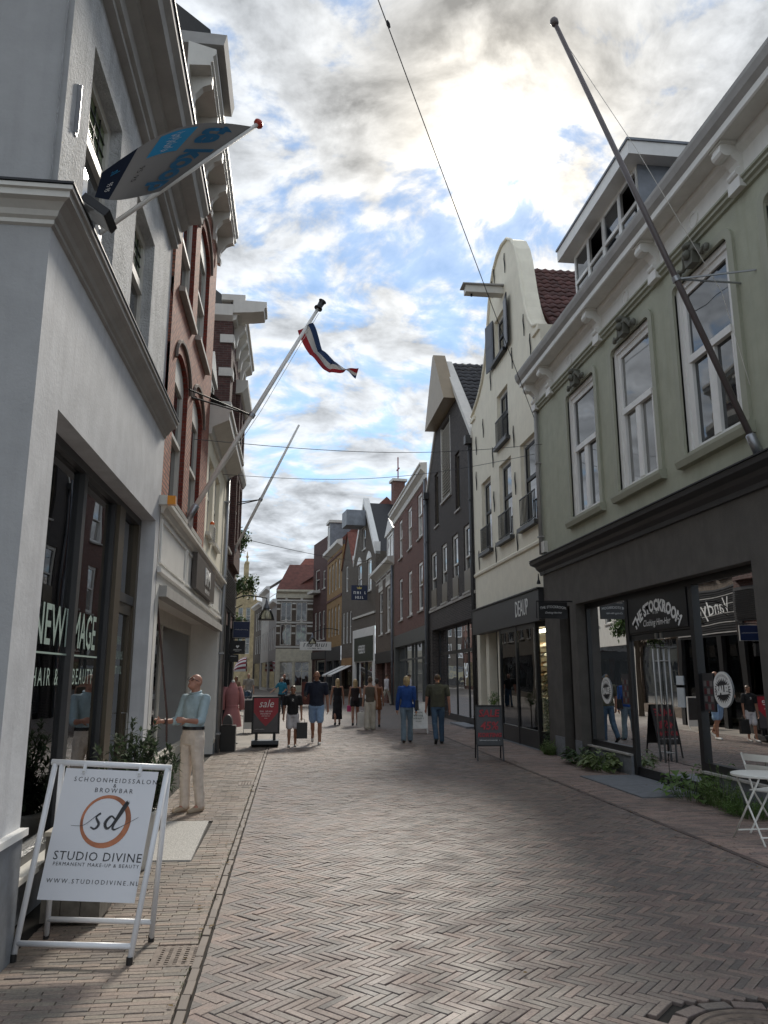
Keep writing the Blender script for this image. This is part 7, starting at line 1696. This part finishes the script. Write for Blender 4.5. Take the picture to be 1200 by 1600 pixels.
    for sg, (a, e, w) in zip((1, -1), AR):
        capsule(b, a, e, .030 * H * (.86 if fem else 1), .023 * H); capsule(b, e, w, .024 * H, .016 * H)
        d = (w - e).normalized(); sd = Vector((sg, 0, 0)); sd = (sd - d * sd.dot(d)); sd = sd.normalized() if sd.length > .2 else Vector((0, 0, 1)).cross(d).normalized(); fw = d.cross(sd) * sg
        pc = w + d * .026 * H; cr = sd.cross(d)
        capsule(b, w, w + d * .045 * H, .015 * H, .018 * H); ell(b, pc + d * .012 * H, .02 * H, .02 * H, .02 * H)
        if fingers:
            for k in range(4):
                o = cr * ((k - 1.5) * .0125 * H); l_ = (.036, .042, .040, .031)[k] * H; p0 = w + d * .052 * H + o; p1 = p0 + d * l_ * .55 - sd * .006 * H; p2 = p1 + (d * .6 - sd * .55).normalized() * l_ * .5
                capsule(b, p0, p1, .0058 * H, .0052 * H, 6); capsule(b, p1, p2, .0052 * H, .0042 * H, 6)
            th = w + d * .02 * H + cr * .018 * H; capsule(b, th, th + (d * .7 + cr * .5 - sd * .3).normalized() * .035 * H, .0068 * H, .005 * H, 6)
    body = link('body', remesh(b, vox, 2), SKIN[skin], t)
    # clothes
    def cloth(name, mb, m, wr=.010): return link(name, remesh(mb, vox, 6, wr, P[0] * 7 + H), m, t)
    if pants != 'dress':
        q = MB(); loft(q, [(C(hz - .035 * H), .086 * H * girth, .066 * H), (C(hz + .02 * H), (.099 if fem else .096) * H * girth, .073 * H), (C(hz + .085 * H), (.080 if fem else .090) * H * girth, .066 * H * girth)])
        for a, k, an in LG:
            if pants == 'long': capsule(q, a, k, .056 * H, .043 * H); capsule(q, k, an + Vector((0, 0, .004 * H)), .042 * H, .038 * H if not fem else .046 * H)
            elif pants == 'wide': capsule(q, a, k, .060 * H, .056 * H); capsule(q, k, an + Vector((0, 0, .01 * H)), .056 * H, .060 * H)
            elif pants == 'shorts': capsule(q, a, a + (k - a) * .78, .060 * H, .056 * H)
            else: capsule(q, a, a + (k - a) * .32, .058 * H, .058 * H)
        cloth('shorts' if 'short' in pants else 'trousers', q, bottom)
    q = MB(); ex = .009 * H
    low = .0 if pants == 'dress' else (.015 if not belt else .09)
    rr = [((0, tl(c[2]) , c[2]), rx + ex * 1.15, ry + ex * 1.3) for c, rx, ry in rings[1:7] if c[2] > hz + low * H - 1e-6]
    rr = [((0, tl(hz + low * H), hz + (low - .012) * H), rr[0][1] * 1.02, rr[0][2] * 1.03)] + rr
    if pants == 'dress':
        hem = skirt_hem * H; w0 = .105 * H; rr = [(C(hem), w0 * 1.08, .085 * H), (C(hem + (hz - hem) * .5), w0 * 1.0, .083 * H), (C(hz - .02 * H), .103 * H, .078 * H)] + rr[1:]
    if sleeve == 'none': rr = rr[:-1] + [((0, tl(hz + .29 * H), hz + .292 * H), W * .74, .046 * H)]
    else: rr.append((C(hz + .342 * H), .040 * H, .040 * H))
    loft(q, rr)
    for a, e, w in AR:
        if sleeve != 'none': capsule(q, Vector((a.x * .35, a.y, a.z - .012 * H)), a - Vector((a.x * .06, 0, .002 * H)), .046 * H, .040 * H)
        if sleeve == 'short': capsule(q, a, a + (e - a) * .66, .039 * H, .038 * H)
        elif sleeve == 'rolled': capsule(q, a, e, .039 * H, .033 * H); capsule(q, e, e + (w - e) * .22, .034 * H, .032 * H)
        elif sleeve == 'long': capsule(q, a, e, .039 * H, .035 * H); capsule(q, e, w - (w - e) * .02, .036 * H, .027 * H)
    tp = cloth('dress' if pants == 'dress' else 'shirt', q, top)
    if sleeve in ('rolled', 'short'): MB().path([Vector((.041 * H * math.cos(k * math.pi / 8), tl(hz + .345 * H) + .004 * H + .040 * H * math.sin(k * math.pi / 8), hz + (.345 - .010 * math.sin(k * math.pi / 8)) * H)) for k in range(17)], .0085 * H, 6).build('collar', top, t, smooth=True)
    if belt: q = MB(); loft(q, [(C(hz + .070 * H), .096 * H * girth, .073 * H), (C(hz + .094 * H), .094 * H * girth, .072 * H)], 20); link('belt', q.mesh('belt'), belt, t); 
    for a, k, an in LG:
        q = MB(); f0 = an + Vector((0, -.018 * H, -.020 * H)); dn = (an - k).normalized(); tw = max(-.6, min(.6, -dn.y * .9)); f1 = an + Vector((0, .095 * H, -.026 * H - tw * .05 * H))
        if an.z > .08 * H: f1 = an + Vector((0, .07 * H, -.075 * H))
        capsule(q, f0, f1, .026 * H, .021 * H); capsule(q, f0 + Vector((0, .01, .015)), f0 + (f1 - f0) * .4 + Vector((0, 0, .012)), .026 * H, .022 * H)
        me = remesh(q, vox * .8, 2)
        if an.z < .08 * H:
            for v in me.vertices: v.co.z = max(v.co.z, .004)
        link('shoe', me, shoes, t)
    if hair:
        q = MB(); ell(q, hd(0, -.018, .036), .084 * s, .100 * s, .088 * s, hr); 
        if hairlen != 'short':
            L2 = {'bob': .13, 'long': .30, 'bun': .04}[hairlen]
            capsule(q, hd(0, -.06, .0), hc + Vector((0, -.075 * s, -L2 * s)), .080 * s, .055 * s)
            if hairlen != 'bun':
                for sg in (-1, 1): capsule(q, hd(sg * .06, -.02, .01), hc + Vector((sg * .062 * s, -.03 * s, -L2 * .85 * s)), .040 * s, .028 * s)
            else: ell(q, hd(0, -.085, .075), .042 * s, .042 * s, .042 * s, hr)
        link('hair', remesh(q, vox, 2, .006), HAIRM[hair], t)
    if cap:
        q = MB(); ell(q, hd(0, -.012, .040), .086 * s, .104 * s, .082 * s, hr); capsule(q, hd(-.04, .10, .045), hd(.04, .10, .045), .03 * s, .03 * s); link('cap', remesh(q, vox, 2), cap, t)
    for sg in (-1, 1): q = MB(); ell(q, hd(sg * .032, .083, .008), .012 * s, .008 * s, .007 * s, hr, 8, 6); q.build('eye', M_KTXT, t, smooth=True)
    if glasses:
        for sg in (-1, 1): MB().path([hd(sg * .034 + .027 * math.cos(a), .098, .008 + .020 * math.sin(a)) for a in [2 * math.pi * k / 12 for k in range(13)]], .003, 5).build('glasses_rim', M_BLACK, t); MB().path([hd(sg * .06, .098, .012), hd(sg * .078, .0, .010)], .003, 5).build('temple', M_BLACK, t)
    return t, AR, hc, hz
rot = lambda v, rz: Matrix.Rotation(R(rz), 3, 'Z') @ v
def carry(name, label, cat, P, rz, pt, mb, m, group=None):
    o = mb.build(name, m, None, Vector((P[0], P[1], 0)) + rot(pt, rz), smooth=False); o.rotation_euler = (0, 0, R(rz)); return tag(o, label, cat, group)
M_DENIM = cl('denim', (.055, .10, .16)); M_LDEN = cl('light denim', (.16, .22, .27)); M_SNEAK = mat('white sneaker', (.6, .6, .58), .6); M_BSHOE = mat('black shoe', (.02, .02, .02), .5)
# man with the awning crank
P, rz = (-1.26, 10.75), 138
t, AR, hc, hz = person('bald man in glasses, light blue shirt and cream trousers winding an awning rod', P, rz, 1.73, 'ruddy', cl('light blue', (.36, .47, .52)), cl('cream', (.66, .58, .51)), mat('beige loafer', (.42, .33, .24), .8), None, legs=((2, -2), (-5, -7)), arms=((16, 8, 92, -34), (20, 8, 98, -38)), sleeve='rolled', pants='long', vox=.008, headp=24, belt=M_BLACK, glasses=True, lean=-2)
a = AR[0][2]; b_ = AR[1][2]; mid = (a + b_) / 2 + Vector((0, .10, 0))
w = AR[0]; MB().lathe(w[1] + (w[2] - w[1]) * .82, [(.034, -.018), (.037, 0), (.034, .018)], 12, ax=w[2] - w[1]).build('watch', M_BLACK, t)
rod = MB(); rod.path([mid + Vector((0, 0, -.25)), mid + Vector((.0, .02, .1)), mid + Vector((-.02, .30, 1.55))], .013, 7); o = rod.build('crank_rod', mat('dark brown rod', (.05, .02, .018), .4), None, (P[0], P[1], 0)); o.rotation_euler = (0, 0, R(rz)); tag(o, 'dark awning crank rod held by the bald man in glasses', 'rod')
# walkers coming towards the camera
P = (.66, 20.5); t, AR, hc, hz = person('bald man in navy polo and light blue shorts looking at his phone', P, 176, 1.82, 'tan', cl('navy', (.012, .017, .035)), cl('sky blue', (.25, .38, .58)), M_SNEAK, None, legs=((-16, -42), (8, 2)), arms=((8, 10, 88, -22), (-6, 8, 6, 4)), pants='shorts', vox=.010, headp=-22, girth=1.1)
carry('phone', 'dark phone in the hand of the man in navy polo', 'phone', P, 176, AR[0][2] + Vector((-.02, .09, .03)), MB().box(-.035, .035, -.01, .01, -.02, .12), M_BLACK)
P = (.06, 19.9); t, AR, hc, hz = person('boy in black tee and white shorts carrying a black bag', P, 180, 1.46, 'tan', cl('black tee', (.012, .012, .014)), cl('white shorts', (.58, .57, .60)), mat('grey trainer', (.30, .30, .30), .6), 'brown', legs=((8, 2), (-6, -10)), arms=((2, 9, 6, 3), (-3, 9, 8, 2)), pants='shorts', vox=.010, girth=1.02)
text('S', .08, lambda x, y, e: Vector((x * 1.6, .118, hz + .36 + y)), M_WTXT, t, name='shirt_print')
mb = MB(); mb.prof(-.13, .13, [(-.05, -.46), (.05, -.46), (.035, -.08), (-.035, -.08)]); mb.path([(-.07, 0, -.09), (-.05, 0, .0), (.05, 0, .0), (.07, 0, -.09)], .007, 5)
carry('shopping_bag', 'black carrier bag in the hand of the boy in black', 'bag', P, 180, AR[1][2] + Vector((-.02, .02, -.06)), mb, M_BLACK)
# walkers going away
P = (3.05, 20.85); t, AR, hc, hz = person('woman in cobalt blue sweater and light jeans walking away', P, -6, 1.70, 'fair', cl('cobalt', (.015, .065, .26)), M_LDEN, mat('brown sandal', (.05, .03, .025), .6), 'blonde', legs=((10, 4), (-8, -14)), arms=((-4, 9, 6, 4), (2, 10, 16, 4)), fem=True, sleeve='long', pants='long', vox=.010, hairlen='bob', girth=1.06)
mb = MB(); mb.prof(-.13, .13, [(-.05, -.22), (.05, -.22), (.04, .03), (-.04, .03)]); mb.path([(-.10, 0, .02), (-.06, .0, .40), (.06, 0, .40), (.10, 0, .02)], .009, 5)
carry('handbag', 'black shoulder bag of the woman in the cobalt sweater', 'bag', P, 84, rot(Vector((.26, -.04, 1.05)), -90), mb, M_BLACK)
P = (3.80, 20.4); person('man in olive shirt, jeans and blue cap walking away', P, -4, 1.74, 'ruddy', cl('olive', (.075, .075, .052)), M_DENIM, M_BSHOE, 'brown', legs=((6, 2), (-10, -34)), arms=((-6, 10, 2, 4), (8, 10, 14, 4)), pants='long', vox=.010, cap=cl('cap blue', (.035, .065, .11)), girth=1.16)
P = (2.55, 25.6); t, AR, hc, hz = person('woman in white trousers and sleeveless taupe top walking away', P, -8, 1.66, 'fair', cl('taupe', (.12, .10, .075)), cl('ecru', (.55, .51, .43)), mat('tan heel', (.3, .2, .12), .6), 'brown', legs=((6, 2), (-5, -10)), arms=((-2, 8, 4, 4), (4, 9, 12, 6)), fem=True, sleeve='none', pants='wide', vox=.011, hairlen='bun')
mb = MB(); mb.prof(-.15, .15, [(-.05, -.5), (.05, -.5), (.04, -.06), (-.04, -.06)]); mb.path([(-.07, 0, -.07), (-.04, 0, .0), (.04, 0, .0), (.07, 0, -.07)], .006, 5)
carry('paper_bag', 'white printed carrier bag beside the woman in white trousers', 'bag', P, -8, Vector((-.26, .0, .60)), mb, mat('white paper', (.62, .60, .55), .7))
P = (2.92, 27.0); person('woman in rust brown dress beside the woman in white trousers', P, -4, 1.60, 'tan', cl('rust', (.20, .075, .03)), None, M_BSHOE, 'dark', legs=((8, 2), (-8, -14)), arms=((0, 10, 10, 4), (30, 14, 120, -10)), fem=True, sleeve='none', pants='dress', skirt_hem=.36, vox=.011, hairlen='bun')
P = (1.66, 28.4); person('blonde woman in a long black dress walking away', P, 2, 1.60, 'tan', cl('black dress', (.010, .010, .014)), None, M_BSHOE, 'blonde', legs=((7, 2), (-7, -16)), arms=((-4, 9, 4, 4), (-2, 12, 8, 4)), fem=True, sleeve='none', pants='dress', skirt_hem=.12, vox=.011, hairlen='long')
P = (2.26, 28.0); t, AR, hc, hz = person('blonde woman in black playsuit with a pink bag walking away', P, -2, 1.58, 'tan', cl('black floral', (.02, .012, .014)), cl('black short', (.012, .011, .013)), M_BSHOE, 'blonde', legs=((7, 2), (-7, -14)), arms=((-2, 9, 6, 4), (2, 9, 14, 2)), fem=True, sleeve='none', pants='hot', vox=.011, hairlen='long')
mb = MB(); mb.prof(-.07, .07, [(-.04, -.26), (.04, -.26), (.03, -.05), (-.03, -.05)]); carry('pink_bag', 'small pink bag in the hand of the blonde woman in the playsuit', 'bag', P, -2, AR[1][2] + Vector((0, .02, -.06)), mb, mat('pink bag', (.5, .03, .16), .5))
mb = MB(); mb.prof(-.10, .10, [(-.05, -.3), (.05, -.3), (.04, 0), (-.04, 0)]); carry('black_bag', 'black bag at the hip of the blonde woman in the playsuit', 'bag', P, -2, Vector((.24, 0, .95)), mb, M_BLACK)
person('man in white shirt and pale trousers stepping into a doorway', (5.62, 46.6), -70, 1.80, 'fair', cl('white shirt', (.60, .58, .60)), cl('stone', (.40, .37, .31)), M_BSHOE, 'brown', legs=((22, 8), (-18, -40)), arms=((-10, 8, 10, 4), (12, 8, 30, 4)), sleeve='long', vox=.013, fingers=False)
person('man in grey tee and denim shorts far along the kerb', (-2.15, 41.0), 178, 1.80, 'fair', cl('grey tee', (.30, .29, .27)), M_DENIM, M_SNEAK, None, legs=((10, 2), (-8, -16)), arms=((0, 10, 8, 4), (4, 10, 12, 4)), pants='shorts', vox=.013, fingers=False)
person('woman in brown top beside the man in grey tee', (-2.75, 40.6), 172, 1.66, 'tan', cl('tan top', (.26, .17, .11)), M_DENIM, M_BSHOE, 'brown', legs=((10, 2), (-8, -18)), arms=((2, 10, 20, 4), (0, 10, 6, 4)), fem=True, pants='shorts', vox=.013, hairlen='bob', fingers=False)
person('grey-haired woman in turquoise top behind the boy', (-.42, 37.0), 160, 1.62, 'fair', cl('turquoise', (.03, .22, .34)), cl('dark slacks', (.03, .03, .04)), M_BSHOE, 'grey', legs=((4, 2), (-4, -6)), arms=((20, 30, 50, 40), (10, 12, 70, -20)), fem=True, pants='long', vox=.013, fingers=False)
person('bald man in black shirt behind the turquoise woman', (-.36, 43.0), 185, 1.78, 'ruddy', cl('black shirt', (.015, .015, .017)), M_DENIM, M_BSHOE, None, legs=((4, 2), (-4, -6)), arms=((4, 8, 8, 4), (4, 8, 8, 4)), pants='long', vox=.013, fingers=False)
# terrace furniture far down the street
for k, (x, y, lab) in enumerate(((.9, 45, 'dark red menu board standing far behind the navy polo man'), (1.55, 44, 'second dark red menu board further right of the first far away'))):
    t = thing('menu_board', lab.replace('further right of the first far away', 'closest to the grey shopfronts far away'), 'sign', (x, y, 0), 'menu boards on the far terrace'); MB().box(-.3, .3, -.03, .03, .1, 1.35).build('panel', mat('dark red board', (.12, .03, .022), .5), t)
    for dx in (-.27, .27): MB().box(dx - .02, dx + .02, -.15, .15, 0, .1).build('foot', M_BLACK, t)
bpy.data.scenes.remove(SCRATCH)
